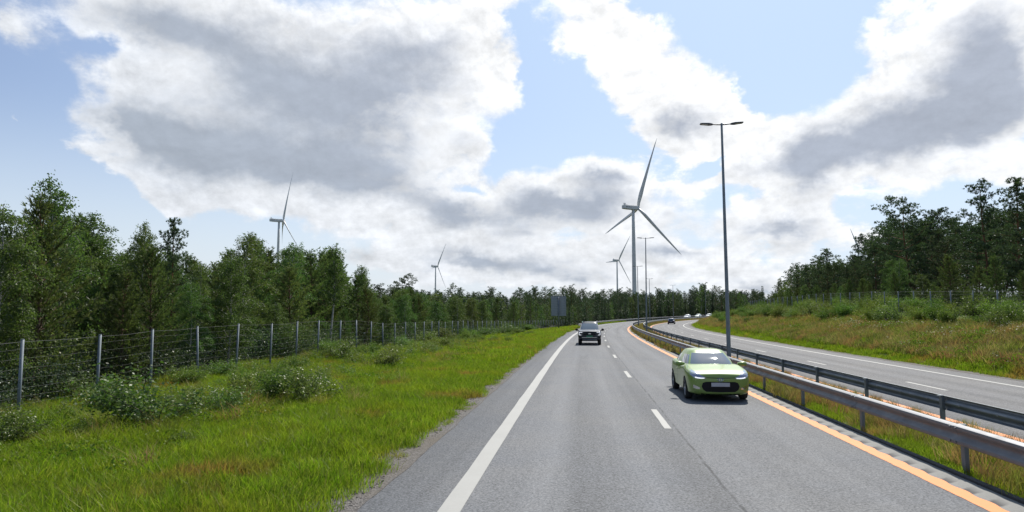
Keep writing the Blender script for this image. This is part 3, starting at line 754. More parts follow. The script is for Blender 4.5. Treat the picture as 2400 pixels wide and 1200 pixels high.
# ------------------------------------------------------------------ wind turbines
def turbine_meshes():
    tw = MB(); tw.tube([(0, 0, z) for z in (-30, 0, 20, 50, 80, 100.2)], [2.25, 2.2, 2.1, 1.85, 1.55, 1.35], 28); tower = tw.mesh('tower', M_turbine, True)
    nc = MB(); rows = []                       # nacelle along +Y (towards the rotor)
    for y, wx, z0, z1 in ((-12.4, 1.5, -1.2, 1.55), (-12.0, 2.0, -1.7, 1.95), (-8, 2.1, -1.9, 2.05), (0, 2.1, -2.0, 2.05), (3.2, 2.05, -1.95, 2.0), (4.3, 1.75, -1.7, 1.75)):
        rows.append([(wx * a, y, z0 + (z1 - z0) * q) for a, q in ((-.85, 0), (.85, 0), (1, .12), (1, .85), (.8, 1), (-.8, 1), (-1, .85), (-1, .12))])
    nc.grid(rows, True); nc.add(rows[0], [tuple(range(8))[::-1]]); nc.add(rows[-1], [tuple(range(8))])
    nac = nc.mesh('nacelle', M_turbine)
    cb = MB(); cb.box((0, -10.2, 2.9), (2.6, 0.7, 1.7), bev=.15); cb.box((0, -8.8, 2.25), (2.2, 2.2, .5), bev=.1); cb.tube([(0.6, -11.4, 1.9), (0.6, -11.4, 4.6)], .06, 6); cb.tube([(-0.6, -11.4, 1.9), (-0.6, -11.4, 4.2)], .06, 6); cool = cb.mesh('cooler', M_turbine)
    mk = MB()
    for sx in (-2.125, 2.125):
        mk.box((sx, -9.4, .15), (.02, .9, .7)); mk.box((sx, -8.0, .1), (.02, 1.2, .45)); mk.box((sx, -6.3, .2), (.02, 1.5, .6)); mk.box((sx, -4.4, .12), (.02, 1.3, .4))
    mark = mk.mesh('marking', M_turbine_mark)
    hb = MB(); hb.tube([(0, y, 0) for y in (4.2, 4.8, 6.0, 7.2, 8.0, 8.5)], [1.75, 1.95, 1.95, 1.6, 1.0, .2], 20); hub = hb.mesh('hub', M_turbine, True)
    bl = MB(); rows = []
    for q in range(19):
        f = q / 18; z = 1.2 + 67 * f
        ch = np.interp(f, [0, .04, .18, .5, .9, 1], [2.5, 2.8, 4.6, 3.0, 1.3, .2]); th = np.interp(f, [0, .04, .2, .6, 1], [2.4, 2.4, 1.1, .4, .04])
        tw_ = R_(np.interp(f, [0, .2, 1], [24, 18, 2])); yo = 6.0 + 7.5 * f + 2.0 * f * f; row = []
        for k in range(10):
            a = 2 * math.pi * k / 10
            px = math.cos(a) * ch / 2 - (ch * .18 if f > .04 else 0); py = math.sin(a) * th / 2 * (1 if f < .05 else (1.25 - .4 * math.cos(a)))
            row.append((px * math.cos(tw_) - py * math.sin(tw_), yo + px * math.sin(tw_) + py * math.cos(tw_), z))
        rows.append(row)
    bl.grid(rows, True); bl.add(rows[-1], [tuple(range(10))]); blade = bl.mesh('blade', M_turbine, True)
    return tower, nac, cool, mark, hub, blade
TM = turbine_meshes()
TURB = [(116.1, 633, 103.8, 15.3, 'nearest and tallest wind turbine, right of centre, with all three blades showing'), (-320.1, 909, 130.2, 6, 'wind turbine standing behind the tall birches of the left wood, rotor almost edge on'), (-200.8, 1750, 127.3, 30, 'small distant wind turbine above the low part of the left wood'), (258.9, 1640, 134.2, 30, 'distant wind turbine just left of the nearest one, partly overlapped by it'), (886.9, 1700, 165.3, -27, 'wind turbine with only a blade tip showing above the pines on the right')]
for (tx, ty, hubz, phase, label) in TURB:
    root = empty('wind_turbine', (tx, ty, hubz - 101.5)); tag(root, label, 'wind turbine', 'wind turbines beyond the forest')
    obj('tower', TM[0], root)
    na = obj('nacelle', TM[1], root); na.location = (0, 0, 101.5); na.rotation_euler = (0, 0, -R_(61.4))
    obj('cooler', TM[2], na); obj('marking', TM[3], na)
    hu = obj('hub', TM[4], root); hu.location = (0, 0, 101.5); hu.rotation_euler = (0, 0, -R_(61.4))
    for k in range(3):
        bo = obj('blade', TM[5], root); bo.location = (0, 0, 101.5)
        bo.rotation_euler = (Matrix.Rotation(-R_(61.4), 3, 'Z') @ Matrix.Rotation(R_(phase + 120 * k), 3, 'Y')).to_euler()
# ------------------------------------------------------------------ cars (local: front towards +Y, x to the car's right, wheels on z = 0)
def catmull(pts, sub):
    pts = np.asarray(pts, float); out_ = []
    for i in range(len(pts) - 1):
        p0 = pts[max(i - 1, 0)]; p1 = pts[i]; p2 = pts[i + 1]; p3 = pts[min(i + 2, len(pts) - 1)]
        for k in range(sub):
            t_ = k / sub
            out_.append(0.5 * ((2 * p1) + (-p0 + p2) * t_ + (2 * p0 - 5 * p1 + 4 * p2 - p3) * t_ ** 2 + (-p0 + 3 * p1 - 3 * p2 + p3) * t_ ** 3))
    out_.append(pts[-1]); return np.array(out_)
def shell_bm(stations, sub=5, psub=3, box=0.55, flat=0.0):
    st = catmull(stations, sub)
    st[:, 0] = np.minimum.accumulate(st[:, 0])
    rows = []
    for (y, wb, wm, zb, zs, zt, wt) in st:
        h = zs - zb
        prof = [(0, zb), (.7 * wb, zb), (wb, zb + .05), (wb + (wm - wb) * .65, zb + .22 * h), (wm, zb + box * h), (wm * .99, zb + .82 * h), (wm * .955, zs), (wt + (wm * .955 - wt) * .5, zs + (zt - zs) * .62), (wt, zt - .012), (.5 * wt, zt), (0, zt + .008)]
        half = catmull(prof, psub)
        rows.append([(-a, y, b) for a, b in half[1:-1]][::-1] + [(half[0][0], y, half[0][1])] + [(a, y, b) for a, b in half[1:-1]] + [(0, y, half[-1][1])])
    n = len(rows[0]); bm = bmesh.new()
    V = [[bm.verts.new(p) for p in r] for r in rows]
    for i in range(len(rows) - 1):
        for k in range(n):
            try: bm.faces.new((V[i][k], V[i][(k + 1) % n], V[i + 1][(k + 1) % n], V[i + 1][k]))
            except ValueError: pass
    for r in (V[0], V[-1]):
        try: bm.faces.new(r)
        except ValueError: pass
    bmesh.ops.recalc_face_normals(bm, faces=bm.faces)
    return bm
def boolean_cut(bm, cutters, mats):
    """cut wheel arches out of a shell; the cut faces get the second material"""
    me = bpy.data.meshes.new('shell'); bm.to_mesh(me)
    for m_ in mats: me.materials.append(m_)
    o = bpy.data.objects.new('shell_tmp', me); COL.objects.link(o); tmp = [o]
    for (y, z, rad, x0, x1) in cutters:
        c = MB(); c.tube([(x0, y, z), (x1, y, z)], rad, 36)
        cm = c.mesh('cutter', [M_well]); co = bpy.data.objects.new('cutter', cm); COL.objects.link(co); tmp.append(co)
        bmc = bmesh.new(); bmc.from_mesh(cm); bmesh.ops.recalc_face_normals(bmc, faces=bmc.faces); bmc.to_mesh(cm); bmc.free()
        md = o.modifiers.new('cut', 'BOOLEAN'); md.operation = 'DIFFERENCE'; md.object = co; md.solver = 'EXACT'
        try: md.material_mode = 'TRANSFER'
        except Exception: pass
    dg = bpy.context.evaluated_depsgraph_get()
    res = bpy.data.meshes.new_from_object(o.evaluated_get(dg), depsgraph=dg)
    for x in tmp: bpy.data.objects.remove(x)
    for p in res.polygons: p.use_smooth = True
    res.set_sharp_from_angle(angle=R_(38))
    return res
def cabin_grid(base, roof, zb, zr, ze, n=5.0, M=96, L=14, bow=0.25, belt_rise=0.0):
    """base/roof: (y_front, y_rear, half width); returns ring rows from belt to roof centre"""
    rows = []
    for j in range(L + 1):
        t_ = j / L
        k = t_ + bow * t_ * (1 - t_) * 0
        yf = base[0] + (roof[0] - base[0]) * k; yr = base[1] + (roof[1] - base[1]) * k
        hw = base[2] + (roof[2] - base[2]) * (t_ ** 1.35)
        bowz = bow * math.sin(math.pi * t_)
        yf += bowz * 0.35; yr -= bowz * 0.35
        z = zb + (ze - zb) * t_
        row = []
        for i in range(M):
            a = 2 * math.pi * i / M; ca, sa = math.cos(a), math.sin(a)
            x = hw * math.copysign(abs(ca) ** (2 / n), ca)
            hl = (yf - yr) / 2; cy = (yf + yr) / 2
            y = cy + hl * math.copysign(abs(sa) ** (2 / n), sa)
            zz = z + belt_rise * (1 - t_) * (cy - y) / max(hl, .1)
            row.append((x, y, zz))
        rows.append(row)
    top = rows[-1]; cy = (roof[0] + roof[1]) / 2
    for f, fz in ((.93, .45), (.8, .72), (.55, .9), (.25, .98), (0.02, 1.0)):
        rows.append([(x * f, cy + (y - cy) * f, z + (zr - ze) * fz) for x, y, z in top])
    return rows
def faces_of(rows, pick):
    b = MB(); n = len(rows[0]); fs = []
    for i in range(len(rows) - 1):
        for k in range(n):
            if pick(i, k): fs.append((i * n + k, i * n + (k + 1) % n, (i + 1) * n + (k + 1) % n, (i + 1) * n + k))
    used = sorted({q for f in fs for q in f}); mp = {u: q for q, u in enumerate(used)}
    flat = [v for r in rows for v in r]
    b.add([flat[u] for u in used], [tuple(mp[q] for q in f) for f in fs]); return b
class Drape:
    """lays a patch outlined in a front, rear or side view onto a body's surface"""
    def __init__(self, bm): self.t = BVHTree.FromBMesh(bm)
    def patch(self, lower, upper, axis='front', K=14, M_=5, lift=0.006, thick=0.012):
        lo, up = np.asarray(lower, float), np.asarray(upper, float)
        def samp(c):
            d = np.concatenate([[0], np.cumsum(np.linalg.norm(np.diff(c, axis=0), axis=1))]); d /= d[-1]
            return np.stack([np.interp(np.linspace(0, 1, K + 1), d, c[:, i]) for i in range(2)], 1)
        lo, up = samp(lo), samp(up); front = []; ok = True; last = None
        dirs = {'front': Vector((0, -1, 0)), 'rear': Vector((0, 1, 0)), 'left': Vector((1, 0, 0)), 'right': Vector((-1, 0, 0)), 'top': Vector((0, 0, -1))}
        d = dirs[axis]
        for j in range(M_ + 1):
            row = []
            for i in range(K + 1):
                a, b = lo[i] + (up[i] - lo[i]) * j / M_
                o = {'front': Vector((a, 9, b)), 'rear': Vector((a, -9, b)), 'left': Vector((-9, a, b)), 'right': Vector((9, a, b)), 'top': Vector((a, b, 9))}[axis]
                h = self.t.ray_cast(o, d)[0]
                if h is None: h = last if last is not None else o + d * 8
                last = h
                row.append(h - d * lift)
            front.append(row)
        b = MB(); b.grid(front); back = [[p + d * thick for p in r] for r in front]
        b.grid([r[::-1] for r in back])
        ring_f = front[0] + [r[-1] for r in front[1:-1]] + front[-1][::-1] + [r[0] for r in front[1:-1]][::-1]
        ring_b = [p + d * thick for p in ring_f]
        b.grid([ring_f, ring_b], True)
        return b
def mirror_x(c): return [(-a, b) for a, b in c]
def wheel(name_parent, loc, rad, width, spokes, side, rimf=0.68, simple_=False):
    w_ = empty('wheel', loc); w_.parent = name_parent
    ty = MB(); n = 32; hw = width / 2; rows = []
    for x, r in ((-hw * .8, rad * rimf), (-hw, rad * .80), (-hw * .96, rad * .93), (-hw * .7, rad * .99), (0, rad), (hw * .7, rad * .99), (hw * .96, rad * .93), (hw, rad * .80), (hw * .8, rad * rimf)):
        rows.append([(x, r * math.cos(2 * math.pi * k / n), r * math.sin(2 * math.pi * k / n)) for k in range(n)])
    ty.grid(rows, True); ty.build('tyre', M_rubber, w_, True)
    if simple_:
        rm = MB(); rm.tube([(side * hw * .3, 0, 0), (side * hw * .7, 0, 0)], rad * rimf, 20); rm.build('rim', M_rim, w_); return w_
    rm = MB(); rr = rad * rimf
    rm.grid([[(x, r * math.cos(2 * math.pi * k / n), r * math.sin(2 * math.pi * k / n)) for k in range(n)] for x, r in ((side * hw * .80, rr * 1.01), (side * hw * .82, rr * .93), (side * hw * .3, rr * .88), (-side * hw * .5, rr * .86))], True)
    rm.tube([(side * hw * .35, 0, 0), (side * hw * .72, 0, 0)], rr * .17, 14)
    for k in range(spokes):
        a = 2 * math.pi * k / spokes; M = Matrix.Rotation(a, 3, 'X')
        for da in (-.09, .09):
            M2 = Matrix.Rotation(a + da, 3, 'X')
            c = M2 @ Vector((side * hw * .55, 0, rr * .55))
            rm.box(c, (hw * .28, rr * .085, rr * .82), M=M2)
    rm.build('rim', M_rim, w_)
    bk = MB(); bk.tube([(-side * hw * .55, 0, 0), (-side * hw * .5, 0, 0)], rr * .9, 24); bk.build('brake', M_well, w_)
    return w_
def side_line(dr, pts, axis, wd=0.010):
    b = MB(); d = {'left': Vector((1, 0, 0)), 'right': Vector((-1, 0, 0)), 'front': Vector((0, -1, 0)), 'top': Vector((0, 0, -1))}[axis]; path = []
    c = np.asarray(pts, float); dd = np.concatenate([[0], np.cumsum(np.linalg.norm(np.diff(c, axis=0), axis=1))])
    for f in np.linspace(0, dd[-1], max(4, int(dd[-1] / .06))):
        a, z = np.interp(f, dd, c[:, 0]), np.interp(f, dd, c[:, 1])
        o = {'left': Vector((-9, a, z)), 'right': Vector((9, a, z)), 'front': Vector((a, 9, z)), 'top': Vector((a, z, 9))}[axis]
        h = dr.t.ray_cast(o, d)[0]
        if h is not None: path.append(h + d * wd * .35)
    if len(path) > 1: b.tube(path, wd / 2, 5)
    return b

def place_car(root, s, r, face=-1, dz=0.0, yaw=0.0):
    p = PR(s, r, dz); th = -float(heading(s)) + (math.pi if face < 0 else 0) + yaw
    root.location = p; root.rotation_euler = (math.atan(float(road_z(s + 2) - road_z(s - 2)) / 4) * face * 1.0, 0, th)

# --- lime green hatchback
def build_hatch():
    root = empty('hatchback_car'); tag(root, 'lime green hatchback in the right-hand lane beside the median guardrail', 'car')
    st = [(2.11, .46, .58, .28, .66, .715, .42), (2.09, .56, .67, .23, .71, .765, .50), (2.03, .68, .77, .20, .765, .815, .57), (1.91, .77, .84, .19, .81, .86, .63), (1.70, .82, .878, .185, .855, .905, .66), (1.32, .835, .896, .19, .895, .96, .69), (.98, .835, .89, .19, .915, 1.0, .71),
          (.4, .83, .872, .19, .905, 1.0, .70), (-.5, .83, .872, .19, .93, 1.01, .70), (-1.0, .835, .885, .19, .955, 1.02, .70), (-1.38, .84, .897, .20, .975, 1.03, .69), (-1.75, .81, .875, .23, .97, 1.03, .66), (-1.98, .72, .80, .30, .92, .99, .58), (-2.08, .60, .68, .36, .86, .93, .5), (-2.11, .5, .58, .42, .80, .86, .42)]
    bm = shell_bm(st); dr = Drape(bm)
    me = boolean_cut(bm, [(1.27, .315, .365, -1.2, -.60), (1.27, .315, .365, .60, 1.2), (-1.38, .32, .37, -1.2, -.60), (-1.38, .32, .37, .60, 1.2)], [M_green, M_well])
    body = obj('body', me, root)
    rows = cabin_grid((1.10, -1.98, .80), (.16, -1.30, .575), .90, 1.415, 1.335, n=4.2, M=120, L=16, bow=.22, belt_rise=.035)
    U = lambda k: (k + .5) * 3.0
    def wind(i, k): return 1 <= i < 15 and 47 < U(k) < 133
    def sidef(i, k): return 3 <= i < 13 and (3 < U(k) < 38 or 142 < U(k) < 177)
    def sider(i, k): return 4 <= i < 12 and (333 < U(k) < 357 or 183 < U(k) < 207)
    def rearw(i, k): return 4 <= i < 15 and 228 < U(k) < 312
    o = faces_of(rows, lambda i, k: not (wind(i, k) or sidef(i, k) or sider(i, k) or rearw(i, k))).build('roof', M_green, root, True)
    for nm, fn in (('windscreen', wind), ('rear_window', rearw)):
        faces_of(rows, fn).build(nm, M_glass, root, True)
    for nm, lo_, hi_ in (('side_window', 3, 38), ('side_window', 142, 177)):
        faces_of(rows, lambda i, k: 3 <= i < 13 and lo_ < U(k) < hi_).build(nm, M_glass, root, True)
    for lo_, hi_ in ((333, 357), (183, 207)):
        faces_of(rows, lambda i, k: 4 <= i < 12 and lo_ < U(k) < hi_).build('quarter_window', M_glass, root, True)
    # dark lower edge of the windscreen with two wipers
    def on(rows, i, kf):
        k0 = int(kf) % len(rows[0]); f = kf - int(kf); a = Vector(rows[i][k0]); b = Vector(rows[i][(k0 + 1) % len(rows[0])]); return a.lerp(b, f)
    wp = MB(); wp.tube([on(rows, 1, k) + Vector((0, .012, .004)) for k in np.linspace(17.5, 42.5, 26)], .011, 6); wp.build('scuttle', M_black, root)
    for a_, b_ in ((20, 29), (28.5, 38)):
        w_ = MB(); w_.tube([on(rows, 1, a_) + Vector((0, .02, .01)), on(rows, 2, (a_ + b_) / 2) + Vector((0, .02, .006)), on(rows, 2, b_) + Vector((0, .018, .006))], .009, 5); w_.build('wiper', M_black, root)
    for s_ in (-1, 1):
        f = (lambda c: c) if s_ > 0 else mirror_x
        def P_(lo, up, **k):
            return dr.patch(f(lo), f(up), 'front', **k)
        hl = P_([(.40, .675), (.52, .665), (.66, .675), (.765, .71), (.82, .76)], [(.40, .69), (.52, .755), (.64, .835), (.74, .895), (.82, .91)], K=18, M_=6).build('headlight', M_lampglass, root, True)
        P_([(.45, .672), (.54, .668), (.64, .674), (.71, .688)], [(.45, .692), (.54, .695), (.64, .706), (.71, .724)], lift=.012).build('daylight_lamp', M_drl, hl, True)
        P_([(.62, .785), (.72, .825), (.79, .83)], [(.62, .815), (.72, .875), (.79, .895)], lift=.012).build('indicator', M_chrome, hl, True)
        P_([(.58, .37), (.67, .37), (.76, .40)], [(.58, .41), (.67, .455), (.76, .49)], lift=.004).build('fog_lamp', M_chrome, root, True)
        P_([(.56, .355), (.67, .355), (.785, .385)], [(.56, .425), (.67, .475), (.785, .515)], lift=.001).build('fog_lamp_surround', M_green, root, True)
        ax = 'right' if s_ > 0 else 'left'
        side_line(dr, [(.83, .28), (.86, .5), (.80, .80), (.70, .9)], ax).build('door_seam', M_black, root)
        side_line(dr, [(-.46, .26), (-.42, .6), (-.50, .9)], ax).build('door_seam', M_black, root)
        side_line(dr, [(.84, .27), (-.45, .255)], ax).build('door_seam', M_black, root)
        side_line(dr, [(1.0, .69), (.3, .70), (-.6, .76), (-1.2, .80)], ax, .016).build('crease', M_green, root)
        hd = MB(); hd.box((s_ * .895, -.27, .79), (.03, .2, .035), bev=.01); hd.build('door_handle', M_green, root)
        mi = MB(); rws = []
        for x, w_, h_, y in ((.80, .04, .035, .70), (.86, .06, .05, .70), (.90, .085, .065, .695), (.98, .095, .075, .685), (1.05, .085, .065, .67), (1.085, .05, .04, .655)):
            rws.append([(s_ * x, y + w_ * math.cos(a), 1.0 + h_ * math.sin(a)) for a in np.linspace(0, 2 * math.pi, 14, endpoint=False)])
        mi.grid(rws, True); mi.add(rws[0], [tuple(range(14))]); mi.add(rws[-1], [tuple(range(14))])
        mo = mi.build('door_mirror', M_green, root, True)
        gl = MB(); gl.box((s_ * .985, .595, 1.0), (.15, .012, .10), bev=.004); gl.build('mirror_glass', M_glass, mo)
        for y in (1.27, -1.38): wheel(root, (s_ * .80, y, .315), .315, .205, 5, s_)
    gr = dr.patch([(-.53, .44), (-.50, .36), (-.41, .295), (0, .285), (.41, .295), (.50, .36), (.53, .44)], [(-.53, .455), (-.50, .545), (-.42, .58), (0, .575), (.42, .58), (.50, .545), (.53, .455)], K=24, M_=6, lift=.008).build('grille', M_black, root, True)
    for z in (.33, .38, .54):
        dr.patch([(-.37, z), (.37, z)], [(-.37, z + .010), (.37, z + .010)], K=16, M_=1, lift=.013).build('grille_bar', M_well, gr, True)
    dr.patch([(-.26, .445), (.26, .445)], [(-.26, .555), (.26, .555)], K=10, M_=2, lift=.018).build('number_plate', M_plate, root)
    dr.patch([(-.42, .690), (-.2, .680), (0, .676), (.2, .680), (.42, .690)], [(-.42, .704), (-.2, .700), (0, .698), (.2, .700), (.42, .704)], K=20, M_=2, lift=.006).build('bonnet_gap', M_black, root, True)
    em = MB(); yb = 2.125
    em.tube([(.085 * math.cos(a), yb, .64 + .043 * math.sin(a)) for a in np.linspace(0, 2 * math.pi, 25)], .008, 6, False)
    em.tube([(-.04, yb, .613), (-.02, yb, .667)], .008, 5); em.tube([(.02, yb, .613), (.04, yb, .667)], .008, 5); em.tube([(-.028, yb, .635), (.028, yb, .645)], .007, 5)
    em.build('badge', M_chrome, root)
    dr.patch([(-.55, .205), (0, .19), (.55, .205)], [(-.55, .245), (0, .225), (.55, .245)], K=14, M_=2, lift=.006).build('lower_lip', M_black, root, True)
    for s_ in (-1, 1):
        dr.patch([(s_ * .62, .72), (s_ * .80, .76)] if s_ > 0 else [(-.80, .76), (-.62, .72)], [(s_ * .60, .84), (s_ * .80, .90)] if s_ > 0 else [(-.80, .90), (-.60, .84)], 'rear').build('tail_light', M_tail, root, True)
    un = MB(); un.box((0, 0, .24), (1.3, 3.6, .14)); un.build('underbody', M_well, root)
    return root
car = build_hatch(); place_car(car, 22.15, 3.96)

# --- dark pickup facing us
def build_pickup():
    root = empty('pickup_truck'); tag(root, 'dark pickup with lit C-shaped headlights and a green number plate, in the left lane', 'pickup')
    st = [(2.68, .70, .80, .52, 1.02, 1.08, .70), (2.64, .80, .88, .46, 1.06, 1.12, .76), (2.52, .86, .93, .44, 1.10, 1.16, .78), (2.2, .87, .955, .45, 1.12, 1.21, .78), (1.7, .87, .96, .45, 1.13, 1.24, .78), (1.1, .86, .93, .44, 1.13, 1.25, .78),
          (0, .86, .925, .44, 1.12, 1.22, .80), (-1.2, .86, .94, .44, 1.12, 1.2, .82), (-1.75, .86, .955, .46, 1.13, 1.2, .82), (-2.4, .86, .93, .5, 1.12, 1.18, .82), (-2.62, .82, .9, .55, 1.10, 1.16, .8), (-2.66, .78, .86, .58, 1.06, 1.12, .76)]
    bm = shell_bm(st, box=.6); dr = Drape(bm)
    me = boolean_cut(bm, [(1.72, .42, .47, -1.3, -.62), (1.72, .42, .47, .62, 1.3), (-1.55, .42, .47, -1.3, -.62), (-1.55, .42, .47, .62, 1.3)], [M_navy, M_well])
    obj('body', me, root)
    rows = cabin_grid((1.25, -1.05, .83), (.35, -.75, .66), 1.14, 1.88, 1.79, n=5, M=96, L=12, bow=.12)
    U = lambda k: (k + .5) * 3.75
    W = lambda i, k: 1 <= i < 11 and 50 < U(k) < 130
    S1 = lambda i, k: 2 <= i < 10 and (U(k) < 39 or U(k) > 327)
    S2 = lambda i, k: 2 <= i < 10 and 141 < U(k) < 213
    B_ = lambda i, k: 2 <= i < 10 and 235 < U(k) < 305
    faces_of(rows, lambda i, k: not (W(i, k) or S1(i, k) or S2(i, k) or B_(i, k))).build('roof', M_navy, root, True)
    for nm, fn in (('windscreen', W), ('side_window', S1), ('side_window', S2), ('rear_window', B_)): faces_of(rows, fn).build(nm, M_glass, root, True)
    for s_ in (-1, 1):
        f = (lambda c: c) if s_ > 0 else mirror_x
        P_ = lambda lo, up, **k: dr.patch(f(lo), f(up), 'front', **k)
        hl = P_([(.54, .83), (.86, .83)], [(.54, 1.04), (.86, 1.04)]).build('headlight', M_lampdark, root, True)
        P_([(.58, 1.015), (.86, 1.0)], [(.58, 1.05), (.86, 1.04)], lift=.014).build('daylight_lamp', M_drl, hl, True)
        P_([(.825, .84), (.865, .84)], [(.825, 1.02), (.865, 1.02)], lift=.014, K=4).build('daylight_lamp', M_drl, hl, True)
        P_([(.68, .81), (.865, .82)], [(.68, .845), (.865, .852)], lift=.014).build('daylight_lamp', M_drl, hl, True)
        P_([(.70, .58), (.86, .60)], [(.70, .70), (.86, .72)]).build('fog_lamp_surround', M_black, root, True)
        mi = MB(); mi.box((s_ * 1.08, .98, 1.22), (.22, .12, .20), bev=.04); mi.box((s_ * .93, .98, 1.15), (.16, .06, .06), bev=.015); mi.build('door_mirror', M_black, root, True)
        ra = MB(); ra.tube([(s_ * .60, .25, 1.84), (s_ * .60, .15, 1.91), (s_ * .60, -.6, 1.92), (s_ * .60, -.72, 1.85)], .022, 8); ra.build('roof_rail', M_chrome, root, True)
        sb = MB(); sb.tube([(s_ * .62, -1.0, 1.78), (s_ * .72, -1.9, 1.25)], .04, 8); sb.build('sports_bar', M_navy, root, True)
        ax = 'right' if s_ > 0 else 'left'
        for y0 in (1.05, 0.05, -.95): side_line(dr, [(y0, .55), (y0, 1.1)], ax).build('door_seam', M_black, root)
        for y in (1.72, -1.55): wheel(root, (s_ * .80, y, .395), .395, .26, 6, s_)
    gr = dr.patch([(-.52, .80), (.52, .80)], [(-.50, 1.05), (.50, 1.05)], K=20, M_=4).build('grille', M_black, root, True)
    dr.patch([(-.52, .915), (.52, .915)], [(-.52, .94), (.52, .94)], K=16, M_=1, lift=.014).build('grille_bar', M_darkmetal, gr, True)
    em = MB(); rw = []
    for y, q in ((2.69, 1.0), (2.71, .9)): rw.append([(.13 * q * math.cos(a), y, .93 + .05 * q * math.sin(a)) for a in np.linspace(0, 2 * math.pi, 20, endpoint=False)])
    em.grid(rw, True); em.add(rw[1], [tuple(range(20))]); em.build('badge', M_chrome, root)
    dr.patch([(-.26, .665), (.26, .665)], [(-.26, .775), (.26, .775)], K=8, M_=2, lift=.03).build('number_plate', M_plate_green, root)
    dr.patch([(-.60, .60), (.60, .60)], [(-.60, .635), (.60, .635)], K=14, M_=1, lift=.02).build('bumper_trim', M_chrome, root, True)
    sk = MB(); sk.box((0, 2.58, .43), (1.25, .16, .085), bev=.03); sk.build('skid_plate', M_chrome, root, True)
    bp = MB(); bp.box((0, 2.56, .52), (1.5, .2, .14), bev=.04); bp.build('bumper', M_black, root, True)
    ch = MB(); ch.box((0, 0, .42), (1.3, 4.6, .2)); ch.build('chassis', M_well, root)
    return root
car = build_pickup(); place_car(car, 57.6, 0.42)

# --- the small far cars
def build_small(name, label, paint, rear=True, group=None, cat='car'):
    root = empty(name); tag(root, label, cat, group)
    st = [(2.15, .6, .68, .30, .62, .68, .5), (2.05, .74, .80, .22, .70, .76, .6), (1.6, .82, .88, .20, .80, .88, .66), (1.0, .83, .89, .20, .88, .98, .7), (-.5, .83, .89, .20, .92, 1.0, .7), (-1.5, .83, .89, .22, .95, 1.02, .7), (-2.0, .76, .84, .30, .92, .98, .62), (-2.13, .66, .74, .38, .84, .9, .54)]
    bm = shell_bm(st, 3, 2); dr = Drape(bm); me = bpy.data.meshes.new('body'); bm.to_mesh(me); me.materials.append(paint)
    for p in me.polygons: p.use_smooth = True
    obj('body', me, root)
    rows = cabin_grid((1.1, -2.0, .80), (.3, -1.7, .66), .92, 1.56, 1.46, n=5, M=48, L=8, bow=.2)
    U = lambda k: (k + .5) * 7.5
    W = lambda i, k: 1 <= i < 7 and 48 < U(k) < 132
    B_ = lambda i, k: 2 <= i < 7 and 228 < U(k) < 312
    S1 = lambda i, k: 2 <= i < 7 and (U(k) < 36 or U(k) > 326)
    S2 = lambda i, k: 2 <= i < 7 and 144 < U(k) < 214
    faces_of(rows, lambda i, k: not (W(i, k) or B_(i, k) or S1(i, k) or S2(i, k))).build('roof', paint, root, True)
    for nm, fn in (('windscreen', W), ('rear_window', B_), ('side_window', S1), ('side_window', S2)): faces_of(rows, fn).build(nm, M_glass, root, True)
    for s_ in (-1, 1):
        for y in (1.3, -1.35): wheel(root, (s_ * .80, y, .32), .32, .2, 5, s_, simple_=True)
        dr.patch([(-.80, .72), (-.56, .72)] if s_ < 0 else [(.56, .72), (.80, .72)], [(-.80, .88), (-.56, .84)] if s_ < 0 else [(.56, .84), (.80, .88)], 'rear', K=4, M_=2).build('tail_light', M_tail, root)
        dr.patch([(-.74, .60), (-.45, .58)] if s_ < 0 else [(.45, .58), (.74, .60)], [(-.74, .70), (-.45, .64)] if s_ < 0 else [(.45, .64), (.74, .70)], 'front', K=4, M_=2).build('headlight', M_lampglass, root)
        mi = MB(); mi.box((s_ * .98, .72, 1.02), (.2, .1, .14), bev=.03); mi.build('door_mirror', paint, root)
    dr.patch([(-.26, .62), (.26, .62)], [(-.26, .73), (.26, .73)], 'rear', K=4, M_=1, lift=.02).build('number_plate', M_plate, root)
    bu = MB(); bu.box((0, -2.08, .42), (1.4, .14, .2), bev=.04); bu.build('bumper', M_black, root)
    return root
place_car(build_small('hatchback_car', 'small dark blue car driving away on the opposite carriageway, seen from behind', M_darkcar), 181.0, 12.8, 1)
for s, paint, label in ((281, M_whitecar, 'white car coming round the far bend, nearest of the distant pale cars'), (295, M_silvercar, 'pale green-grey car between two white ones on the far bend'), (308.5, M_whitecar, 'white car on the far bend just behind the pale green-grey one'), (338, M_whitecar, 'last white car of the far bend, half hidden by bushes beside the lamp post')):
    place_car(build_small('hatchback_car', label, paint, group='pale cars on the far bend'), s, 0.6, -1)
# ------------------------------------------------------------------ vegetation
def nrm(v): return v / np.maximum(np.linalg.norm(v, axis=-1, keepdims=True), 1e-9)
def rhombs(P, U, V):
    n = len(P); vs = np.stack([P - U, P + V, P + U, P - V], 1).reshape(-1, 3)
    return vs, np.arange(n * 4).reshape(n, 4)
def leaves(g, P, size, aspect=0.7, droop=0.0):
    n = len(P); d = nrm(g.normal(0, 1, (n, 3)) + np.array([0, 0, -droop])); a = nrm(np.cross(d, g.normal(0, 1, (n, 3))))
    sz = size * g.uniform(.65, 1.3, (n, 1)); return rhombs(P, d * sz / 2, a * sz * aspect / 2)
def needles(g, P, D, n, length, width, spread):
    P = np.repeat(P, n, 0); D = nrm(np.repeat(nrm(D), n, 0) + spread * g.normal(0, 1, (len(P), 3)))
    ln = length * g.uniform(.6, 1.2, (len(P), 1)); a = nrm(np.cross(D, g.normal(0, 1, D.shape)))
    return rhombs(P + D * ln / 2, D * ln / 2, a * width / 2)
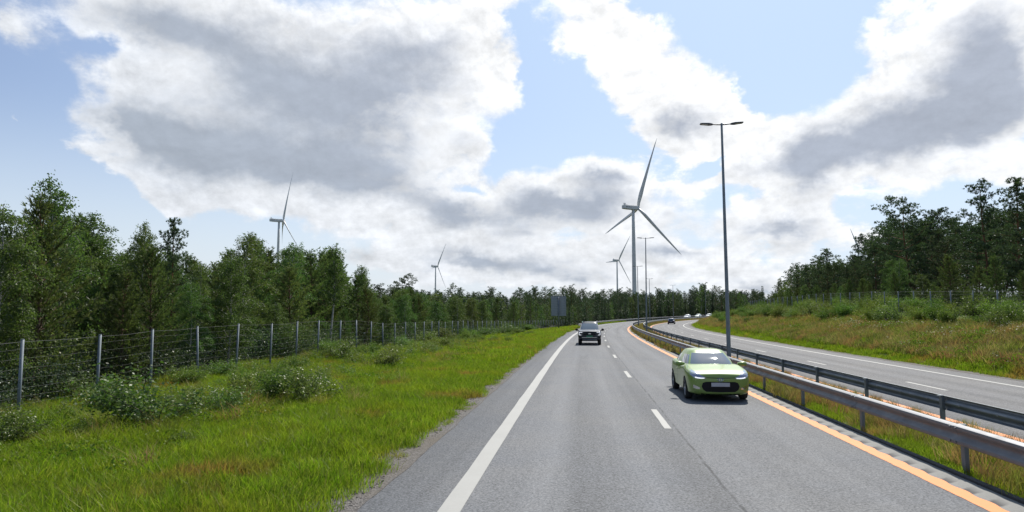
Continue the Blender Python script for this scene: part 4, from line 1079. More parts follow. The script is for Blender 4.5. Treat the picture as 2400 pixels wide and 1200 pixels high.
class Wood:
    def __init__(self): self.v = []; self.f = []; self.n = 0
    def limb(self, pts, r0, r1, n=5):
        pts = np.asarray(pts, float); m_ = len(pts); rad = np.linspace(r0, r1, m_)
        d = nrm(np.gradient(pts, axis=0)); up = np.where(np.abs(d[:, 2:3]) < .9, np.array([[0, 0, 1.]]), np.array([[1., 0, 0]]))
        a = nrm(np.cross(d, up)); b = np.cross(a, d); t_ = np.linspace(0, 2 * np.pi, n, endpoint=False)
        ring = pts[:, None] + (a[:, None] * np.cos(t_)[None, :, None] + b[:, None] * np.sin(t_)[None, :, None]) * rad[:, None, None]
        i = (np.arange(m_ - 1)[:, None] * n + np.arange(n)[None, :]); j = (np.arange(m_ - 1)[:, None] * n + (np.arange(n)[None, :] + 1) % n)
        self.v.append(ring.reshape(-1, 3)); self.f.append(np.stack([i, j, j + n, i + n], -1).reshape(-1, 4) + self.n); self.n += m_ * n
    def get(self): return np.concatenate(self.v), np.concatenate(self.f)
def bend(g, h, amt, n=9, lean=(0, 0)):
    t_ = np.linspace(0, 1, n); w1, w2 = g.normal(0, amt, 2), g.normal(0, amt, 2)
    return np.stack([lean[0] * t_ ** 2 + w1[0] * np.sin(t_ * 3) * h * .03 + w2[0] * np.sin(t_ * 7) * h * .01, lean[1] * t_ ** 2 + w1[1] * np.sin(t_ * 3) * h * .03 + w2[1] * np.sin(t_ * 7) * h * .01, h * t_], 1)
def along(line, z): return np.array([np.interp(z, line[:, 2], line[:, 0]), np.interp(z, line[:, 2], line[:, 1]), z])

def young_pine(seed, h=7.0, wide=1.7, lod=1.0, z0=0.1):
    g = np.random.default_rng(seed); W = Wood(); line = bend(g, h, .8); line = np.vstack([[line[0][0], line[0][1], -.3], line])
    W.limb(line, .10, .012, 7); TP, TD = [], []
    z = h * z0
    while z < h * .97:
        f = z / h; nb = g.integers(4, 7); a0 = g.uniform(0, 6.28)
        for k in range(nb):
            L = (((1 - f) ** .75) * wide * (.55 + .45 * min(1, f / .25)) + .16) * g.uniform(.6, 1.2); az = a0 + 6.28 * k / nb + g.normal(0, .25)
            el = R_(8 + 52 * f + g.normal(0, 7)); b0 = along(line, z); q = np.linspace(0, 1, 5)[:, None]
            dirh = np.array([math.cos(az), math.sin(az), 0.0])
            pts = b0 + dirh * L * q * math.cos(el) + np.array([0, 0, 1.]) * (L * q * math.sin(el) + .25 * L * q ** 2 - (1 - f) * .15 * L * q)
            W.limb(pts, .022 * (1 - f) + .008, .005, 3)
            ns = max(2, int(L / (.115 / lod)))
            for t_ in np.linspace(.22, 1, ns):
                p = np.array([np.interp(t_, q[:, 0], pts[:, c]) for c in range(3)])
                for sd_ in (-1, 1) if t_ < .97 else (0,):
                    lat = np.array([-dirh[1], dirh[0], 0]) * sd_ * g.uniform(.05, .34) * L * (1.15 - t_)
                    TP.append(p + lat + np.array([0, 0, g.uniform(-.03, .1)])); TD.append(dirh * .6 + lat * 1.2 + np.array([0, 0, .75]))
        z += g.uniform(.34, .5) * h / 7
    for t_ in np.linspace(.90, 1.0, 7): TP.append(along(line, h * t_)); TD.append(np.array([0, 0, 1.]) + g.normal(0, .15, 3))
    v, f = needles(g, np.array(TP), np.array(TD), max(4, int(9 * min(1, lod * 1.2))), .21 / lod ** .5, .034 / lod ** .8, .42)
    return W.get(), (v, f)
def old_pine(seed, h=14.0, lod=1.0, spread=1.0, bare=.38, flat=1.0):
    g = np.random.default_rng(seed); W = Wood(); line = bend(g, h, 1.2); line = np.vstack([[line[0][0], line[0][1], -.4], line])
    W.limb(line, .19, .03, 8); TP, TD = [], []
    nb = int(34)
    for k in range(nb):
        f = bare + (1 - bare) * (k + g.uniform(0, .8)) / nb; f = min(f, .985); z = f * h
        u = (f - bare) / (1 - bare); L = (1.0 + 2.3 * (math.sin(math.pi * min(1, .18 + u * .74)) ** .8)) * g.uniform(.55, 1.15) * spread * (1.0 if u < .85 else .7)
        az = k * 2.4 + g.normal(0, .4); el = R_(g.uniform(-8, 18) + 30 * u ** 2); dirh = np.array([math.cos(az), math.sin(az), 0.0]); q = np.linspace(0, 1, 6)[:, None]
        pts = along(line, z) + dirh * L * q * math.cos(el) + np.array([0, 0, 1.]) * (L * q * math.sin(el) + .18 * L * q ** 2) + g.normal(0, .04, (6, 3)) * q
        W.limb(pts, .05 * (1 - u) + .015, .008, 4)
        for t_, rad in ((1.0, .68), (.74, .68), (.5, .55), (.28, .4)):
            c = np.array([np.interp(t_, q[:, 0], pts[:, d]) for d in range(3)]); rr = rad * (.6 + .5 * L / 3) * g.uniform(.75, 1.2)
            m_ = max(4, int(19 * lod * (rr / .6) ** 1.5)); d = nrm(g.normal(0, 1, (m_, 3))) * g.uniform(.2, 1, (m_, 1)) ** .5
            TP.append(c + d * np.array([rr, rr, rr * .42 * flat]) + np.array([0, 0, .1])); TD.append(d * np.array([1, 1, .5]) + np.array([0, 0, .75]))
    for k in range(int(14 * max(.5, lod))):
        z = h * g.uniform(.12, bare + .1); az = g.uniform(0, 6.28); L = g.uniform(.6, 1.8); d = np.array([math.cos(az), math.sin(az), g.uniform(-.25, .15)]); p = along(line, z)
        W.limb([p, p + d * L * .5, p + d * L + np.array([0, 0, g.normal(0, .1)])], .02, .005, 3)
    v, f = needles(g, np.concatenate(TP), np.concatenate(TD), max(5, int(9 * min(1, lod * 1.3))), .28 / lod ** .5, .060 / lod ** .8, .5)
    return W.get(), (v, f)
def birch(seed, h=8.0, wide=1.45, lod=1.0, n=11000, lean=(0, 0), z0=.16, size=.085, cone=.6):
    g = np.random.default_rng(seed); W = Wood(); line = bend(g, h, .9, lean=lean); line = np.vstack([[line[0][0], line[0][1], -.3], line])
    W.limb(line, .085, .010, 7); LP = []; nb = 58
    for k in range(nb):
        f = z0 + (.97 - z0) * (k / nb) ** .9; u = (f - z0) / (1 - z0); L = wide * ((1 - cone) * math.sin(math.pi * min(1, .26 + u * .70)) ** .85 + cone * (1 - u) ** .8 * min(1, .45 + 2.5 * u) * 1.1) * g.uniform(.6, 1.2) + .14
        az = k * 2.4 + g.normal(0, .5); el = R_(55 - 12 * u + g.normal(0, 9)); d = np.array([math.cos(az) * math.cos(el), math.sin(az) * math.cos(el), math.sin(el)]); q = np.linspace(0, 1, 7)[:, None]
        pts = along(line, f * h) + d * L * 1.35 * q + np.array([lean[0] * .05, lean[1] * .05, -.75 * L]) * q ** 3 + g.normal(0, .03, (7, 3)) * q
        W.limb(pts, .02 * (1 - u) + .008, .003, 3)
        m_ = max(3, int(n * lod * L / (nb * wide * .8)))
        t_ = g.uniform(.12, 1, m_) ** .75; c = np.stack([np.interp(t_, q[:, 0], pts[:, dd]) for dd in range(3)], 1)
        # sprigs: leaves gather round short twigs
        tw = g.normal(0, .17, (max(2, m_ // 14), 3)) * np.array([1, 1, .8]); c = c + tw[g.integers(0, len(tw), m_)] * (1.25 - .5 * t_[:, None]) + g.normal(0, .055, (m_, 3)) + np.array([0, 0, -.06]) * g.uniform(0, 1.5, (m_, 1))
        LP.append(c)
    v, f = leaves(g, np.concatenate(LP), size / lod ** .5, .75, .6); return W.get(), (v, f)
def spruce(seed, h=10.0, wide=1.7, lod=1.0):
    g = np.random.default_rng(seed); W = Wood(); line = bend(g, h, .25); line = np.vstack([[line[0][0], line[0][1], -.3], line]); W.limb(line, .13, .01, 6); TP, TD = [], []
    z = .05 * h
    while z < .985 * h:
        f = z / h; nb = max(4, int(8 * (1 - f) + 3)); a0 = g.uniform(0, 6.28)
        for k in range(nb):
            L = (wide * (1 - f) ** .85 + .1) * g.uniform(.7, 1.15); az = a0 + 6.28 * k / nb + g.normal(0, .2); dirh = np.array([math.cos(az), math.sin(az), 0.0]); lat = np.array([-dirh[1], dirh[0], 0])
            for t_ in np.linspace(.15, 1, max(2, int(L / (.17 / lod)))):
                p = along(line, z) + dirh * L * t_ + np.array([0, 0, L * (-.35 * t_ + .28 * t_ ** 2) + .5 * f * L * t_])
                for sd_ in (-1, 1):
                    TP.append(p + lat * sd_ * g.uniform(.02, .22) * L * (1.2 - t_)); TD.append(dirh * .9 + lat * sd_ * .5 + np.array([0, 0, -.05 + .3 * f]))
        z += g.uniform(.28, .4) * h / 10 / max(.6, lod ** .5)
    TP.append(along(line, h * .97)); TD.append(np.array([0, 0, 1.]))
    v, f = needles(g, np.array(TP), np.array(TD), max(4, int(6 * min(1, lod * 1.4))), .29 / lod ** .5, .075 / lod ** .9, .30); return W.get(), (v, f)
def shrub(seed, h=1.2, wide=.8, n=3200, size=.06, upright=.8):
    g = np.random.default_rng(seed); W = Wood(); LP = []
    for k in range(13):
        az = g.uniform(0, 6.28); sp_ = wide * g.uniform(.15, 1.0); hh = h * g.uniform(.55, 1.0) * (1.1 - .35 * sp_ / wide); q = np.linspace(0, 1, 6)[:, None]
        pts = np.array([math.cos(az) * .06, math.sin(az) * .06, -.08]) + np.array([math.cos(az), math.sin(az), 0]) * sp_ * q ** (1 / upright) + np.array([0, 0, 1.]) * hh * q ** upright + g.normal(0, .03, (6, 3)) * q
        W.limb(pts, .013, .003, 4)
        m_ = n // 13; t_ = g.uniform(.15, 1, m_) ** .7; c = np.stack([np.interp(t_, q[:, 0], pts[:, d]) for d in range(3)], 1)
        tw = g.normal(0, .13, (m_ // 12, 3)) * wide; LP.append(c + tw[g.integers(0, len(tw), m_)] * (.5 + .6 * t_[:, None]) + g.normal(0, .045, (m_, 3)))
    P = np.concatenate(LP); P[:, 2] = np.maximum(P[:, 2], .02); v, f = leaves(g, P, size, .6, -.2); return W.get(), (v, f)

PROTO = {}
def proto(key, name, fn, mats):
    (wv, wf), (lv, lf_) = fn
    PROTO[key] = (name, me_np('trunk', wv, wf, [mats[0]], smooth=True), me_np('crown', lv, lf_, [mats[1]]))
for i in range(4): proto(('young_pine', i), 'pine_tree', young_pine(10 + i, 7.0, (2.3, 2.0, 2.5, 1.8)[i], z0=.04), (M_bark_pine, M_pine))
for i in range(4): proto(('birch', i), 'birch_tree', birch(30 + i, 8.0, (2.1, 1.8, 2.3, 1.9)[i], n=25000, z0=(.05, .08, .04, .06)[i], size=.078, cone=(.65, .3, .7, .5)[i]), (M_bark_birch, M_birch))
proto(('slim_birch', 0), 'birch_tree', birch(44, 8.0, .95, n=8000, z0=.42), (M_bark_birch, M_birch))
proto(('lean_birch', 0), 'birch_tree', birch(45, 8.0, 1.75, n=21000, lean=(-1.1, 0), z0=.08, size=.078, cone=.9), (M_bark_birch, M_birch))
proto(('lone_birch', 0), 'birch_tree', birch(46, 8.0, .85, n=8000, z0=.5, size=.08, cone=.1), (M_bark_birch, M_birch))
for i in range(4): proto(('old_pine', i), 'pine_tree', old_pine(60 + i, 14.0, 1.0, (1.0, 1.2, .9, 1.05)[i], (.26, .20, .32, .18)[i]), (M_bark_pine, M_pine_dark))
proto(('spire_pine', 0), 'pine_tree', old_pine(66, 14.0, 1.0, .72, .16), (M_bark_pine, M_pine_dark))
proto(('spire_pine', 1), 'pine_tree', old_pine(67, 14.0, 1.0, .62, .14, 1.3), (M_bark_pine, M_pine_dark))
for i in range(2): proto(('bushy_pine', i), 'pine_tree', young_pine(80 + i, 7.0, 2.3, z0=.05), (M_bark_pine, M_pine))
for i in range(2): proto(('spruce', i), 'spruce_tree', spruce(90 + i, 10.0, (1.7, 1.3)[i]), (M_bark_dark, M_spruce))
FAR = {}
def far_proto(key, name, fn, mats):
    (wv, wf), (lv, lf_) = fn
    FAR[key] = (name, me_np(name, np.concatenate([wv, lv]), [np.concatenate([wf, lf_ + len(wv)])], mats, midx=np.concatenate([np.zeros(len(wf)), np.ones(len(lf_))])))
for i in range(3): far_proto(('old_pine', i), 'pine_tree', old_pine(110 + i, 14.0, .45, (1.1, 1.3, .95)[i], (.08, .06, .12)[i]), (M_bark_pine, M_pine_dark))
for i in range(2): far_proto(('young_pine', i), 'pine_tree', young_pine(120 + i, 7.0, 1.8, .6, z0=.04), (M_bark_pine, M_pine))
for i in range(3): far_proto(('birch', i), 'birch_tree', birch(130 + i, 8.0, (1.6, 1.35, 1.8)[i], .3, z0=.08), (M_bark_birch, M_birch))
for i in range(2): far_proto(('spruce', i), 'spruce_tree', spruce(140 + i, 10.0, (1.7, 1.3)[i], .5), (M_bark_dark, M_spruce))
HN = {'young_pine': 7.0, 'bushy_pine': 7.0, 'birch': 8.0, 'slim_birch': 8.0, 'lean_birch': 8.0, 'lone_birch': 8.0, 'old_pine': 14.0, 'spire_pine': 14.0, 'spruce': 10.0}

def plant(kind, var, s, r, h, label, group=None, wide=1.0, rot=None, cat=None, dz=0.0):
    name, trunk, crown = PROTO[(kind, var)]
    k = h / HN[kind]; rot = random.uniform(0, 6.283) if rot is None else rot
    root = empty(name, P3(s, r, dz), rot, (k * wide, k * wide, k))
    tag(root, label, cat or name.split('_')[0] + ' tree', group)
    obj('trunk', trunk, root); obj('crown', crown, root)
    return root
def plant_far(kind, var, s, r, h, label, group):
    name, me = FAR[(kind, var)]
    o = obj(name, me); k = h / HN[kind]; o.location = P3(s, r); o.rotation_euler = (0, 0, random.uniform(0, 6.283)); wd = random.uniform(.85, 1.2); o.scale = (k * wd, k * wd, k)
    tag(o, label, name.split('_')[0] + ' tree', group); return o
random.seed(11)
LB = ['bushy dark-green young pine within the dense wood behind the left fence', 'mid-height second-row pine seen behind the twentieth post of the left fence', 'mid-height front-row pine seen behind the fifteenth post of the left fence', 'mid-height deep-standing pine seen behind the twentieth post of the left fence', 'mid-height front-row birch seen behind the twentieth post of the left fence', 'mid-height deep-standing pine seen behind the third post of the left fence', 'leafy birch within the dense wood behind the left fence', 'mid-height deep-standing birch seen behind the tenth post of the left fence', 'tall second-row pine seen behind the eighth post of the left fence', 'mid-height front-row pine seen behind the tenth post of the left fence', 'mid-height front-row birch seen behind the fourteenth post of the left fence', 'tall deep-standing pine seen behind the ninth post of the left fence', 'mid-height deep-standing pine seen behind the fourth post of the left fence', 'tall deep-standing pine above the sixth right-fence post counted from the right edge', 'bushy young pine low in the wood behind the right fence', 'tall deep-standing narrow pine above the seventh right-fence post counted from the right edge', 'dark pine in the wood above the right embankment', 'mid-height deep-standing pine above the first right-fence post counted from the right edge', 'low front-row bushy pine above the second right-fence post counted from the right edge', 'narrow dark pine in the wood above the right embankment', 'low front-row bushy pine above the sixth right-fence post counted from the right edge', 'light-green birch low in the wood behind the right fence', 'low front-row birch above the eleventh right-fence post counted from the right edge', 'tall deep-standing pine above the fifth right-fence post counted from the right edge', 'tall deep-standing pine above the fourth right-fence post counted from the right edge', 'low front-row birch above the sixth right-fence post counted from the right edge', 'low front-row bushy pine above the seventeenth right-fence post counted from the right edge', 'mid-height second-row pine above the eleventh right-fence post counted from the right edge', 'low front-row bushy pine above the ninth right-fence post counted from the right edge', 'mid-height second-row pine above the ninth right-fence post counted from the right edge', 'mid-height second-row pine above the thirteenth right-fence post counted from the right edge', 'mid-height birch in the back of the far wood, left of the small turbine', 'low spruce in the back of the far wood, right of the small turbine', 'low birch in the back of the far wood, right of the small turbine', 'mid-height spruce in the back of the far wood, left of the road sign', 'mid-height young pine in the back of the far wood, right of the small turbine', 'low birch in the back of the far wood, left of the road sign', 'mid-height spruce in the back of the far wood, left of the small turbine', 'low spruce in the back of the far wood, left of the road sign', 'low birch in the back of the far wood, right of the road sign', 'mid-height birch in the back of the far wood, left of the road sign', 'mid-height young pine in the back of the far wood, left of the small turbine', 'low young pine in the back of the far wood, right of the small turbine', 'low young pine in the back of the far wood, left of the road sign', 'mid-height spruce in the back of the far wood, right of the small turbine', 'mid-height birch in the back of the far wood, right of the small turbine', 'mid-height young pine in the back of the far wood, left of the road sign', 'low birch in the back of the far wood, left of the small turbine', 'low spruce in the back of the far wood, right of the road sign', 'low spruce in the back of the far wood, left of the small turbine', 'tall spruce in the back of the far wood, left of the small turbine', 'mid-height pine in the back of the far wood, left of the road sign', 'tall pine in the back of the far wood, left of the small turbine', 'mid-height pine in the back of the far wood, right of the small turbine', 'mid-height pine in the back of the far wood, left of the small turbine', 'tall spruce in the back of the far wood, right of the small turbine', 'mid-height spruce in the back of the far wood, left of the nearest wind turbine', 'mid-height spruce in the front of the far wood, left of the nearest wind turbine', 'tall spruce in the back of the far wood, left of the dark blue car', 'mid-height spruce in the back of the far wood, left of the pickup', 'mid-height birch in the back of the far wood, left of the pickup', 'tall spruce in the back of the far wood, right of the dark blue car', 'tall spruce in the back of the far wood, right of the nearest street lamp', 'tall birch in the back of the far wood, left of the nearest street lamp', 'tall spruce in the back of the far wood, right of the distant pale cars', 'low pine in the front of the far wood, left of the pickup', 'tall pine in the back of the far wood, right of the nearest street lamp', 'mid-height spruce in the front of the far wood, right of the nearest wind turbine', 'low spruce in the back of the far wood, left of the pickup', 'tall spruce in the front of the far wood, right of the distant pale cars', 'tall birch in the back of the far wood, right of the dark blue car', 'low spruce in the front of the far wood, right of the pickup', 'tall spruce in the front of the far wood, left of the nearest street lamp', 'tall birch in the back of the far wood, right of the nearest street lamp', 'tall pine in the front of the far wood, right of the nearest street lamp', 'tall spruce in the back of the far wood, left of the distant pale cars', 'tall spruce in the front of the far wood, right of the nearest street lamp', 'mid-height spruce in the back of the far wood, right of the nearest street lamp', 'mid-height pine in the front of the far wood, right of the dark blue car', 'mid-height birch in the back of the far wood, left of the nearest wind turbine', 'tall pine in the back of the far wood, right of the nearest wind turbine', 'low spruce in the front of the far wood, right of the road sign', 'mid-height pine in the back of the far wood, left of the nearest wind turbine', 'mid-height birch in the back of the far wood, right of the pickup', 'mid-height spruce in the back of the far wood, right of the pickup', 'mid-height spruce in the front of the far wood, right of the pickup', 'mid-height pine in the front of the far wood, right of the nearest wind turbine', 'tall pine in the back of the far wood, right of the distant pale cars', 'tall spruce in the back of the far wood, left of the nearest street lamp', 'tall birch in the front of the far wood, right of the nearest street lamp', 'mid-height spruce in the back of the far wood, right of the nearest wind turbine', 'mid-height birch in the front of the far wood, left of the nearest wind turbine', 'tall spruce in the back of the far wood, right of the nearest wind turbine', 'mid-height pine in the back of the far wood, right of the pickup', 'tall spruce in the front of the far wood, left of the distant pale cars', 'low spruce in the front of the far wood, left of the pickup', 'tall pine in the front of the far wood, left of the nearest street lamp', 'tall spruce in the front of the far wood, left of the dark blue car', 'mid-height spruce in the front of the far wood, left of the dark blue car', 'tall spruce in the back of the far wood, left of the right wood', 'mid-height spruce in the front of the far wood, left of the right wood', 'tall birch in the back of the far wood, right of the right wood', 'tall spruce in the back of the far wood, right of the right wood', 'mid-height birch in the back of the far wood, right of the right wood', 'mid-height pine in the front of the far wood, left of the right wood', 'tall pine in the back of the far wood, right of the right wood', 'mid-height birch in the front of the far wood, left of the right wood', 'tall spruce in the front of the far wood, right of the right wood', 'tall pine in the front of the far wood, left of the right wood', 'tall birch in the front of the far wood, left of the right wood']
GR = ['trees of the far wood', 'trees of the left wood', 'trees of the right wood']
NEAR = [
('lean_birch',0,24.9,-20.5,8.54,'tallest birch at the left, its windblown top leaning left above the wood',None,1.0,0.0),
('young_pine',0,20.7,-18.4,6.74,'young pine with upright candles, left of the tall leaning birch',None,1.0,None),
('birch',1,18.5,-17.6,6.36,'birch cut by the left edge of the photograph, behind the first fence post',None,1.0,None),
('birch',3,27.9,-19.5,6.99,'slim young birch with a thin pointed top, right of the tall leaning birch',None,0.7,None),
('spire_pine',1,31.4,-20.5,7.29,'narrow dark pine standing alone against the sky in the left wood',None,0.75,None),
('birch',2,38.1,-20.0,7.66,'broad full birch with a pointed top, left of the wind turbine tower',None,1.0,None),
('birch',0,47.9,-21.5,8.21,'birch in front of the lower blade of the left wind turbine',None,1.0,None),
('slim_birch',0,44.7,-17.4,7.56,'slim birch with a bare white trunk close behind the wire fence',None,1.2,None),
('lone_birch',0,60.8,-21,7.61,'slender birch with a small round crown at the far end of the left wood',None,1.0,None),
('old_pine',1,130.5,-40,10.88,'dark broad-crowned pine above the low left wood, left of a small wind turbine',None,1.0,None),
('old_pine',0,107.6,-36,7.89,'small dark round-topped pine right of the slender birch',None,1.0,None),
('old_pine',1,91.6,40,13.46,'big layered pine with a broad flat crown above the right fence',None,1.0,None),
('old_pine',3,90.6,44,12.07,'round-topped pine between the layered pine and the pointed one',None,1.1,None),
('spire_pine',0,81.0,44,13.73,'tall pointed pine with a narrow dark crown on the right',None,1.0,None),
('spire_pine',1,70.1,42,12.51,'tall pine cut by the right edge of the photograph',None,1.0,None),
('old_pine',2,123.1,45,12.28,'thin-topped pine right of the turbine blade tip',None,0.6,None),
('old_pine',2,108.0,42,10.49,'dark pine leaning against the left side of the layered pine',None,0.9,None),
('old_pine',0,152.4,46,12.0,'flat-topped pine in the left half of the right wood',None,1.0,None),
('bushy_pine',0,66.5,33.5,5.44,'bushy light-green young pine in front of the round-topped pine',None,1.15,None),
('bushy_pine',1,59.1,33.5,4.84,'bushy light-green young pine below the pointed pine',None,1.0,None),
('young_pine',2,53.8,32.5,3.51,'low bushy pine behind the right fence at the right edge',None,1.0,None),
('young_pine',1,89.0,32.5,3.8,'small bright conical pine behind the right fence',None,1.0,None),
('young_pine',3,84.4,33,3.46,'small narrow pine just right of the bright conical one',None,1.0,None),
('birch',2,122.3,31.5,4.23,'light-green roundish birch at the left end of the right fence',None,1.0,None),
('young_pine',1,65.2,-21.7,5.59,'mid-height second-row pine seen behind the eleventh post of the left fence',GR[1],1.18,None),
('young_pine',3,32.2,-18.8,5.3,'mid-height front-row pine seen behind the fourth post of the left fence',GR[1],1.22,None),
('young_pine',2,45.1,-23.3,6.25,'mid-height second-row pine seen behind the fifth post of the left fence',GR[1],1.01,None),
('young_pine',3,133.5,-35.2,7.28,LB[0],GR[1],1.07,None),
('birch',3,55.9,-21.7,7.29,'tall second-row birch seen behind the ninth post of the left fence',GR[1],1.14,None),
('young_pine',0,101.3,-28.4,7.28,'tall deep-standing pine seen behind the fourteenth post of the left fence',GR[1],1.06,None),
('young_pine',2,47.7,-17.6,3.18,'low front-row pine seen behind the ninth post of the left fence',GR[1],1.09,None),
('young_pine',1,100.4,-21.7,5.55,LB[1],GR[1],1.33,None),
('young_pine',0,76.3,-19.7,4.99,LB[2],GR[1],1.29,None),
('birch',1,57.2,-17.4,3.77,'low front-row birch seen behind the twelfth post of the left fence',GR[1],1.34,None),
('young_pine',3,119.1,-25.2,6.16,LB[3],GR[1],1.11,None),
('young_pine',2,80.6,-32.2,10.88,LB[0],GR[1],1.24,None),
('young_pine',1,41.7,-20.4,3.47,'low second-row pine seen behind the sixth post of the left fence',GR[1],1.06,None),
('young_pine',0,100.7,-47.4,11,LB[0],GR[1],1.28,None),
('birch',0,96.3,-17.7,5.72,LB[4],GR[1],1.09,None),
('young_pine',0,110.6,-21.1,5.81,LB[1],GR[1],1.18,None),
('birch',3,110.2,-27.4,3.52,'low deep-standing birch seen behind the seventeenth post of the left fence',GR[1],1.04,None),
('birch',3,84.3,-24.3,6.56,'tall deep-standing birch seen behind the fourteenth post of the left fence',GR[1],1.31,None),
('birch',1,31.5,-23.5,3.66,'low second-row birch seen behind the second post of the left fence',GR[1],1.17,None),
('young_pine',1,90.5,-27.6,4.01,'low deep-standing pine seen behind the thirteenth post of the left fence',GR[1],1.17,None),
('young_pine',0,42.0,-27.8,6.22,LB[5],GR[1],1.06,None),
('young_pine',1,51.3,-27.1,9.18,'tall deep-standing pine seen behind the fifth post of the left fence',GR[1],1.25,None),
('birch',2,92.3,-23.6,6.39,'mid-height second-row birch seen behind the sixteenth post of the left fence',GR[1],1.33,None),
('young_pine',1,68.9,-21.3,4.94,'mid-height second-row pine seen behind the twelfth post of the left fence',GR[1],1.33,None),
('birch',3,59.5,-28.1,7.54,'tall deep-standing birch seen behind the sixth post of the left fence',GR[1],1.22,None),
('young_pine',3,117.9,-18.0,5.05,LB[0],GR[1],1.21,None),
('birch',0,74.0,-17.1,4.61,'mid-height front-row birch seen behind the seventeenth post of the left fence',GR[1],1.13,None),
('birch',1,107.1,-18.1,5.68,LB[6],GR[1],1.15,None),
('young_pine',0,78.0,-45.8,9.18,LB[0],GR[1],1.23,None),
('young_pine',2,26.0,-17.9,5.64,'mid-height front-row pine seen behind the third post of the left fence',GR[1],1.02,None),
('young_pine',2,88.5,-30.6,5.77,LB[0],GR[1],1.14,None),
('young_pine',0,22.7,-19.6,4.46,LB[0],GR[1],1.08,None),
('young_pine',0,53.3,-37.0,5.71,LB[0],GR[1],1.32,None),
('young_pine',1,36.5,-30.0,8.55,LB[0],GR[1],1.33,None),
('young_pine',2,134.7,-21.5,6.8,LB[0],GR[1],1.32,None),
('young_pine',1,81.3,-21.1,5.66,'mid-height second-row pine seen behind the fifteenth post of the left fence',GR[1],1.35,None),
('birch',3,67.3,-24.6,6.0,LB[7],GR[1],1.08,None),
('birch',2,30.3,-25.3,7.38,LB[6],GR[1],1.2,None),
('birch',2,105.8,-25.8,6.93,'tall deep-standing birch seen behind the seventeenth post of the left fence',GR[1],1.31,None),
('young_pine',2,20.6,-21.5,5.46,LB[0],GR[1],1.23,None),
('birch',2,71.0,-33.5,10.32,LB[6],GR[1],1.24,None),
('young_pine',2,129.9,-28.9,7.11,'tall deep-standing pine seen behind the twentieth post of the left fence',GR[1],1.05,None),
('birch',3,97.3,-29.2,6.74,'tall deep-standing birch seen behind the thirteenth post of the left fence',GR[1],1.3,None),
('birch',0,121.9,-21.5,5.78,LB[6],GR[1],1.28,None),
('birch',2,78.7,-26.1,5.9,'mid-height deep-standing birch seen behind the eleventh post of the left fence',GR[1],1.27,None),
('birch',2,88.9,-18.0,5.88,LB[4],GR[1],1.2,None),
('young_pine',0,53.3,-21.4,7.77,LB[8],GR[1],1.13,None),
('young_pine',2,93.6,-39.1,11.14,LB[0],GR[1],1.25,None),
('young_pine',1,48.5,-45.7,8.96,LB[0],GR[1],1.24,None),
('birch',0,45.0,-37.0,7.35,LB[6],GR[1],1.31,None),
('young_pine',1,54.0,-48.7,10.49,LB[0],GR[1],1.28,None),
('young_pine',2,130.9,-17.2,5.78,LB[0],GR[1],1.27,None),
('young_pine',0,88.5,-22.3,3.01,'low second-row pine seen behind the sixteenth post of the left fence',GR[1],1.1,None),
('young_pine',2,55.8,-27.7,8.53,'tall deep-standing pine seen behind the sixth post of the left fence',GR[1],1.31,None),
('young_pine',1,28.4,-26.0,6.01,'mid-height deep-standing pine seen behind the first post of the left fence',GR[1],1.0,None),
('birch',1,29.6,-21.1,5.96,'mid-height second-row birch seen behind the third post of the left fence',GR[1],1.3,None),
('birch',3,59.1,-23.7,5.98,'mid-height second-row birch seen behind the eighth post of the left fence',GR[1],1.16,None),
('young_pine',0,83.5,-18.2,3.71,'low front-row pine seen behind the nineteenth post of the left fence',GR[1],1.32,None),
('young_pine',3,55.6,-51.6,8.06,LB[0],GR[1],1.26,None),
('birch',1,72.5,-25.4,5.85,LB[7],GR[1],1.16,None),
('birch',1,31.8,-28.0,5.32,'mid-height deep-standing birch seen behind the first post of the left fence',GR[1],1.34,None),
('young_pine',0,35.4,-23.6,3.58,'low second-row pine seen behind the third post of the left fence',GR[1],1.3,None),
('young_pine',3,86.8,-27.6,6.09,'mid-height deep-standing pine seen behind the twelfth post of the left fence',GR[1],1.09,None),
('young_pine',2,40.1,-18.4,5.52,'mid-height front-row pine seen behind the seventh post of the left fence',GR[1],1.33,None),
('young_pine',1,114.6,-36.4,7.82,LB[0],GR[1],1.34,None),
('birch',3,126.5,-22.0,6.49,LB[6],GR[1],1.12,None),
('birch',2,28.4,-17.6,4.33,'low front-row birch seen behind the fourth post of the left fence',GR[1],1.01,None),
('birch',3,103.7,-53.0,7.3,LB[6],GR[1],1.03,None),
('young_pine',0,56.2,-37.9,7.67,LB[0],GR[1],1.14,None),
('birch',2,38.9,-23.5,6.08,'mid-height second-row birch seen behind the fourth post of the left fence',GR[1],1.02,None),
('young_pine',2,43.8,-30.1,6.43,LB[0],GR[1],1.03,None),
('young_pine',3,50.8,-17.2,4.96,LB[9],GR[1],1.17,None),
('birch',1,67.1,-18.9,5.0,LB[10],GR[1],1.01,None),
('young_pine',0,100.5,-40.7,9.8,LB[0],GR[1],1.34,None),
('young_pine',2,53.1,-18.5,6.01,LB[9],GR[1],1.15,None),
('young_pine',1,123.2,-49.8,11.52,LB[0],GR[1],1.07,None),
('birch',2,118.0,-32.5,4.84,LB[6],GR[1],1.09,None),
('young_pine',0,81.2,-46.7,10.31,LB[0],GR[1],1.2,None),
('young_pine',3,61.7,-24.4,9.14,LB[11],GR[1],1.24,None),
('young_pine',2,46.8,-34.6,7.12,LB[0],GR[1],1.09,None),
('young_pine',1,65.9,-29.8,8.81,'tall deep-standing pine seen behind the seventh post of the left fence',GR[1],1.25,None),
('young_pine',2,96.5,-41.9,9.72,LB[0],GR[1],1.08,None),
('birch',2,35.8,-20.3,4.81,'mid-height second-row birch seen behind the fifth post of the left fence',GR[1],1.03,None),
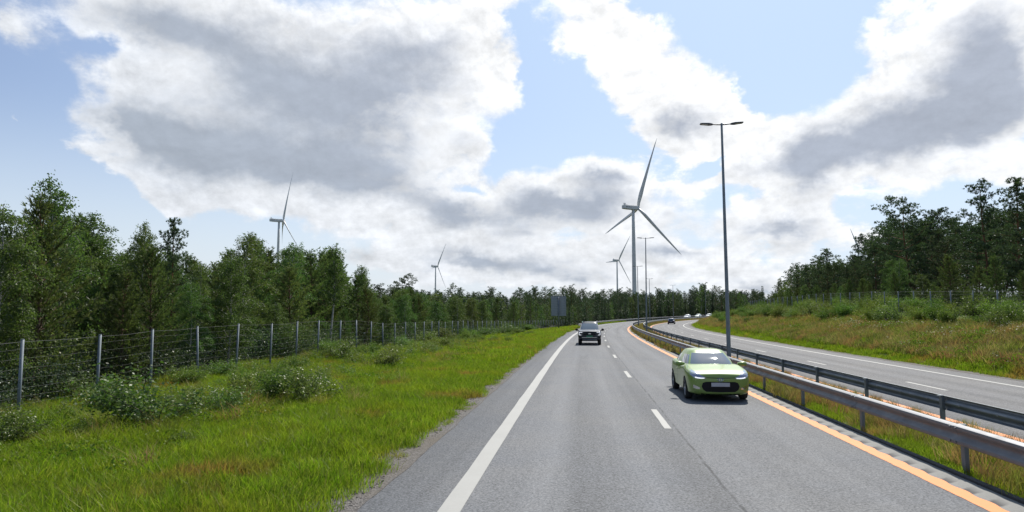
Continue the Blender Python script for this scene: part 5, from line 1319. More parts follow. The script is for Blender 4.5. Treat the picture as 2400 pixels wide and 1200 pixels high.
('young_pine',1,29.8,-29.6,7.07,LB[0],GR[1],1.17,None),
('young_pine',0,41.4,-24.8,4.88,LB[12],GR[1],1.02,None),
('young_pine',1,48.7,-32.4,7.81,LB[0],GR[1],1.15,None),
('birch',0,123.4,-42.9,7.22,LB[6],GR[1],1.02,None),
('birch',0,55.2,-24.7,8.63,'tall deep-standing birch seen behind the seventh post of the left fence',GR[1],1.2,None),
('birch',3,30.7,-17.0,5.57,'mid-height front-row birch seen behind the fifth post of the left fence',GR[1],1.14,None),
('birch',0,69.7,-45.8,9.74,LB[6],GR[1],1.16,None),
('birch',3,32.2,-25.4,8.01,'tall deep-standing birch seen behind the second post of the left fence',GR[1],1.34,None),
('young_pine',2,62.5,-32.2,9.87,LB[0],GR[1],1.32,None),
('young_pine',3,46.4,-30.0,6.24,LB[5],GR[1],1.3,None),
('young_pine',3,131.8,-48.0,7.8,LB[0],GR[1],1.06,None),
('young_pine',0,51.8,-24.6,3.84,'low deep-standing pine seen behind the sixth post of the left fence',GR[1],1.18,None),
('birch',3,58.0,-34.5,5.74,LB[6],GR[1],1.27,None),
('young_pine',3,85.9,-36.1,10.74,LB[0],GR[1],1.24,None),
('birch',0,106.2,-42.1,7.93,LB[6],GR[1],1.32,None),
('birch',0,92.9,-19.7,5.67,LB[4],GR[1],1.33,None),
('young_pine',1,34.8,-27.0,7.01,'tall deep-standing pine seen behind the second post of the left fence',GR[1],1.32,None),
('birch',2,124.9,-28.0,6.2,'mid-height deep-standing birch seen behind the twentieth post of the left fence',GR[1],1.13,None),
('young_pine',3,64.8,-41.6,9.34,LB[0],GR[1],1.21,None),
('young_pine',0,100.6,-32.5,5.94,LB[0],GR[1],1.01,None),
('birch',2,118.8,-40.1,6.54,LB[6],GR[1],1.23,None),
('birch',3,37.0,-17.7,3.39,'low front-row birch seen behind the sixth post of the left fence',GR[1],1.24,None),
('young_pine',2,128.1,-33.4,5.96,LB[0],GR[1],1.33,None),
('young_pine',1,23.5,-24.4,7.13,LB[0],GR[1],1.32,None),
('birch',1,33.9,-32.0,6.67,LB[6],GR[1],1.26,None),
('birch',3,49.3,-35.5,6.99,LB[6],GR[1],1.09,None),
('birch',1,85.9,-40.2,12.21,LB[6],GR[1],1.27,None),
('young_pine',1,37.5,-26.4,7.25,'tall deep-standing pine seen behind the third post of the left fence',GR[1],1.23,None),
('young_pine',2,50.0,-30.2,6.63,LB[0],GR[1],1.24,None),
('birch',3,38.8,-35.1,8.34,LB[6],GR[1],1.26,None),
('birch',3,58.8,-54.0,6.94,LB[6],GR[1],1.33,None),
('birch',3,74.0,-36.7,9.38,LB[6],GR[1],1.08,None),
('young_pine',1,113.8,-24.2,5.58,LB[3],GR[1],1.05,None),
('young_pine',1,108.9,-52.0,11,LB[0],GR[1],1.17,None),
('young_pine',2,63.4,-51.9,7.08,LB[0],GR[1],1.31,None),
('birch',2,38.4,-29.0,4.24,'low deep-standing birch seen behind the second post of the left fence',GR[1],1.09,None),
('birch',1,108.6,-31.9,7.9,LB[6],GR[1],1.28,None),
('young_pine',0,51.0,-21.8,7.84,LB[8],GR[1],1.22,None),
('birch',1,52.6,-29.1,7.68,'tall deep-standing birch seen behind the fifth post of the left fence',GR[1],1.02,None),
('young_pine',3,59.7,-32.4,7.87,LB[0],GR[1],1.24,None),
('birch',1,27.8,-24.0,6.83,LB[6],GR[1],1.07,None),
('young_pine',0,70.4,-18.5,4.87,LB[2],GR[1],1.16,None),
('young_pine',3,53.2,-33.0,7.68,LB[0],GR[1],1.29,None),
('young_pine',1,76.8,-29.7,8.11,LB[11],GR[1],1.23,None),
('birch',2,49.0,-39.2,9.57,LB[6],GR[1],1.25,None),
('young_pine',1,32.2,-33.6,6.99,LB[0],GR[1],1.31,None),
('birch',0,44.1,-20.5,3.7,'low second-row birch seen behind the seventh post of the left fence',GR[1],1.01,None),
('young_pine',0,43.3,-26.1,5.49,LB[12],GR[1],1.07,None),
('birch',1,67.8,-35.0,9.29,LB[6],GR[1],1.29,None),
('young_pine',3,97.0,-50.4,7.54,LB[0],GR[1],1.31,None),
('young_pine',2,33.4,-23.1,6.0,'mid-height second-row pine seen behind the third post of the left fence',GR[1],1.21,None),
('birch',3,56.1,-31.6,6.98,LB[6],GR[1],1.28,None),
('young_pine',0,109.4,-46.9,11.96,LB[0],GR[1],1.07,None),
('young_pine',0,27.7,-21.4,5.14,'mid-height second-row pine seen behind the second post of the left fence',GR[1],1.08,None),
('birch',1,38.8,-31.9,5.77,LB[6],GR[1],1.06,None),
('birch',2,73.8,-21.9,4.8,'mid-height second-row birch seen behind the thirteenth post of the left fence',GR[1],1.04,None),
('birch',2,78.4,-52.9,9.06,LB[6],GR[1],1.25,None),
('young_pine',0,95.3,-45.4,7.38,LB[0],GR[1],1.22,None),
('young_pine',2,81.9,-36.0,5.3,LB[0],GR[1],1.18,None),
('birch',2,45.7,-25.4,6.16,'mid-height deep-standing birch seen behind the fifth post of the left fence',GR[1],1.16,None),
('young_pine',0,92.0,-53.3,12.49,LB[0],GR[1],1.28,None),
('birch',2,98.0,-25.3,6.09,'mid-height deep-standing birch seen behind the sixteenth post of the left fence',GR[1],1.13,None),
('young_pine',0,27.1,-27.1,6.4,LB[0],GR[1],1.2,None),
('birch',1,68.2,-39.4,7.26,LB[6],GR[1],1.29,None),
('young_pine',2,71.8,-29.8,10.06,'tall deep-standing pine seen behind the eighth post of the left fence',GR[1],1.13,None),
('young_pine',2,96.8,-34.1,8.4,LB[0],GR[1],1.13,None),
('young_pine',3,59.8,-49.4,11.91,LB[0],GR[1],1.34,None),
('young_pine',3,54.4,-41.6,8.27,LB[0],GR[1],1.3,None),
('birch',0,100.2,-17.8,3.33,'low front-row birch seen behind the twentieth post of the left fence',GR[1],1.1,None),
('birch',0,92.0,-49.7,11,LB[6],GR[1],1.08,None),
('young_pine',1,89.8,-35.1,10.98,LB[0],GR[1],1.06,None),
('birch',3,79.1,-17.5,4.64,'mid-height front-row birch seen behind the eighteenth post of the left fence',GR[1],1.23,None),
('young_pine',0,75.8,-24.6,2.48,'low deep-standing pine seen behind the eleventh post of the left fence',GR[1],1.2,None),
('young_pine',2,123.5,-35.8,7.9,LB[0],GR[1],1.03,None),
('young_pine',3,62.4,-43.2,8.52,LB[0],GR[1],1.33,None),
('young_pine',1,24.2,-17.5,4.58,'low front-row pine seen behind the third post of the left fence',GR[1],1.12,None),
('young_pine',0,45.3,-39.4,10.86,LB[0],GR[1],1.04,None),
('birch',2,85.1,-49.9,10.63,LB[6],GR[1],1.03,None),
('young_pine',1,82.0,-27.3,5.12,'mid-height deep-standing pine seen behind the eleventh post of the left fence',GR[1],1.13,None),
('young_pine',0,69.3,-27.5,9.35,LB[11],GR[1],1.27,None),
('young_pine',0,33.7,-29.0,7.66,LB[0],GR[1],1.35,None),
('young_pine',1,41.4,-43.1,8.99,LB[0],GR[1],1.01,None),
('young_pine',0,74.8,-32.3,9.46,LB[0],GR[1],1.2,None),
('birch',0,63.7,-17.3,5.04,LB[10],GR[1],1.02,None),
('young_pine',0,27.5,-29.0,6.62,LB[0],GR[1],1.28,None),
('young_pine',3,72.5,-49.4,8.29,LB[0],GR[1],1.27,None),
('young_pine',0,43.6,-32.3,6.62,LB[0],GR[1],1.14,None),
('old_pine',1,121.3,49.0,13.52,LB[13],GR[2],1.01,None),
('bushy_pine',1,143.7,32.5,2.5,LB[14],GR[2],1.03,None),
('spire_pine',1,151.6,57.4,15.43,LB[15],GR[2],0.97,None),
('old_pine',1,57.4,37.6,7.89,LB[16],GR[2],0.88,None),
('bushy_pine',0,154.2,33.1,2.71,LB[14],GR[2],0.9,None),
('old_pine',3,109.6,58.1,11.44,LB[17],GR[2],1.07,None),
('birch',1,135.3,35.6,3.07,'low front-row birch above the eighteenth right-fence post counted from the right edge',GR[2],1.01,None),
('old_pine',0,92.4,52.1,11.1,LB[17],GR[2],0.96,None),
('bushy_pine',1,69.0,36.1,3.04,LB[18],GR[2],1.13,None),
('birch',3,144.9,36.5,4.04,'low front-row birch above the nineteenth right-fence post counted from the right edge',GR[2],0.85,None),
('spire_pine',0,130.5,61.6,12.17,LB[19],GR[2],0.97,None),
('old_pine',2,108.5,38.1,6.2,'low second-row pine above the tenth right-fence post counted from the right edge',GR[2],0.98,None),
('bushy_pine',0,77.1,33.0,4.38,LB[20],GR[2],1.12,None),
('old_pine',1,148.1,42.9,8.64,'mid-height second-row pine above the fourteenth right-fence post counted from the right edge',GR[2],1.05,None),
('birch',1,155.3,35.7,4.02,LB[21],GR[2],0.89,None),
('birch',0,96.8,33.8,3.19,LB[22],GR[2],0.87,None),
('birch',3,99.5,35.1,3.74,LB[22],GR[2],1.12,None),
('old_pine',0,133.0,56.1,12.97,LB[23],GR[2],1.09,None),
('old_pine',3,73.3,44.5,11.28,LB[16],GR[2],0.93,None),
('bushy_pine',0,103.8,33.9,2.97,'low front-row bushy pine above the thirteenth right-fence post counted from the right edge',GR[2],0.9,None),
('old_pine',0,108.0,49.9,12.07,LB[24],GR[2],0.99,None),
('bushy_pine',1,71.5,34.6,2.94,'low front-row bushy pine above the fourth right-fence post counted from the right edge',GR[2],1.07,None),
('old_pine',3,109.6,54.4,11.71,'mid-height deep-standing pine above the third right-fence post counted from the right edge',GR[2],0.92,None),
('old_pine',2,137.1,70.4,14.56,LB[16],GR[2],0.98,None),
('old_pine',2,139.6,57.1,15.77,LB[23],GR[2],0.98,None),
('birch',3,129.0,32.7,3.28,'low front-row birch above the twentieth right-fence post counted from the right edge',GR[2],0.98,None),
('old_pine',2,144.1,57.9,14.76,LB[13],GR[2],1.06,None),
('old_pine',3,158.4,42.4,9.6,'mid-height second-row pine above the fifteenth right-fence post counted from the right edge',GR[2],1.02,None),
('birch',2,79.7,34.8,5.88,LB[25],GR[2],0.99,None),
('old_pine',3,61.4,38.7,8.14,LB[16],GR[2],1.03,None),
('bushy_pine',0,128.6,35.3,4.06,LB[26],GR[2],1.09,None),
('birch',3,116.1,33.8,4.22,'low front-row birch above the sixteenth right-fence post counted from the right edge',GR[2],1.1,None),
('bushy_pine',0,64.0,35.0,4.28,LB[18],GR[2],1.08,None),
('old_pine',1,93.8,55.7,11.63,LB[16],GR[2],0.95,None),
('old_pine',1,145.7,67.2,16.32,LB[16],GR[2],1.06,None),
('spire_pine',1,103.7,45.9,9.86,'mid-height second-row narrow pine above the fifth right-fence post counted from the right edge',GR[2],1.09,None),
('bushy_pine',1,56.2,35.0,4.16,LB[14],GR[2],0.94,None),
('bushy_pine',0,82.4,35.9,5.83,LB[20],GR[2],1.07,None),
('old_pine',2,128.8,51.1,15.17,LB[13],GR[2],0.97,None),
('old_pine',1,151.1,71.6,16.57,LB[16],GR[2],1.09,None),
('old_pine',0,142.1,71.9,15.5,LB[16],GR[2],0.89,None),
('old_pine',2,149.0,47.6,8.97,LB[27],GR[2],1.12,None),
('old_pine',0,100.6,52.3,10.43,'mid-height deep-standing pine above the second right-fence post counted from the right edge',GR[2],1.09,None),
('bushy_pine',1,140.7,33.8,3.24,LB[14],GR[2],1.09,None),
('bushy_pine',0,147.7,32.5,2.58,LB[14],GR[2],0.97,None),
('spire_pine',0,152.5,66.3,15.45,LB[19],GR[2],0.98,None),
('bushy_pine',1,107.7,32.8,3.08,'low front-row bushy pine above the fifteenth right-fence post counted from the right edge',GR[2],1.03,None),
('old_pine',3,127.3,56.2,12.57,LB[24],GR[2],0.93,None),
('spire_pine',0,80.3,51.7,9.69,LB[19],GR[2],1.06,None),
('bushy_pine',1,150.5,36.8,2.67,'low front-row bushy pine above the twentieth right-fence post counted from the right edge',GR[2],0.91,None),
('bushy_pine',1,124.8,33.0,3.8,'low front-row bushy pine above the nineteenth right-fence post counted from the right edge',GR[2],0.95,None),
('old_pine',0,113.8,63.5,14.3,LB[16],GR[2],1.11,None),
('birch',1,138.1,32.6,3.04,LB[21],GR[2],1.12,None),
('old_pine',3,101.3,56.0,10.65,LB[17],GR[2],0.94,None),
('old_pine',0,95.5,45.2,9.82,'mid-height second-row pine above the fourth right-fence post counted from the right edge',GR[2],1.1,None),
('bushy_pine',1,95.9,36.5,4.1,LB[28],GR[2],1.09,None),
('bushy_pine',1,132.6,36.4,4.12,LB[26],GR[2],1.1,None),
('old_pine',3,130.4,46.1,9.18,LB[29],GR[2],1.1,None),
('bushy_pine',1,162.3,32.4,2.5,LB[14],GR[2],0.97,None),
('birch',3,99.1,32.2,2.64,'low front-row birch above the thirteenth right-fence post counted from the right edge',GR[2],0.88,None),
('old_pine',2,138.8,60.3,13.13,LB[16],GR[2],1.02,None),
('bushy_pine',1,91.3,34.7,3.89,LB[28],GR[2],0.88,None),
('bushy_pine',1,119.6,32.4,3.66,'low front-row bushy pine above the eighteenth right-fence post counted from the right edge',GR[2],0.99,None),
('spire_pine',1,162.4,47.8,9.94,'mid-height second-row narrow pine above the twelfth right-fence post counted from the right edge',GR[2],1.15,None),
('birch',1,85.3,36.0,6.06,LB[25],GR[2],0.87,None),
('bushy_pine',0,123.2,35.2,3.83,'low front-row bushy pine above the sixteenth right-fence post counted from the right edge',GR[2],1.0,None),
('spire_pine',0,154.5,54.2,10.7,'mid-height deep-standing narrow pine above the eighth right-fence post counted from the right edge',GR[2],0.88,None),
('old_pine',0,117.2,57.2,13.97,'tall deep-standing pine above the third right-fence post counted from the right edge',GR[2],1.07,None),
('old_pine',0,160.3,57.3,12.74,'tall deep-standing pine above the seventh right-fence post counted from the right edge',GR[2],1.04,None),
('spire_pine',1,85.3,41.5,9.2,'mid-height second-row narrow pine above the third right-fence post counted from the right edge',GR[2],1.07,None),
('old_pine',1,116.2,41.7,8.19,LB[29],GR[2],0.91,None),
('old_pine',3,89.8,57.5,12.04,LB[16],GR[2],0.87,None),
('bushy_pine',0,158.3,36.1,3.69,LB[14],GR[2],0.95,None),
('old_pine',0,150.1,63.0,16.03,LB[16],GR[2],0.95,None),
('old_pine',3,74.6,37.7,7.21,'mid-height front-row pine above the third right-fence post counted from the right edge',GR[2],1.12,None),
('spire_pine',0,145.8,53.8,13.55,LB[15],GR[2],1.0,None),
('old_pine',1,114.6,50.8,12.53,LB[23],GR[2],1.1,None),
('birch',2,75.2,35.0,4.04,'low front-row birch above the fifth right-fence post counted from the right edge',GR[2],1.11,None),
('spire_pine',0,87.5,50.8,10.76,LB[19],GR[2],1.1,None),
('old_pine',3,136.2,44.7,7.91,LB[27],GR[2],1.05,None),
('birch',1,51.7,35.2,3.34,LB[21],GR[2],1.14,None),
('birch',2,89.2,36.7,3.83,'low front-row birch above the seventh right-fence post counted from the right edge',GR[2],0.96,None),
('old_pine',3,159.0,46.6,8.61,LB[30],GR[2],0.98,None),
('old_pine',2,114.4,37.2,7.23,'mid-height front-row pine above the twelfth right-fence post counted from the right edge',GR[2],0.9,None),
('old_pine',1,150.9,52.0,9.39,'mid-height deep-standing pine above the ninth right-fence post counted from the right edge',GR[2],1.01,None),
('old_pine',0,138.0,41.4,7.74,LB[30],GR[2],0.95,None),
('bushy_pine',0,112.3,34.7,4.03,'low front-row bushy pine above the fourteenth right-fence post counted from the right edge',GR[2],0.97,None),
('bushy_pine',1,106.2,35.7,3.88,'low front-row bushy pine above the twelfth right-fence post counted from the right edge',GR[2],1.1,None),
('spire_pine',0,122.2,64.3,15.71,LB[19],GR[2],1.1,None),
('old_pine',0,153.2,40.1,7.3,'mid-height second-row pine above the seventeenth right-fence post counted from the right edge',GR[2],0.99,None),
('old_pine',3,111.8,40.0,7.11,'mid-height second-row pine above the tenth right-fence post counted from the right edge',GR[2],0.94,None),
('spire_pine',1,126.9,46.9,11.0,'mid-height second-row narrow pine above the eighth right-fence post counted from the right edge',GR[2],1.12,None),
('old_pine',1,159.5,66.7,15.65,LB[16],GR[2],0.9,None),
('bushy_pine',1,162.9,36.2,3.97,LB[14],GR[2],0.96,None),
('old_pine',3,132.3,49.9,11.23,'mid-height deep-standing pine above the seventh right-fence post counted from the right edge',GR[2],0.92,None),
('bushy_pine',1,50.5,32.7,3.28,LB[14],GR[2],0.89,None),
('old_pine',0,120.2,54.1,11.73,'mid-height deep-standing pine above the fourth right-fence post counted from the right edge',GR[2],0.86,None),
('old_pine',0,129.3,68.6,14.93,LB[16],GR[2],1.02,None),
('old_pine',2,124.4,41.0,7.96,LB[27],GR[2],1.05,None),
('old_pine',0,160.6,63.0,15.33,LB[16],GR[2],1.0,None)]
FARTREES = [
('birch',1,208.2,-73.4,7.7,LB[31],GR[0]),
('spruce',1,102.5,-24.3,6.1,LB[32],GR[0]),
('birch',1,140.4,-29.5,6.7,LB[33],GR[0]),
('spruce',0,205.6,-33.6,8.0,LB[34],GR[0]),
('young_pine',1,199.6,-53.1,8.3,LB[35],GR[0]),
('birch',2,170.0,-17.9,6.4,LB[36],GR[0]),
('spruce',1,196.3,-69.9,10.5,LB[37],GR[0]),
('spruce',0,183.5,-21.2,6.4,LB[38],GR[0]),
('birch',2,194.6,-20.8,5.2,LB[39],GR[0]),
('birch',0,153.6,-25.2,7.6,LB[40],GR[0]),
('young_pine',1,145.9,-41.9,8.3,LB[41],GR[0]),
('young_pine',1,146.5,-36.0,6.7,LB[42],GR[0]),
('birch',1,162.2,-49.4,8.8,LB[31],GR[0]),
('spruce',0,177.1,-23.3,7.8,LB[34],GR[0]),
('birch',1,142.4,-38.0,8.1,LB[31],GR[0]),
('spruce',1,179.8,-17.7,6.9,LB[38],GR[0]),
('birch',0,149.1,-52.2,8.1,LB[31],GR[0]),
('young_pine',0,211.3,-38.4,6.7,LB[43],GR[0]),
('young_pine',1,184.8,-28.6,6.6,LB[43],GR[0]),
('spruce',1,194.1,-66.7,8.4,LB[37],GR[0]),
('young_pine',1,128.8,-45.4,7.4,LB[41],GR[0]),
('young_pine',0,201.5,-20.6,5.9,'low young pine in the back of the far wood, right of the road sign',GR[0]),
('young_pine',0,198.3,-46.3,9.0,LB[35],GR[0]),
('spruce',0,148.4,-22.6,7.5,LB[34],GR[0]),
('spruce',0,186.8,-55.1,8.7,LB[44],GR[0]),
('spruce',1,179.2,-41.3,8.2,LB[44],GR[0]),
('spruce',0,127.4,-19.1,6.3,LB[38],GR[0]),
('spruce',1,142.4,-49.4,7.8,LB[37],GR[0]),
('young_pine',1,185.1,-36.8,6.5,LB[42],GR[0]),
('birch',1,171.2,-40.9,8.6,LB[45],GR[0]),
('young_pine',0,151.7,-17.8,7.2,LB[46],GR[0]),
('spruce',0,195.7,-63.3,9.1,LB[37],GR[0]),
('birch',1,148.7,-43.3,6.8,LB[47],GR[0]),
('birch',2,166.4,-33.9,6.3,LB[33],GR[0]),
('spruce',0,152.8,-47.6,8.9,LB[37],GR[0]),
('spruce',0,192.7,-34.7,8.6,LB[34],GR[0]),
('birch',2,173.5,-33.9,8.4,LB[45],GR[0]),
('spruce',1,207.4,-45.7,8.1,LB[44],GR[0]),
('birch',2,142.0,-41.3,8.0,LB[31],GR[0]),
('spruce',1,213.0,-56.7,9.0,LB[44],GR[0]),
('spruce',0,189.7,-23.3,6.3,LB[38],GR[0]),
('young_pine',0,213.5,-49.5,8.4,LB[35],GR[0]),
('spruce',0,172.3,-45.8,7.0,LB[32],GR[0]),
('spruce',1,186.2,-67.1,9.7,LB[37],GR[0]),
('birch',0,165.1,-18.1,5.8,LB[36],GR[0]),
('birch',0,166.6,-30.5,7.5,LB[45],GR[0]),
('birch',0,212.9,-53.5,7.0,LB[33],GR[0]),
('birch',0,206.5,-22.7,6.5,LB[39],GR[0]),
('birch',0,189.0,-63.7,9.9,LB[31],GR[0]),
('birch',2,161.0,-44.7,7.2,LB[45],GR[0]),
('young_pine',0,164.4,-41.8,8.5,LB[35],GR[0]),
('spruce',1,185.3,-18.2,6.9,LB[48],GR[0]),
('spruce',1,167.9,-55.2,10.6,LB[37],GR[0]),
('spruce',0,141.5,-19.1,5.6,LB[38],GR[0]),
('spruce',0,176.8,-29.0,6.6,LB[38],GR[0]),
('birch',0,176.6,-17.6,5.6,LB[36],GR[0]),
('birch',0,186.3,-22.8,6.6,LB[36],GR[0]),
('young_pine',0,172.9,-69.5,7.8,LB[41],GR[0]),
('spruce',0,189.6,-18.4,4.9,LB[48],GR[0]),
('birch',1,176.5,-66.4,8.1,LB[31],GR[0]),
('birch',1,185.7,-45.8,7.6,LB[45],GR[0]),
('birch',0,209.7,-32.5,7.1,LB[40],GR[0]),
('spruce',0,110.2,-37.7,7.0,LB[49],GR[0]),
('spruce',1,155.3,-35.1,7.4,LB[44],GR[0]),
('birch',1,168.5,-48.5,7.2,LB[31],GR[0]),
('young_pine',0,214.1,-69.8,9.5,LB[35],GR[0]),
('spruce',1,196.0,-42.4,7.5,LB[44],GR[0]),
('young_pine',0,201.9,-29.3,6.3,LB[43],GR[0]),
('spruce',0,149.4,-46.7,10.1,LB[37],GR[0]),
('birch',1,194.3,-72.8,11,LB[31],GR[0]),
('young_pine',1,156.5,-42.1,7.6,LB[35],GR[0]),
('birch',0,189.8,-35.7,6.8,LB[36],GR[0]),
('spruce',0,198.2,-20.1,6.1,LB[48],GR[0]),
('spruce',1,191.6,-40.9,6.9,LB[32],GR[0]),
('birch',2,143.6,-35.2,6.4,LB[33],GR[0]),
('spruce',0,139.2,-22.9,7.3,LB[44],GR[0]),
('young_pine',1,210.7,-60.0,9.1,LB[35],GR[0]),
('spruce',0,203.3,-48.4,8.0,LB[44],GR[0]),
('spruce',1,125.1,-45.3,7.2,LB[37],GR[0]),
('birch',2,182.7,-52.0,7.5,LB[45],GR[0]),
('spruce',0,159.3,-36.4,7.2,LB[44],GR[0]),
('birch',1,105.4,-21.6,5.0,LB[33],GR[0]),
('young_pine',1,135.9,-40.0,7.4,LB[41],GR[0]),
('birch',2,196.5,-26.6,6.6,LB[36],GR[0]),
('spruce',0,193.5,-30.5,7.3,LB[34],GR[0]),
('spruce',1,211.3,-26.8,7.2,LB[34],GR[0]),
('spruce',1,153.7,-43.5,8.8,LB[37],GR[0]),
('birch',1,175.1,-53.1,8.6,LB[31],GR[0]),
('spruce',0,153.3,-30.7,8.1,LB[44],GR[0]),
('spruce',1,115.1,-19.5,5.8,LB[32],GR[0]),
('birch',2,188.5,-31.3,8.1,LB[40],GR[0]),
('spruce',1,193.8,-46.3,8.1,LB[44],GR[0]),
('spruce',1,174.1,-24.5,5.9,LB[38],GR[0]),
('birch',1,143.4,-28.5,7.2,LB[45],GR[0]),
('young_pine',0,213.7,-40.9,8.2,LB[46],GR[0]),
('spruce',0,203.3,-52.2,7.9,LB[44],GR[0]),
('birch',0,137.8,-27.2,7.4,LB[45],GR[0]),
('birch',0,180.6,-34.6,6.7,LB[36],GR[0]),
('spruce',1,163.4,-22.8,6.4,LB[38],GR[0]),
('birch',2,161.1,-31.8,6.3,LB[33],GR[0]),
('young_pine',0,145.3,-20.7,7.2,LB[46],GR[0]),
('spruce',0,126.8,-38.8,9.2,LB[37],GR[0]),
('birch',2,179.3,-26.8,7.4,LB[40],GR[0]),
('birch',2,214.0,-25.4,6.5,LB[39],GR[0]),
('birch',0,192.8,-17.6,5.0,LB[39],GR[0]),
('birch',2,212.2,-45.9,6.5,LB[36],GR[0]),
('spruce',1,196.7,-51.0,9.1,LB[44],GR[0]),
('spruce',1,204.9,-36.6,7.1,LB[34],GR[0]),
('birch',2,165.4,-58.3,10.3,LB[31],GR[0]),
('birch',0,140.7,-52.7,8.9,LB[31],GR[0]),
('birch',0,171.2,-21.1,7.4,LB[40],GR[0]),
('birch',1,172.0,-51.7,6.9,LB[47],GR[0]),
('birch',1,154.9,-54.3,8.0,LB[31],GR[0]),
('young_pine',0,171.8,-61.0,11,LB[41],GR[0]),
('spruce',1,190.6,-46.0,8.4,LB[44],GR[0]),
('spruce',0,106.5,-28.9,6.1,LB[49],GR[0]),
('spruce',1,161.8,-58.6,8.2,LB[37],GR[0]),
('birch',1,190.1,-26.8,7.5,LB[40],GR[0]),
('birch',2,156.4,-21.2,6.3,LB[36],GR[0]),
('birch',1,138.6,-45.7,9.0,LB[31],GR[0]),
('birch',0,204.0,-73.5,8.9,LB[31],GR[0]),
('young_pine',0,148.1,-29.8,6.5,LB[42],GR[0]),
('young_pine',0,201.3,-25.3,8.0,LB[46],GR[0]),
('birch',1,96.2,-20.8,4.8,LB[33],GR[0]),
('young_pine',0,179.3,-51.6,9.2,LB[35],GR[0]),
('spruce',1,193.0,-24.6,7.1,LB[34],GR[0]),
('spruce',0,182.9,-58.7,8.7,LB[37],GR[0]),
('birch',0,170.0,-30.3,6.8,LB[36],GR[0]),
('spruce',0,213.2,-63.6,8.6,LB[44],GR[0]),
('spruce',0,183.4,-62.7,9.4,LB[37],GR[0]),
('spruce',1,268.5,-73.4,8.0,LB[34],GR[0]),
('spruce',0,223.6,-86.2,11.8,LB[50],GR[0]),
('spruce',1,315.3,-83.9,6.8,LB[38],GR[0]),
('old_pine',1,307.7,-86.1,8.2,LB[51],GR[0]),
('spruce',0,258.8,-120.1,13.9,LB[50],GR[0]),
('spruce',1,285.2,-98.3,9.5,LB[44],GR[0]),
('spruce',0,284.3,-90.8,8.3,LB[34],GR[0]),
('spruce',0,221.0,-92.4,12.6,LB[50],GR[0]),
('spruce',1,280.4,-72.4,8.8,LB[34],GR[0]),
('old_pine',0,255.1,-109.1,11.4,LB[52],GR[0]),
('spruce',1,308.5,-117.8,9.4,LB[44],GR[0]),
('spruce',0,227.7,-80.6,9.4,LB[44],GR[0]),
('spruce',1,325.4,-84.1,5,LB[48],GR[0]),
('spruce',1,269.2,-102.3,9.7,LB[44],GR[0]),
('spruce',1,321.8,-93.6,7.9,LB[34],GR[0]),
('spruce',0,228.3,-96.2,12.2,LB[50],GR[0]),
('spruce',1,230.9,-90.9,9.9,LB[37],GR[0]),
('spruce',0,300.0,-71.4,6.9,LB[38],GR[0]),
('spruce',0,244.8,-75.5,9.6,LB[44],GR[0]),
('old_pine',1,326.0,-118.0,9.1,LB[51],GR[0]),
('spruce',1,214.0,-85.6,12.2,LB[50],GR[0]),
('old_pine',0,257.8,-96.1,10.2,LB[53],GR[0]),
('old_pine',1,298.3,-62.7,5.5,'low pine in the back of the far wood, right of the road sign',GR[0]),
('old_pine',2,238.0,-95.6,10.9,LB[54],GR[0]),
('spruce',0,286.9,-70.2,8.6,LB[34],GR[0]),
('spruce',0,328.8,-112.7,7.9,LB[34],GR[0]),
('spruce',1,280.3,-60.3,7.9,LB[34],GR[0]),
('spruce',0,251.2,-62.3,9.2,LB[34],GR[0]),
('spruce',1,303.5,-102.1,9.2,LB[34],GR[0]),
('spruce',1,257.6,-101.6,11.2,LB[55],GR[0]),
('spruce',0,282.7,-118.3,11.2,LB[55],GR[0]),
('old_pine',2,264.2,-62.5,8.8,LB[51],GR[0]),
('spruce',1,215.3,-80.5,11.0,LB[37],GR[0]),
('old_pine',2,238.6,-115.4,9.8,LB[54],GR[0]),
('spruce',0,272.1,-60.0,7.8,LB[34],GR[0]),
('old_pine',1,277.9,-94.8,9.6,LB[53],GR[0]),
('old_pine',2,253.3,-81.7,9.9,LB[53],GR[0]),
('old_pine',0,260.0,-78.3,9.5,LB[53],GR[0]),
('old_pine',1,202.3,-61.2,9.2,LB[53],GR[0]),
('spruce',0,258.9,-63.8,8.2,LB[34],GR[0]),
('old_pine',1,237.2,-88.4,9.5,LB[54],GR[0]),
('spruce',0,221.6,-60.4,8.8,LB[44],GR[0]),
('spruce',1,238.5,-66.5,8.6,LB[44],GR[0]),
('spruce',1,293.3,-66.7,7.4,LB[34],GR[0]),
('spruce',1,182.4,-71.0,9.1,LB[37],GR[0]),
('spruce',1,305.0,-72.4,6.0,LB[48],GR[0]),
('spruce',0,200.2,-77.7,11.4,LB[50],GR[0]),
('spruce',1,265.3,-114.7,10.6,LB[37],GR[0]),
('spruce',1,289.3,-60.5,5.7,LB[48],GR[0]),
('spruce',1,265.4,-84.4,9.9,LB[44],GR[0]),
('spruce',1,244.1,-80.4,10.4,LB[44],GR[0]),
('spruce',0,252.3,-68.3,9.0,LB[34],GR[0]),
('old_pine',2,314.8,-89.8,8.2,LB[51],GR[0]),
('old_pine',1,232.8,-107.2,11.3,LB[52],GR[0]),
('spruce',0,280.3,-85.3,8.9,LB[34],GR[0]),
('old_pine',1,263.2,-67.8,8.8,LB[51],GR[0]),
('old_pine',1,279.8,-101.6,9.4,LB[53],GR[0]),
('spruce',1,326.4,-101.4,8.6,LB[34],GR[0]),
('spruce',1,272.8,-93.2,10.2,LB[44],GR[0]),
('spruce',0,268.7,-119.8,10.6,LB[37],GR[0]),
('old_pine',1,290.8,-106.4,9.7,LB[53],GR[0]),
('spruce',1,299.6,-109.0,8.5,LB[44],GR[0]),
('old_pine',1,250.0,-108.4,10.9,LB[54],GR[0]),
('spruce',0,252.5,-120.3,13.5,LB[50],GR[0]),
('spruce',0,222.6,-100.8,9.1,LB[37],GR[0]),
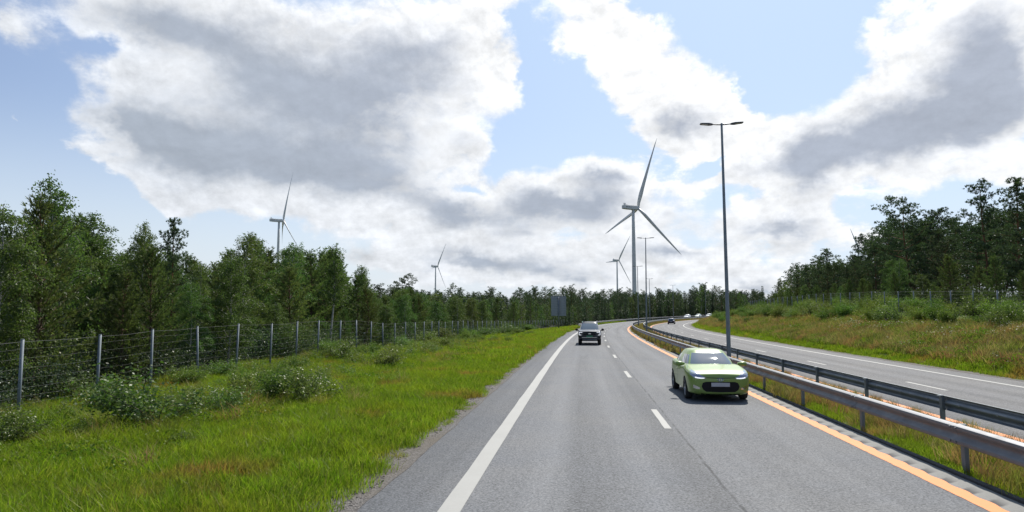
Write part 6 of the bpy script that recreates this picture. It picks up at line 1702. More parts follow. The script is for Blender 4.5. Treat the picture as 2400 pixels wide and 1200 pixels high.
('spruce',0,193.3,-79.7,9.7,LB[37],GR[0]),
('old_pine',1,273.3,-68.4,7.9,LB[51],GR[0]),
('spruce',1,226.8,-69.1,10.1,LB[44],GR[0]),
('old_pine',1,296.1,-97.9,8.7,LB[51],GR[0]),
('spruce',1,298.2,-79.0,8.6,LB[34],GR[0]),
('old_pine',0,284.6,-22.3,10.7,'mid-height pine in the back of the far wood, right of the nearest wind turbine',GR[0]),
('birch',0,214.1,-10.0,6.7,'low birch in the front of the far wood, right of the pickup',GR[0]),
('spruce',0,263.7,-19.8,9.1,LB[56],GR[0]),
('spruce',1,235.1,-9.3,9.4,LB[57],GR[0]),
('spruce',0,315.3,-23.5,11.4,LB[58],GR[0]),
('spruce',0,247.6,-30.8,7.9,LB[59],GR[0]),
('birch',2,219.1,-20.0,7.7,LB[60],GR[0]),
('old_pine',0,404.9,-49.0,12.4,'tall pine in the back of the far wood, left of the nearest street lamp',GR[0]),
('spruce',1,330.4,-22.0,11.3,LB[61],GR[0]),
('spruce',1,394.9,-17.3,11.4,LB[62],GR[0]),
('birch',0,398.7,-36.8,11.1,LB[63],GR[0]),
('spruce',0,372.1,-28.1,12.9,LB[64],GR[0]),
('spruce',1,396.5,-23.2,13.4,LB[62],GR[0]),
('old_pine',0,201.6,-15.4,6.8,LB[65],GR[0]),
('old_pine',0,393.2,-21.5,11.3,LB[66],GR[0]),
('spruce',1,257.9,-11.0,9.4,LB[67],GR[0]),
('spruce',0,237.4,-24.1,7.0,LB[68],GR[0]),
('old_pine',1,173.2,-11.3,5.6,LB[65],GR[0]),
('spruce',0,259.3,-15.3,9.8,LB[57],GR[0]),
('spruce',0,266.7,-12.7,9.5,LB[67],GR[0]),
('birch',1,363.2,-47.2,13.2,'tall birch in the back of the far wood, left of the dark blue car',GR[0]),
('spruce',1,256.4,-40.5,6.3,LB[48],GR[0]),
('spruce',0,333.4,-10.4,12.0,LB[69],GR[0]),
('birch',1,218.3,-10.2,7.1,'mid-height birch in the front of the far wood, right of the pickup',GR[0]),
('spruce',0,268.3,-19.5,8.6,LB[56],GR[0]),
('birch',2,322.7,-18.5,12.8,LB[70],GR[0]),
('spruce',0,190.4,-8.4,6.4,LB[71],GR[0]),
('spruce',0,303.7,-11.5,11.7,'tall spruce in the front of the far wood, right of the dark blue car',GR[0]),
('spruce',1,383.6,-24.1,12.4,LB[62],GR[0]),
('spruce',0,239.3,-35.1,6.9,LB[48],GR[0]),
('spruce',0,356.2,-13.2,13.8,LB[72],GR[0]),
('birch',1,395.8,-31.5,11.6,LB[73],GR[0]),
('spruce',1,410.4,-27.5,14.7,LB[62],GR[0]),
('old_pine',0,385.4,-11.1,13.0,LB[74],GR[0]),
('spruce',0,381.7,-45.4,13.9,LB[75],GR[0]),
('spruce',0,355.3,-8.3,11.4,LB[76],GR[0]),
('spruce',0,275.9,-24.5,10.4,LB[56],GR[0]),
('spruce',0,312.5,-18.5,13.8,LB[58],GR[0]),
('spruce',1,372.4,-16.4,12.3,LB[62],GR[0]),
('spruce',1,413.1,-33.9,10.9,LB[77],GR[0]),
('old_pine',0,298.0,-49.7,6.7,'low pine in the back of the far wood, right of the pickup',GR[0]),
('spruce',1,414.6,-25.5,13.3,LB[62],GR[0]),
('spruce',1,372.7,-8.0,11.5,LB[76],GR[0]),
('old_pine',0,298.2,-11.2,10.3,LB[78],GR[0]),
('birch',2,299.1,-40.0,7.7,LB[79],GR[0]),
('birch',2,420.1,-31.9,12.4,LB[73],GR[0]),
('spruce',1,210.8,-22.3,5,LB[48],GR[0]),
('spruce',0,354.2,-20.7,12.3,LB[64],GR[0]),
('old_pine',2,322.3,-40.8,11.7,LB[80],GR[0]),
('old_pine',2,244.8,-13.7,9.8,'mid-height pine in the front of the far wood, left of the nearest wind turbine',GR[0]),
('spruce',0,170.3,-13.1,5,LB[81],GR[0]),
('old_pine',1,281.6,-31.0,9.4,LB[82],GR[0]),
('birch',1,244.3,-22.4,7.3,LB[83],GR[0]),
('spruce',1,283.8,-37.9,7.4,LB[84],GR[0]),
('spruce',1,206.1,-10.1,7.8,LB[85],GR[0]),
('spruce',0,278.8,-22.1,8.7,LB[56],GR[0]),
('old_pine',0,281.2,-14.5,9.6,LB[86],GR[0]),
('old_pine',2,357.7,-23.8,12.5,LB[87],GR[0]),
('spruce',0,246.3,-38.4,5.6,LB[48],GR[0]),
('spruce',1,377.8,-30.2,12.1,LB[88],GR[0]),
('spruce',1,224.1,-25.3,6.6,LB[48],GR[0]),
('birch',0,368.0,-15.9,12.3,LB[89],GR[0]),
('spruce',0,354.9,-34.0,12.6,LB[61],GR[0]),
('spruce',1,407.4,-21.2,12.6,LB[62],GR[0]),
('birch',1,286.0,-15.3,10.4,'mid-height birch in the front of the far wood, left of the dark blue car',GR[0]),
('spruce',0,239.2,-27.1,8.0,LB[59],GR[0]),
('old_pine',1,175.2,-8.6,6.6,LB[65],GR[0]),
('spruce',0,313.7,-30.8,10.8,LB[90],GR[0]),
('spruce',0,228.7,-8.0,9.1,LB[57],GR[0]),
('birch',2,239.5,-10.8,7.3,LB[91],GR[0]),
('old_pine',2,182.3,-9.1,5.9,LB[65],GR[0]),
('spruce',1,272.5,-11.2,10.6,LB[67],GR[0]),
('spruce',0,345.2,-48.0,13.1,LB[92],GR[0]),
('spruce',0,266.2,-22.6,9.1,LB[56],GR[0]),
('spruce',1,334.0,-22.0,13.1,LB[61],GR[0]),
('old_pine',2,389.6,-44.6,17.2,LB[87],GR[0]),
('spruce',0,276.3,-37.4,8.5,LB[84],GR[0]),
('spruce',1,240.0,-19.0,7.7,LB[84],GR[0]),
('spruce',1,252.8,-11.2,9.3,LB[67],GR[0]),
('spruce',0,414.7,-42.8,14.2,LB[62],GR[0]),
('old_pine',1,291.9,-38.2,7.8,LB[93],GR[0]),
('spruce',1,323.5,-11.9,11.0,'mid-height spruce in the front of the far wood, left of the distant pale cars',GR[0]),
('spruce',0,400.3,-49.0,12.8,LB[64],GR[0]),
('spruce',1,355.6,-37.7,12.1,LB[61],GR[0]),
('spruce',1,321.4,-15.5,12.0,LB[94],GR[0]),
('spruce',0,217.0,-13.9,7.9,LB[85],GR[0]),
('spruce',0,231.5,-14.9,6.9,LB[71],GR[0]),
('spruce',0,432.5,-37.4,14.8,LB[62],GR[0]),
('spruce',1,335.6,-46.3,10.6,LB[90],GR[0]),
('spruce',0,186.9,-14.1,6.8,LB[95],GR[0]),
('spruce',0,352.0,-24.0,12.7,LB[64],GR[0]),
('birch',2,378.4,-34.8,14.9,'tall birch in the back of the far wood, right of the distant pale cars',GR[0]),
('spruce',1,365.4,-36.3,14.2,LB[75],GR[0]),
('old_pine',0,345.9,-8.6,12.0,LB[96],GR[0]),
('old_pine',0,376.9,-41.9,15.5,'tall pine in the back of the far wood, left of the distant pale cars',GR[0]),
('birch',1,289.7,-10.2,11.7,'tall birch in the front of the far wood, left of the dark blue car',GR[0]),
('birch',1,383.7,-29.4,11.6,LB[63],GR[0]),
('birch',0,286.6,-30.0,10.4,LB[79],GR[0]),
('spruce',1,290.5,-44.3,7.5,LB[84],GR[0]),
('spruce',0,292.3,-21.7,11.3,LB[92],GR[0]),
('spruce',0,194.7,-9.8,6.5,LB[71],GR[0]),
('old_pine',1,248.2,-10.3,9.7,LB[86],GR[0]),
('old_pine',0,412.9,-38.0,12.1,LB[66],GR[0]),
('spruce',1,284.0,-12.1,12.6,LB[97],GR[0]),
('spruce',1,266.6,-16.2,11.0,LB[90],GR[0]),
('spruce',0,170.1,-8.0,5.9,LB[95],GR[0]),
('spruce',1,314.4,-40.2,10.4,LB[56],GR[0]),
('spruce',0,274.1,-46.3,6.8,LB[48],GR[0]),
('birch',2,368.9,-8.1,11.2,LB[89],GR[0]),
('spruce',0,354.7,-47.7,14.9,LB[58],GR[0]),
('spruce',0,253.0,-33.1,8.3,LB[59],GR[0]),
('spruce',1,312.7,-8.2,12.3,LB[94],GR[0]),
('spruce',1,151.6,-8.9,5,LB[81],GR[0]),
('spruce',1,414.8,-30.1,14.1,LB[62],GR[0]),
('spruce',1,220.7,-12.4,8.1,LB[85],GR[0]),
('old_pine',1,351.8,-14.0,14.8,LB[96],GR[0]),
('spruce',1,375.9,-11.6,12.4,LB[76],GR[0]),
('birch',1,267.3,-48.5,6.0,LB[39],GR[0]),
('spruce',0,407.4,-26.2,10.8,LB[77],GR[0]),
('old_pine',1,362.0,-23.3,12.3,LB[87],GR[0]),
('old_pine',2,303.4,-20.5,13.3,'tall pine in the back of the far wood, left of the dark blue car',GR[0]),
('birch',0,392.0,-28.7,11.2,LB[73],GR[0]),
('spruce',0,196.5,-13.2,6.5,LB[95],GR[0]),
('spruce',0,307.3,-28.1,12.2,LB[92],GR[0]),
('spruce',0,298.1,-8.0,10.3,'mid-height spruce in the front of the far wood, right of the dark blue car',GR[0]),
('spruce',1,385.7,-15.8,13.7,LB[76],GR[0]),
('old_pine',1,300.4,-33.3,9.6,LB[82],GR[0]),
('spruce',1,425.2,-45.7,13.7,LB[62],GR[0]),
('spruce',1,325.9,-8.0,14.6,LB[69],GR[0]),
('spruce',0,362.3,-17.8,11.4,LB[88],GR[0]),
('birch',1,310.5,-31.8,10.2,'mid-height birch in the back of the far wood, right of the nearest wind turbine',GR[0]),
('old_pine',1,187.8,-10.9,5.5,LB[65],GR[0]),
('spruce',0,275.9,-8.8,10.8,LB[98],GR[0]),
('old_pine',2,344.8,-18.1,15.8,LB[87],GR[0]),
('spruce',1,222.7,-8.2,7.1,LB[57],GR[0]),
('spruce',0,347.6,-39.3,11.4,LB[58],GR[0]),
('spruce',0,317.9,-39.0,9.7,LB[90],GR[0]),
('spruce',0,279.4,-9.6,9.9,LB[98],GR[0]),
('spruce',0,305.2,-47.1,9.0,LB[84],GR[0]),
('spruce',0,308.5,-23.3,12.1,LB[58],GR[0]),
('spruce',1,360.0,-45.7,14.6,LB[58],GR[0]),
('spruce',1,201.2,-8.3,7.6,LB[85],GR[0]),
('spruce',1,373.9,-35.5,15.7,LB[64],GR[0]),
('spruce',1,374.8,-49.6,12.4,LB[61],GR[0]),
('old_pine',1,293.3,-9.3,10.4,LB[78],GR[0]),
('spruce',0,352.1,-40.6,11.7,LB[58],GR[0]),
('old_pine',0,289.9,-28.8,8.7,LB[82],GR[0]),
('spruce',0,329.8,-26.1,12.2,LB[61],GR[0]),
('spruce',0,274.9,-31.9,7.4,LB[84],GR[0]),
('birch',2,157.4,-9.0,5.5,'low birch in the front of the far wood, right of the road sign',GR[0]),
('spruce',0,232.4,-21.9,7.0,LB[68],GR[0]),
('old_pine',2,191.5,-14.2,5.7,LB[65],GR[0]),
('spruce',1,288.9,-13.5,11.8,LB[97],GR[0]),
('spruce',1,324.9,-46.8,8.9,LB[56],GR[0]),
('birch',0,260.3,-26.4,7.7,LB[83],GR[0]),
('spruce',0,401.7,-43.3,15.5,LB[88],GR[0]),
('birch',1,244.1,-10.2,9.3,LB[91],GR[0]),
('spruce',0,309.7,-47.1,10.0,LB[56],GR[0]),
('birch',0,322.1,-8.1,14.8,'tall birch in the front of the far wood, right of the distant pale cars',GR[0]),
('spruce',0,380.4,-9.6,12.4,LB[76],GR[0]),
('spruce',0,333.6,-16.2,12.2,LB[75],GR[0]),
('old_pine',1,299.2,-25.6,11.3,LB[80],GR[0]),
('spruce',1,336.8,-8.9,11.8,LB[72],GR[0]),
('spruce',1,209.1,-8.9,7.3,LB[85],GR[0]),
('birch',2,222.8,-19.1,7.4,LB[60],GR[0]),
('spruce',1,309.5,-8.1,12.8,LB[94],GR[0]),
('spruce',0,319.9,-26.0,12.6,LB[58],GR[0]),
('spruce',1,389.2,-8.4,15.1,LB[76],GR[0]),
('old_pine',1,302.5,-36.6,10.2,LB[82],GR[0]),
('spruce',0,263.7,-43.5,6.0,LB[48],GR[0]),
('old_pine',1,363.8,-13.4,11.8,LB[74],GR[0]),
('old_pine',1,294.6,-41.2,8.7,LB[93],GR[0]),
('spruce',1,390.2,-36.6,12.5,LB[88],GR[0]),
('spruce',0,227.1,-22.3,7.5,LB[59],GR[0]),
('spruce',0,308.2,-16.1,13.0,LB[58],GR[0]),
('birch',1,270.2,-43.3,6.5,'low birch in the back of the far wood, left of the pickup',GR[0]),
('spruce',1,342.4,-11.4,13.3,LB[72],GR[0]),
('spruce',0,238.8,-14.8,9.1,LB[57],GR[0]),
('spruce',1,407.1,-32.5,13.3,LB[62],GR[0]),
('birch',1,321.4,-21.7,13.3,LB[70],GR[0]),
('spruce',0,295.4,-25.4,10.7,LB[90],GR[0]),
('spruce',1,278.1,-18.7,9.0,LB[90],GR[0]),
('birch',0,251.7,-15.5,8.9,LB[91],GR[0]),
('spruce',0,297.2,-28.4,10.4,LB[90],GR[0]),
('birch',1,364.5,-8.3,12.2,LB[89],GR[0]),
('spruce',1,277.7,-34.0,9.0,LB[84],GR[0]),
('spruce',0,285.1,-8.6,11.1,LB[97],GR[0]),
('birch',2,402.4,-37.6,13.0,LB[73],GR[0]),
('spruce',1,324.1,-33.4,11.5,LB[58],GR[0]),
('spruce',1,161.1,-10.5,5,LB[81],GR[0]),
('spruce',1,212.4,46.2,11.2,LB[99],GR[0]),
('spruce',1,237.2,42.0,9.9,LB[100],GR[0]),
('spruce',0,163.1,43.5,9.9,LB[100],GR[0]),
('birch',1,323.1,51.7,18.4,LB[101],GR[0]),
('birch',0,292.1,59.9,19,LB[101],GR[0]),
('spruce',1,315.3,54.1,16.4,LB[102],GR[0]),
('spruce',0,199.7,58.1,13.4,LB[102],GR[0]),
('birch',2,172.1,49.3,11.0,LB[103],GR[0]),
('spruce',0,282.3,72.6,19,LB[102],GR[0]),
('birch',0,297.9,48.0,19,LB[101],GR[0]),
('birch',2,311.0,59.0,19,LB[101],GR[0]),
('old_pine',2,219.7,40.9,8.3,LB[104],GR[0]),
('birch',0,269.8,72.6,19,LB[101],GR[0]),
('old_pine',1,303.4,58.4,15.9,LB[105],GR[0]),
('spruce',1,187.0,55.2,10.7,'mid-height spruce in the back of the far wood, right of the right wood',GR[0]),
('spruce',1,253.2,49.8,16.3,LB[102],GR[0]),
('birch',1,173.4,44.0,10.6,LB[106],GR[0]),
('birch',2,225.6,62.4,14.7,LB[101],GR[0]),
('spruce',0,314.6,42.3,17.7,LB[107],GR[0]),
('old_pine',0,188.0,44.4,10.9,LB[104],GR[0]),
('old_pine',0,255.7,42.9,14.1,LB[108],GR[0]),
('old_pine',0,328.4,50.4,19,LB[105],GR[0]),
('birch',2,227.7,48.8,13.7,'tall birch in the back of the far wood, left of the right wood',GR[0]),
('birch',1,246.3,40.1,11.4,LB[109],GR[0]),
('birch',1,287.0,64.5,19,LB[101],GR[0]),
('birch',1,300.6,42.9,19,LB[109],GR[0]),
('old_pine',0,271.6,43.1,16.0,LB[108],GR[0]),
('birch',2,192.6,42.3,8.3,LB[106],GR[0]),
('spruce',0,267.7,66.5,19,LB[102],GR[0]),
('birch',0,274.5,59.9,16.5,LB[101],GR[0]),
('spruce',0,291.5,40.2,15.4,'tall spruce in the front of the far wood, left of the right wood',GR[0]),
('birch',1,161.1,51.8,9.2,LB[103],GR[0]),
('birch',1,203.6,69.1,19,LB[101],GR[0]),
('spruce',1,213.8,52.2,15.5,LB[102],GR[0]),
('spruce',1,303.9,44.2,19,LB[107],GR[0]),
('birch',2,210.8,42.4,8.8,LB[106],GR[0]),
('birch',2,222.9,57.2,15.9,LB[101],GR[0]),
('spruce',1,262.4,46.4,14.3,LB[99],GR[0]),
('old_pine',1,252.5,63.8,15.6,LB[105],GR[0]),
('birch',2,200.2,48.7,12.5,LB[101],GR[0]),
('spruce',1,265.4,49.4,14.4,LB[102],GR[0]),
('old_pine',2,225.0,51.9,15.8,LB[105],GR[0]),
('birch',1,300.8,54.5,15.6,LB[101],GR[0]),
('spruce',0,227.7,70.4,19,LB[102],GR[0]),
('old_pine',1,282.3,40.0,12.3,LB[108],GR[0])]
for t_ in NEAR: plant(*t_)
for t_ in FARTREES: plant_far(*t_)

# the wood that goes on behind, read only as a mass of tops
g = np.random.default_rng(77)
def scatter(name, pts, variants, scales, rots, idx, kind='stuff', label=None, tilt=None):
    """one object: copies of small plant meshes standing on given points (geometry nodes)"""
    me = bpy.data.meshes.new(name); pts = np.asarray(pts, np.float32)
    me.vertices.add(len(pts)); me.vertices.foreach_set('co', pts.ravel())
    for nm, tp, arr in (('sc', 'FLOAT_VECTOR', scales), ('rot', 'FLOAT_VECTOR', rots), ('idx', 'INT', idx)):
        a = me.attributes.new(nm, tp, 'POINT'); arr = np.asarray(arr)
        if tp == 'INT': a.data.foreach_set('value', arr.astype(np.int32).ravel())
        else: a.data.foreach_set('vector', arr.astype(np.float32).ravel())
    o = obj(name, me); tag(o, label, kind=kind)
    src = bpy.data.collections.new(name + '_source')
    for i, vm in enumerate(variants):
        src.objects.link(bpy.data.objects.new('%s_piece_%02d' % (name, i), vm))
    ng = bpy.data.node_groups.new(name + '_nodes', 'GeometryNodeTree')
    ng.interface.new_socket('Geometry', in_out='INPUT', socket_type='NodeSocketGeometry'); ng.interface.new_socket('Geometry', in_out='OUTPUT', socket_type='NodeSocketGeometry')
    N = ng.nodes; L = ng.links
    gi = N.new('NodeGroupInput'); go = N.new('NodeGroupOutput'); ip = N.new('GeometryNodeInstanceOnPoints'); ci = N.new('GeometryNodeCollectionInfo')
    ci.inputs['Collection'].default_value = src; ci.inputs['Separate Children'].default_value = True; ci.inputs['Reset Children'].default_value = True
    def attr(nm, tp):
        n_ = N.new('GeometryNodeInputNamedAttribute'); n_.data_type = tp; n_.inputs['Name'].default_value = nm; return n_.outputs['Attribute']
    L.new(gi.outputs[0], ip.inputs['Points']); L.new(ci.outputs[0], ip.inputs['Instance']); ip.inputs['Pick Instance'].default_value = True
    L.new(attr('idx', 'INT'), ip.inputs['Instance Index'])
    er = N.new('FunctionNodeEulerToRotation'); L.new(attr('rot', 'FLOAT_VECTOR'), er.inputs[0]); L.new(er.outputs[0], ip.inputs['Rotation'])
    L.new(attr('sc', 'FLOAT_VECTOR'), ip.inputs['Scale']); L.new(ip.outputs[0], go.inputs[0])
    md = o.modifiers.new('scatter', 'NODES'); md.node_group = ng
    return o
def scatter_sr(name, S, R, variants, smin, smax, dz=0.0, tilt=.12, zf=None, hscale=None):
    n = len(S); x, y = road_xy(S, R); z = (terrain(S, R) if zf is None else zf(S, R)) + dz
    sc = g.uniform(smin, smax, n); hz = sc if hscale is None else sc * hscale
    return scatter(name, np.stack([x, y, z], 1), variants, np.stack([sc, sc, hz], 1), np.stack([g.normal(0, tilt, n), g.normal(0, tilt, n), g.uniform(0, 6.283, n)], 1), g.integers(0, len(variants), n))

bs, br = [], []
while len(bs) < 1700:
    s, r = g.uniform(60, 480), -(30 + 330 * g.uniform() ** 1.7)
    if r > -75 and s < 150 or r > -40 and s < 210: continue
    bs.append(s); br.append(r)
scatter_sr('distant_forest', np.array(bs), np.array(br), [FAR[k][1] for k in (('old_pine', 0), ('old_pine', 2), ('spruce', 0), ('spruce', 1), ('birch', 0))], .55, 1.0, -.2, .02, hscale=np.where(np.array(bs) < 240, .55, 1.0))

S, R = np.concatenate([g.uniform(-2, 130, 900), g.uniform(25, 160, 700)]), np.concatenate([-17.0 - 22 * g.uniform(0, 1, 900) ** 1.5, 33.5 + 25 * g.uniform(0, 1, 700)])
def under(seed, h, n, size, material):
    q = np.random.default_rng(seed); P = np.stack([q.normal(0, .55, n), q.normal(0, .55, n), h * q.uniform(0.02, 1, n) ** .8], 1); v, f = leaves(q, P, size, .6, -.3); return me_np('undergrowth', v, f, [material])
UG = [under(500 + i, (1.3, 2.0, 1.6)[i], 1300, .075, (M_pine_dark, M_pine, M_spruce)[i]) for i in range(3)]
scatter_sr('undergrowth', S, R, UG, .6, 1.25, -.05, .05)

# grass -----------------------------------------------------------------
def tuft(seed, n, rad, hmin, hmax, wd, material, lean=.35, seed_heads=0):
    q = np.random.default_rng(seed); V, F = [], []; k = 0
    ang = q.uniform(0, 6.283, n); rr = rad * np.sqrt(q.uniform(0, 1, n)); h = q.uniform(hmin, hmax, n); la = q.normal(0, 1, (n, 2)) * lean + np.array([.18, -.05]); fa = q.uniform(0, 6.283, n)
    for i in range(n):
        b = np.array([rr[i] * math.cos(ang[i]), rr[i] * math.sin(ang[i]), -.02]); sd_ = np.array([math.cos(fa[i]), math.sin(fa[i]), 0]) * wd / 2 * q.uniform(.7, 1.3)
        m_ = b + np.array([la[i][0] * .35 * h[i], la[i][1] * .35 * h[i], .6 * h[i]]); t_ = b + np.array([la[i][0] * h[i], la[i][1] * h[i], h[i]])
        V += [b - sd_, b + sd_, m_ + sd_ * .8, m_ - sd_ * .8, t_]; F.append((k, k + 1, k + 2, k + 3)); F.append((k + 3, k + 2, k + 4, k + 4)); k += 5
    me = bpy.data.meshes.new('grass_tuft')
    me.from_pydata([tuple(v) for v in V], [], [f if f[2] != f[3] else f[:3] for f in F]); me.materials.append(material); me.update(); return me
def flat_herb(seed, n, rad, h, size, material):
    q = np.random.default_rng(seed); P = np.stack([q.normal(0, rad, n), q.normal(0, rad, n), q.uniform(.02, h, n)], 1); v, f = leaves(q, P, size, .6, -.5); return me_np('herb', v, f, [material])
TG = [tuft(200 + i, 130, .34, .10, .32, .010, M_grass) for i in range(4)]
TG_short = [tuft(210 + i, 110, .34, .07, .20, .010, M_grass) for i in range(3)]
TG_far = [tuft(220 + i, 110, .6, .10, .32, .022, M_grass) for i in range(3)]
TD_ = [tuft(230 + i, 90, .35, .2, .6, .012, M_grass_dry) for i in range(4)]
TD_far = [tuft(240 + i, 80, .6, .2, .55, .024, M_grass_dry) for i in range(3)]
TALL = [tuft(260 + i, 95, .30, .30, .62, .011, M_grass, .55) for i in range(3)]
TALL_dry = [tuft(270 + i, 70, .30, .35, .70, .010, M_grass_dry, .5) for i in range(2)]
HB = [flat_herb(250 + i, 170, .20, .26, .042, M_herb) for i in range(3)]
def area(n, s0, s1, r0, r1, keep=None, power=1.0):
    S = s0 + (s1 - s0) * g.uniform(0, 1, n) ** power; R = g.uniform(r0, r1, n)
    if keep is not None:
        k = keep(S, R); S, R = S[k], R[k]
    return S, R
edge_keep = lambda S, R: R < -3.45 - .22 * np.sin(S * 1.7) * np.sin(S * .6 + 1) - .1 * np.sin(S * 5.1)
S, R = area(9500, 3, 34, -17.5, -3.3, edge_keep, .95); near = R > -5.2
scatter_sr('grass', S[~near], R[~near], TG, .75, 1.35)
scatter_sr('grass', S[near], R[near], TG_short + TG[:1], .7, 1.2)
S, R = area(2600, 5, 70, -17, -6.5, lambda S, R: (np.sin(S * .9 + R * .5) + np.sin(R * 1.1 - S * .4) + .6 * np.sin(S * 2.3 + 1) > .1) & (g.uniform(0, 1, len(S)) < .35 + .65 * np.clip((-R - 6.5) / 6, 0, 1)))
scatter_sr('tall_grass', S, R, TALL + TALL + TALL_dry, .65, 1.15, tilt=.2)
def weed(seed, n):
    q = np.random.default_rng(seed); Vs, Fs, k = [], [], 0; P = []
    for i in range(9):
        b = q.normal(0, .2, 2); h = q.uniform(.35, .75); l_ = q.normal(0, .12, 2)
        for j in range(n // 9):
            f = q.uniform(.1, 1); P.append([b[0] + l_[0] * f + q.normal(0, .05), b[1] + l_[1] * f + q.normal(0, .05), h * f])
    v, f = leaves(q, np.array(P), .065, .5, -.3); return me_np('weed', v, f, [M_shrub])
WD = [weed(280 + i, 260) for i in range(3)]
S, R = area(700, 8, 75, -16.6, -9.5, lambda S, R: np.sin(S * .7 + R * .4) + np.sin(R * .9 - S * .33) > -.1); scatter_sr('weeds', S, R, WD, .6, 1.2, tilt=.12)
S, R = area(7000, 34, 80, -17.5, -3.3, edge_keep, .9); scatter_sr('grass', S, R, TG_far, .7, 1.25)
S, R = area(5200, 80, 210, -18, -3.3, edge_keep); scatter_sr('grass', S, R, TG_far, .8, 1.5)
S, R = area(800, 11, 60, -16.5, -7.0); scatter_sr('low_herbs', S, R, HB, .6, 1.6)
S, R = area(500, 3, 60, -4.0, -3.1); scatter_sr('low_herbs', S, R, TG_short, .25, .6)
# median
S, R = area(3000, -2, 45, 6.1, 7.75); scatter_sr('grass', S, R, TG_short + TG_short + TD_[:1], .5, .95)
S, R = area(3200, 45, 300, 6.0, 8.6, power=1.3); scatter_sr('grass', S, R, TD_far, .5, .85)
S, R = area(420, -2, 60, 8.35, 9.05); scatter_sr('grass', S, R, TD_, .3, .6)
# right embankment
S, R = area(5200, 8, 75, 18.4, 27, lambda S, R: R > 18.45 + .2 * np.sin(S * 1.3)); dry = R > 19.6
scatter_sr('grass', S[~dry], R[~dry], TG_far, .6, 1.0); scatter_sr('grass', S[dry], R[dry], TD_far + TG_far[:1], .7, 1.2)
S, R = area(6500, 75, 300, 18.4, 30, lambda S, R: R > 18.45 + .2 * np.sin(S * 1.3)); dry = R > 20
scatter_sr('grass', S[~dry], R[~dry], TG_far, .8, 1.2); scatter_sr('grass', S[dry], R[dry], TD_far + TG_far[:1], .9, 1.6)
S, R = area(900, 10, 110, 19.2, 28); scatter_sr('low_herbs', S, R, HB, .9, 2.4)
# white umbels and daisies
def umbels(seed, n):
    q = np.random.default_rng(seed); V, F, k = [], [], 0
    for i in range(n):
        c = np.array([q.normal(0, .4), q.normal(0, .4), q.uniform(.35, .75)])
        for j in range(6):
            p = c + q.normal(0, .035, 3) * np.array([1, 1, .25]); a = nrm(q.normal(0, 1, 3) * np.array([1, 1, .2])) * .026; b = nrm(np.cross(a, np.array([0, 0, 1.]) + q.normal(0, .3, 3))) * .026
            V += [p - a, p + b, p + a, p - b]; F.append([k, k + 1, k + 2, k + 3]); k += 4
    return me_np('umbel', np.array(V), np.array(F), [M_flower])
UM = [umbels(300 + i, 14) for i in range(3)]
S1 = g.uniform(28, 66, 105); R1 = 23.6 + g.normal(0, .5, 105) + .6 * np.sin(S1 * .4)
S2, R2 = area(40, 20, 75, 20, 25); S3, R3 = area(30, 75, 130, 22, 28)
scatter_sr('wildflowers', np.concatenate([S1, S2, S3]), np.concatenate([R1, R2, R3]), UM, .5, .95)
# loose stones on the shoulder
def stone(seed):
    q = np.random.default_rng(seed); bm = bmesh.new(); bmesh.ops.create_icosphere(bm, subdivisions=1, radius=.5)
    for v in bm.verts: v.co = v.co * float(q.uniform(.65, 1.15)); v.co.z *= .6
    me = bpy.data.meshes.new('stone'); bm.to_mesh(me); bm.free(); me.materials.append(M_gravel); return me
ST = [stone(i) for i in range(4)]
S, R = area(2600, 4, 40, -3.75, -2.92); scatter_sr('gravel', S, R, ST, .02, .06, .012, .4)
S, R = area(500, -2, 40, 5.98, 6.2); scatter_sr('gravel', S, R, ST, .015, .045, .01, .4)

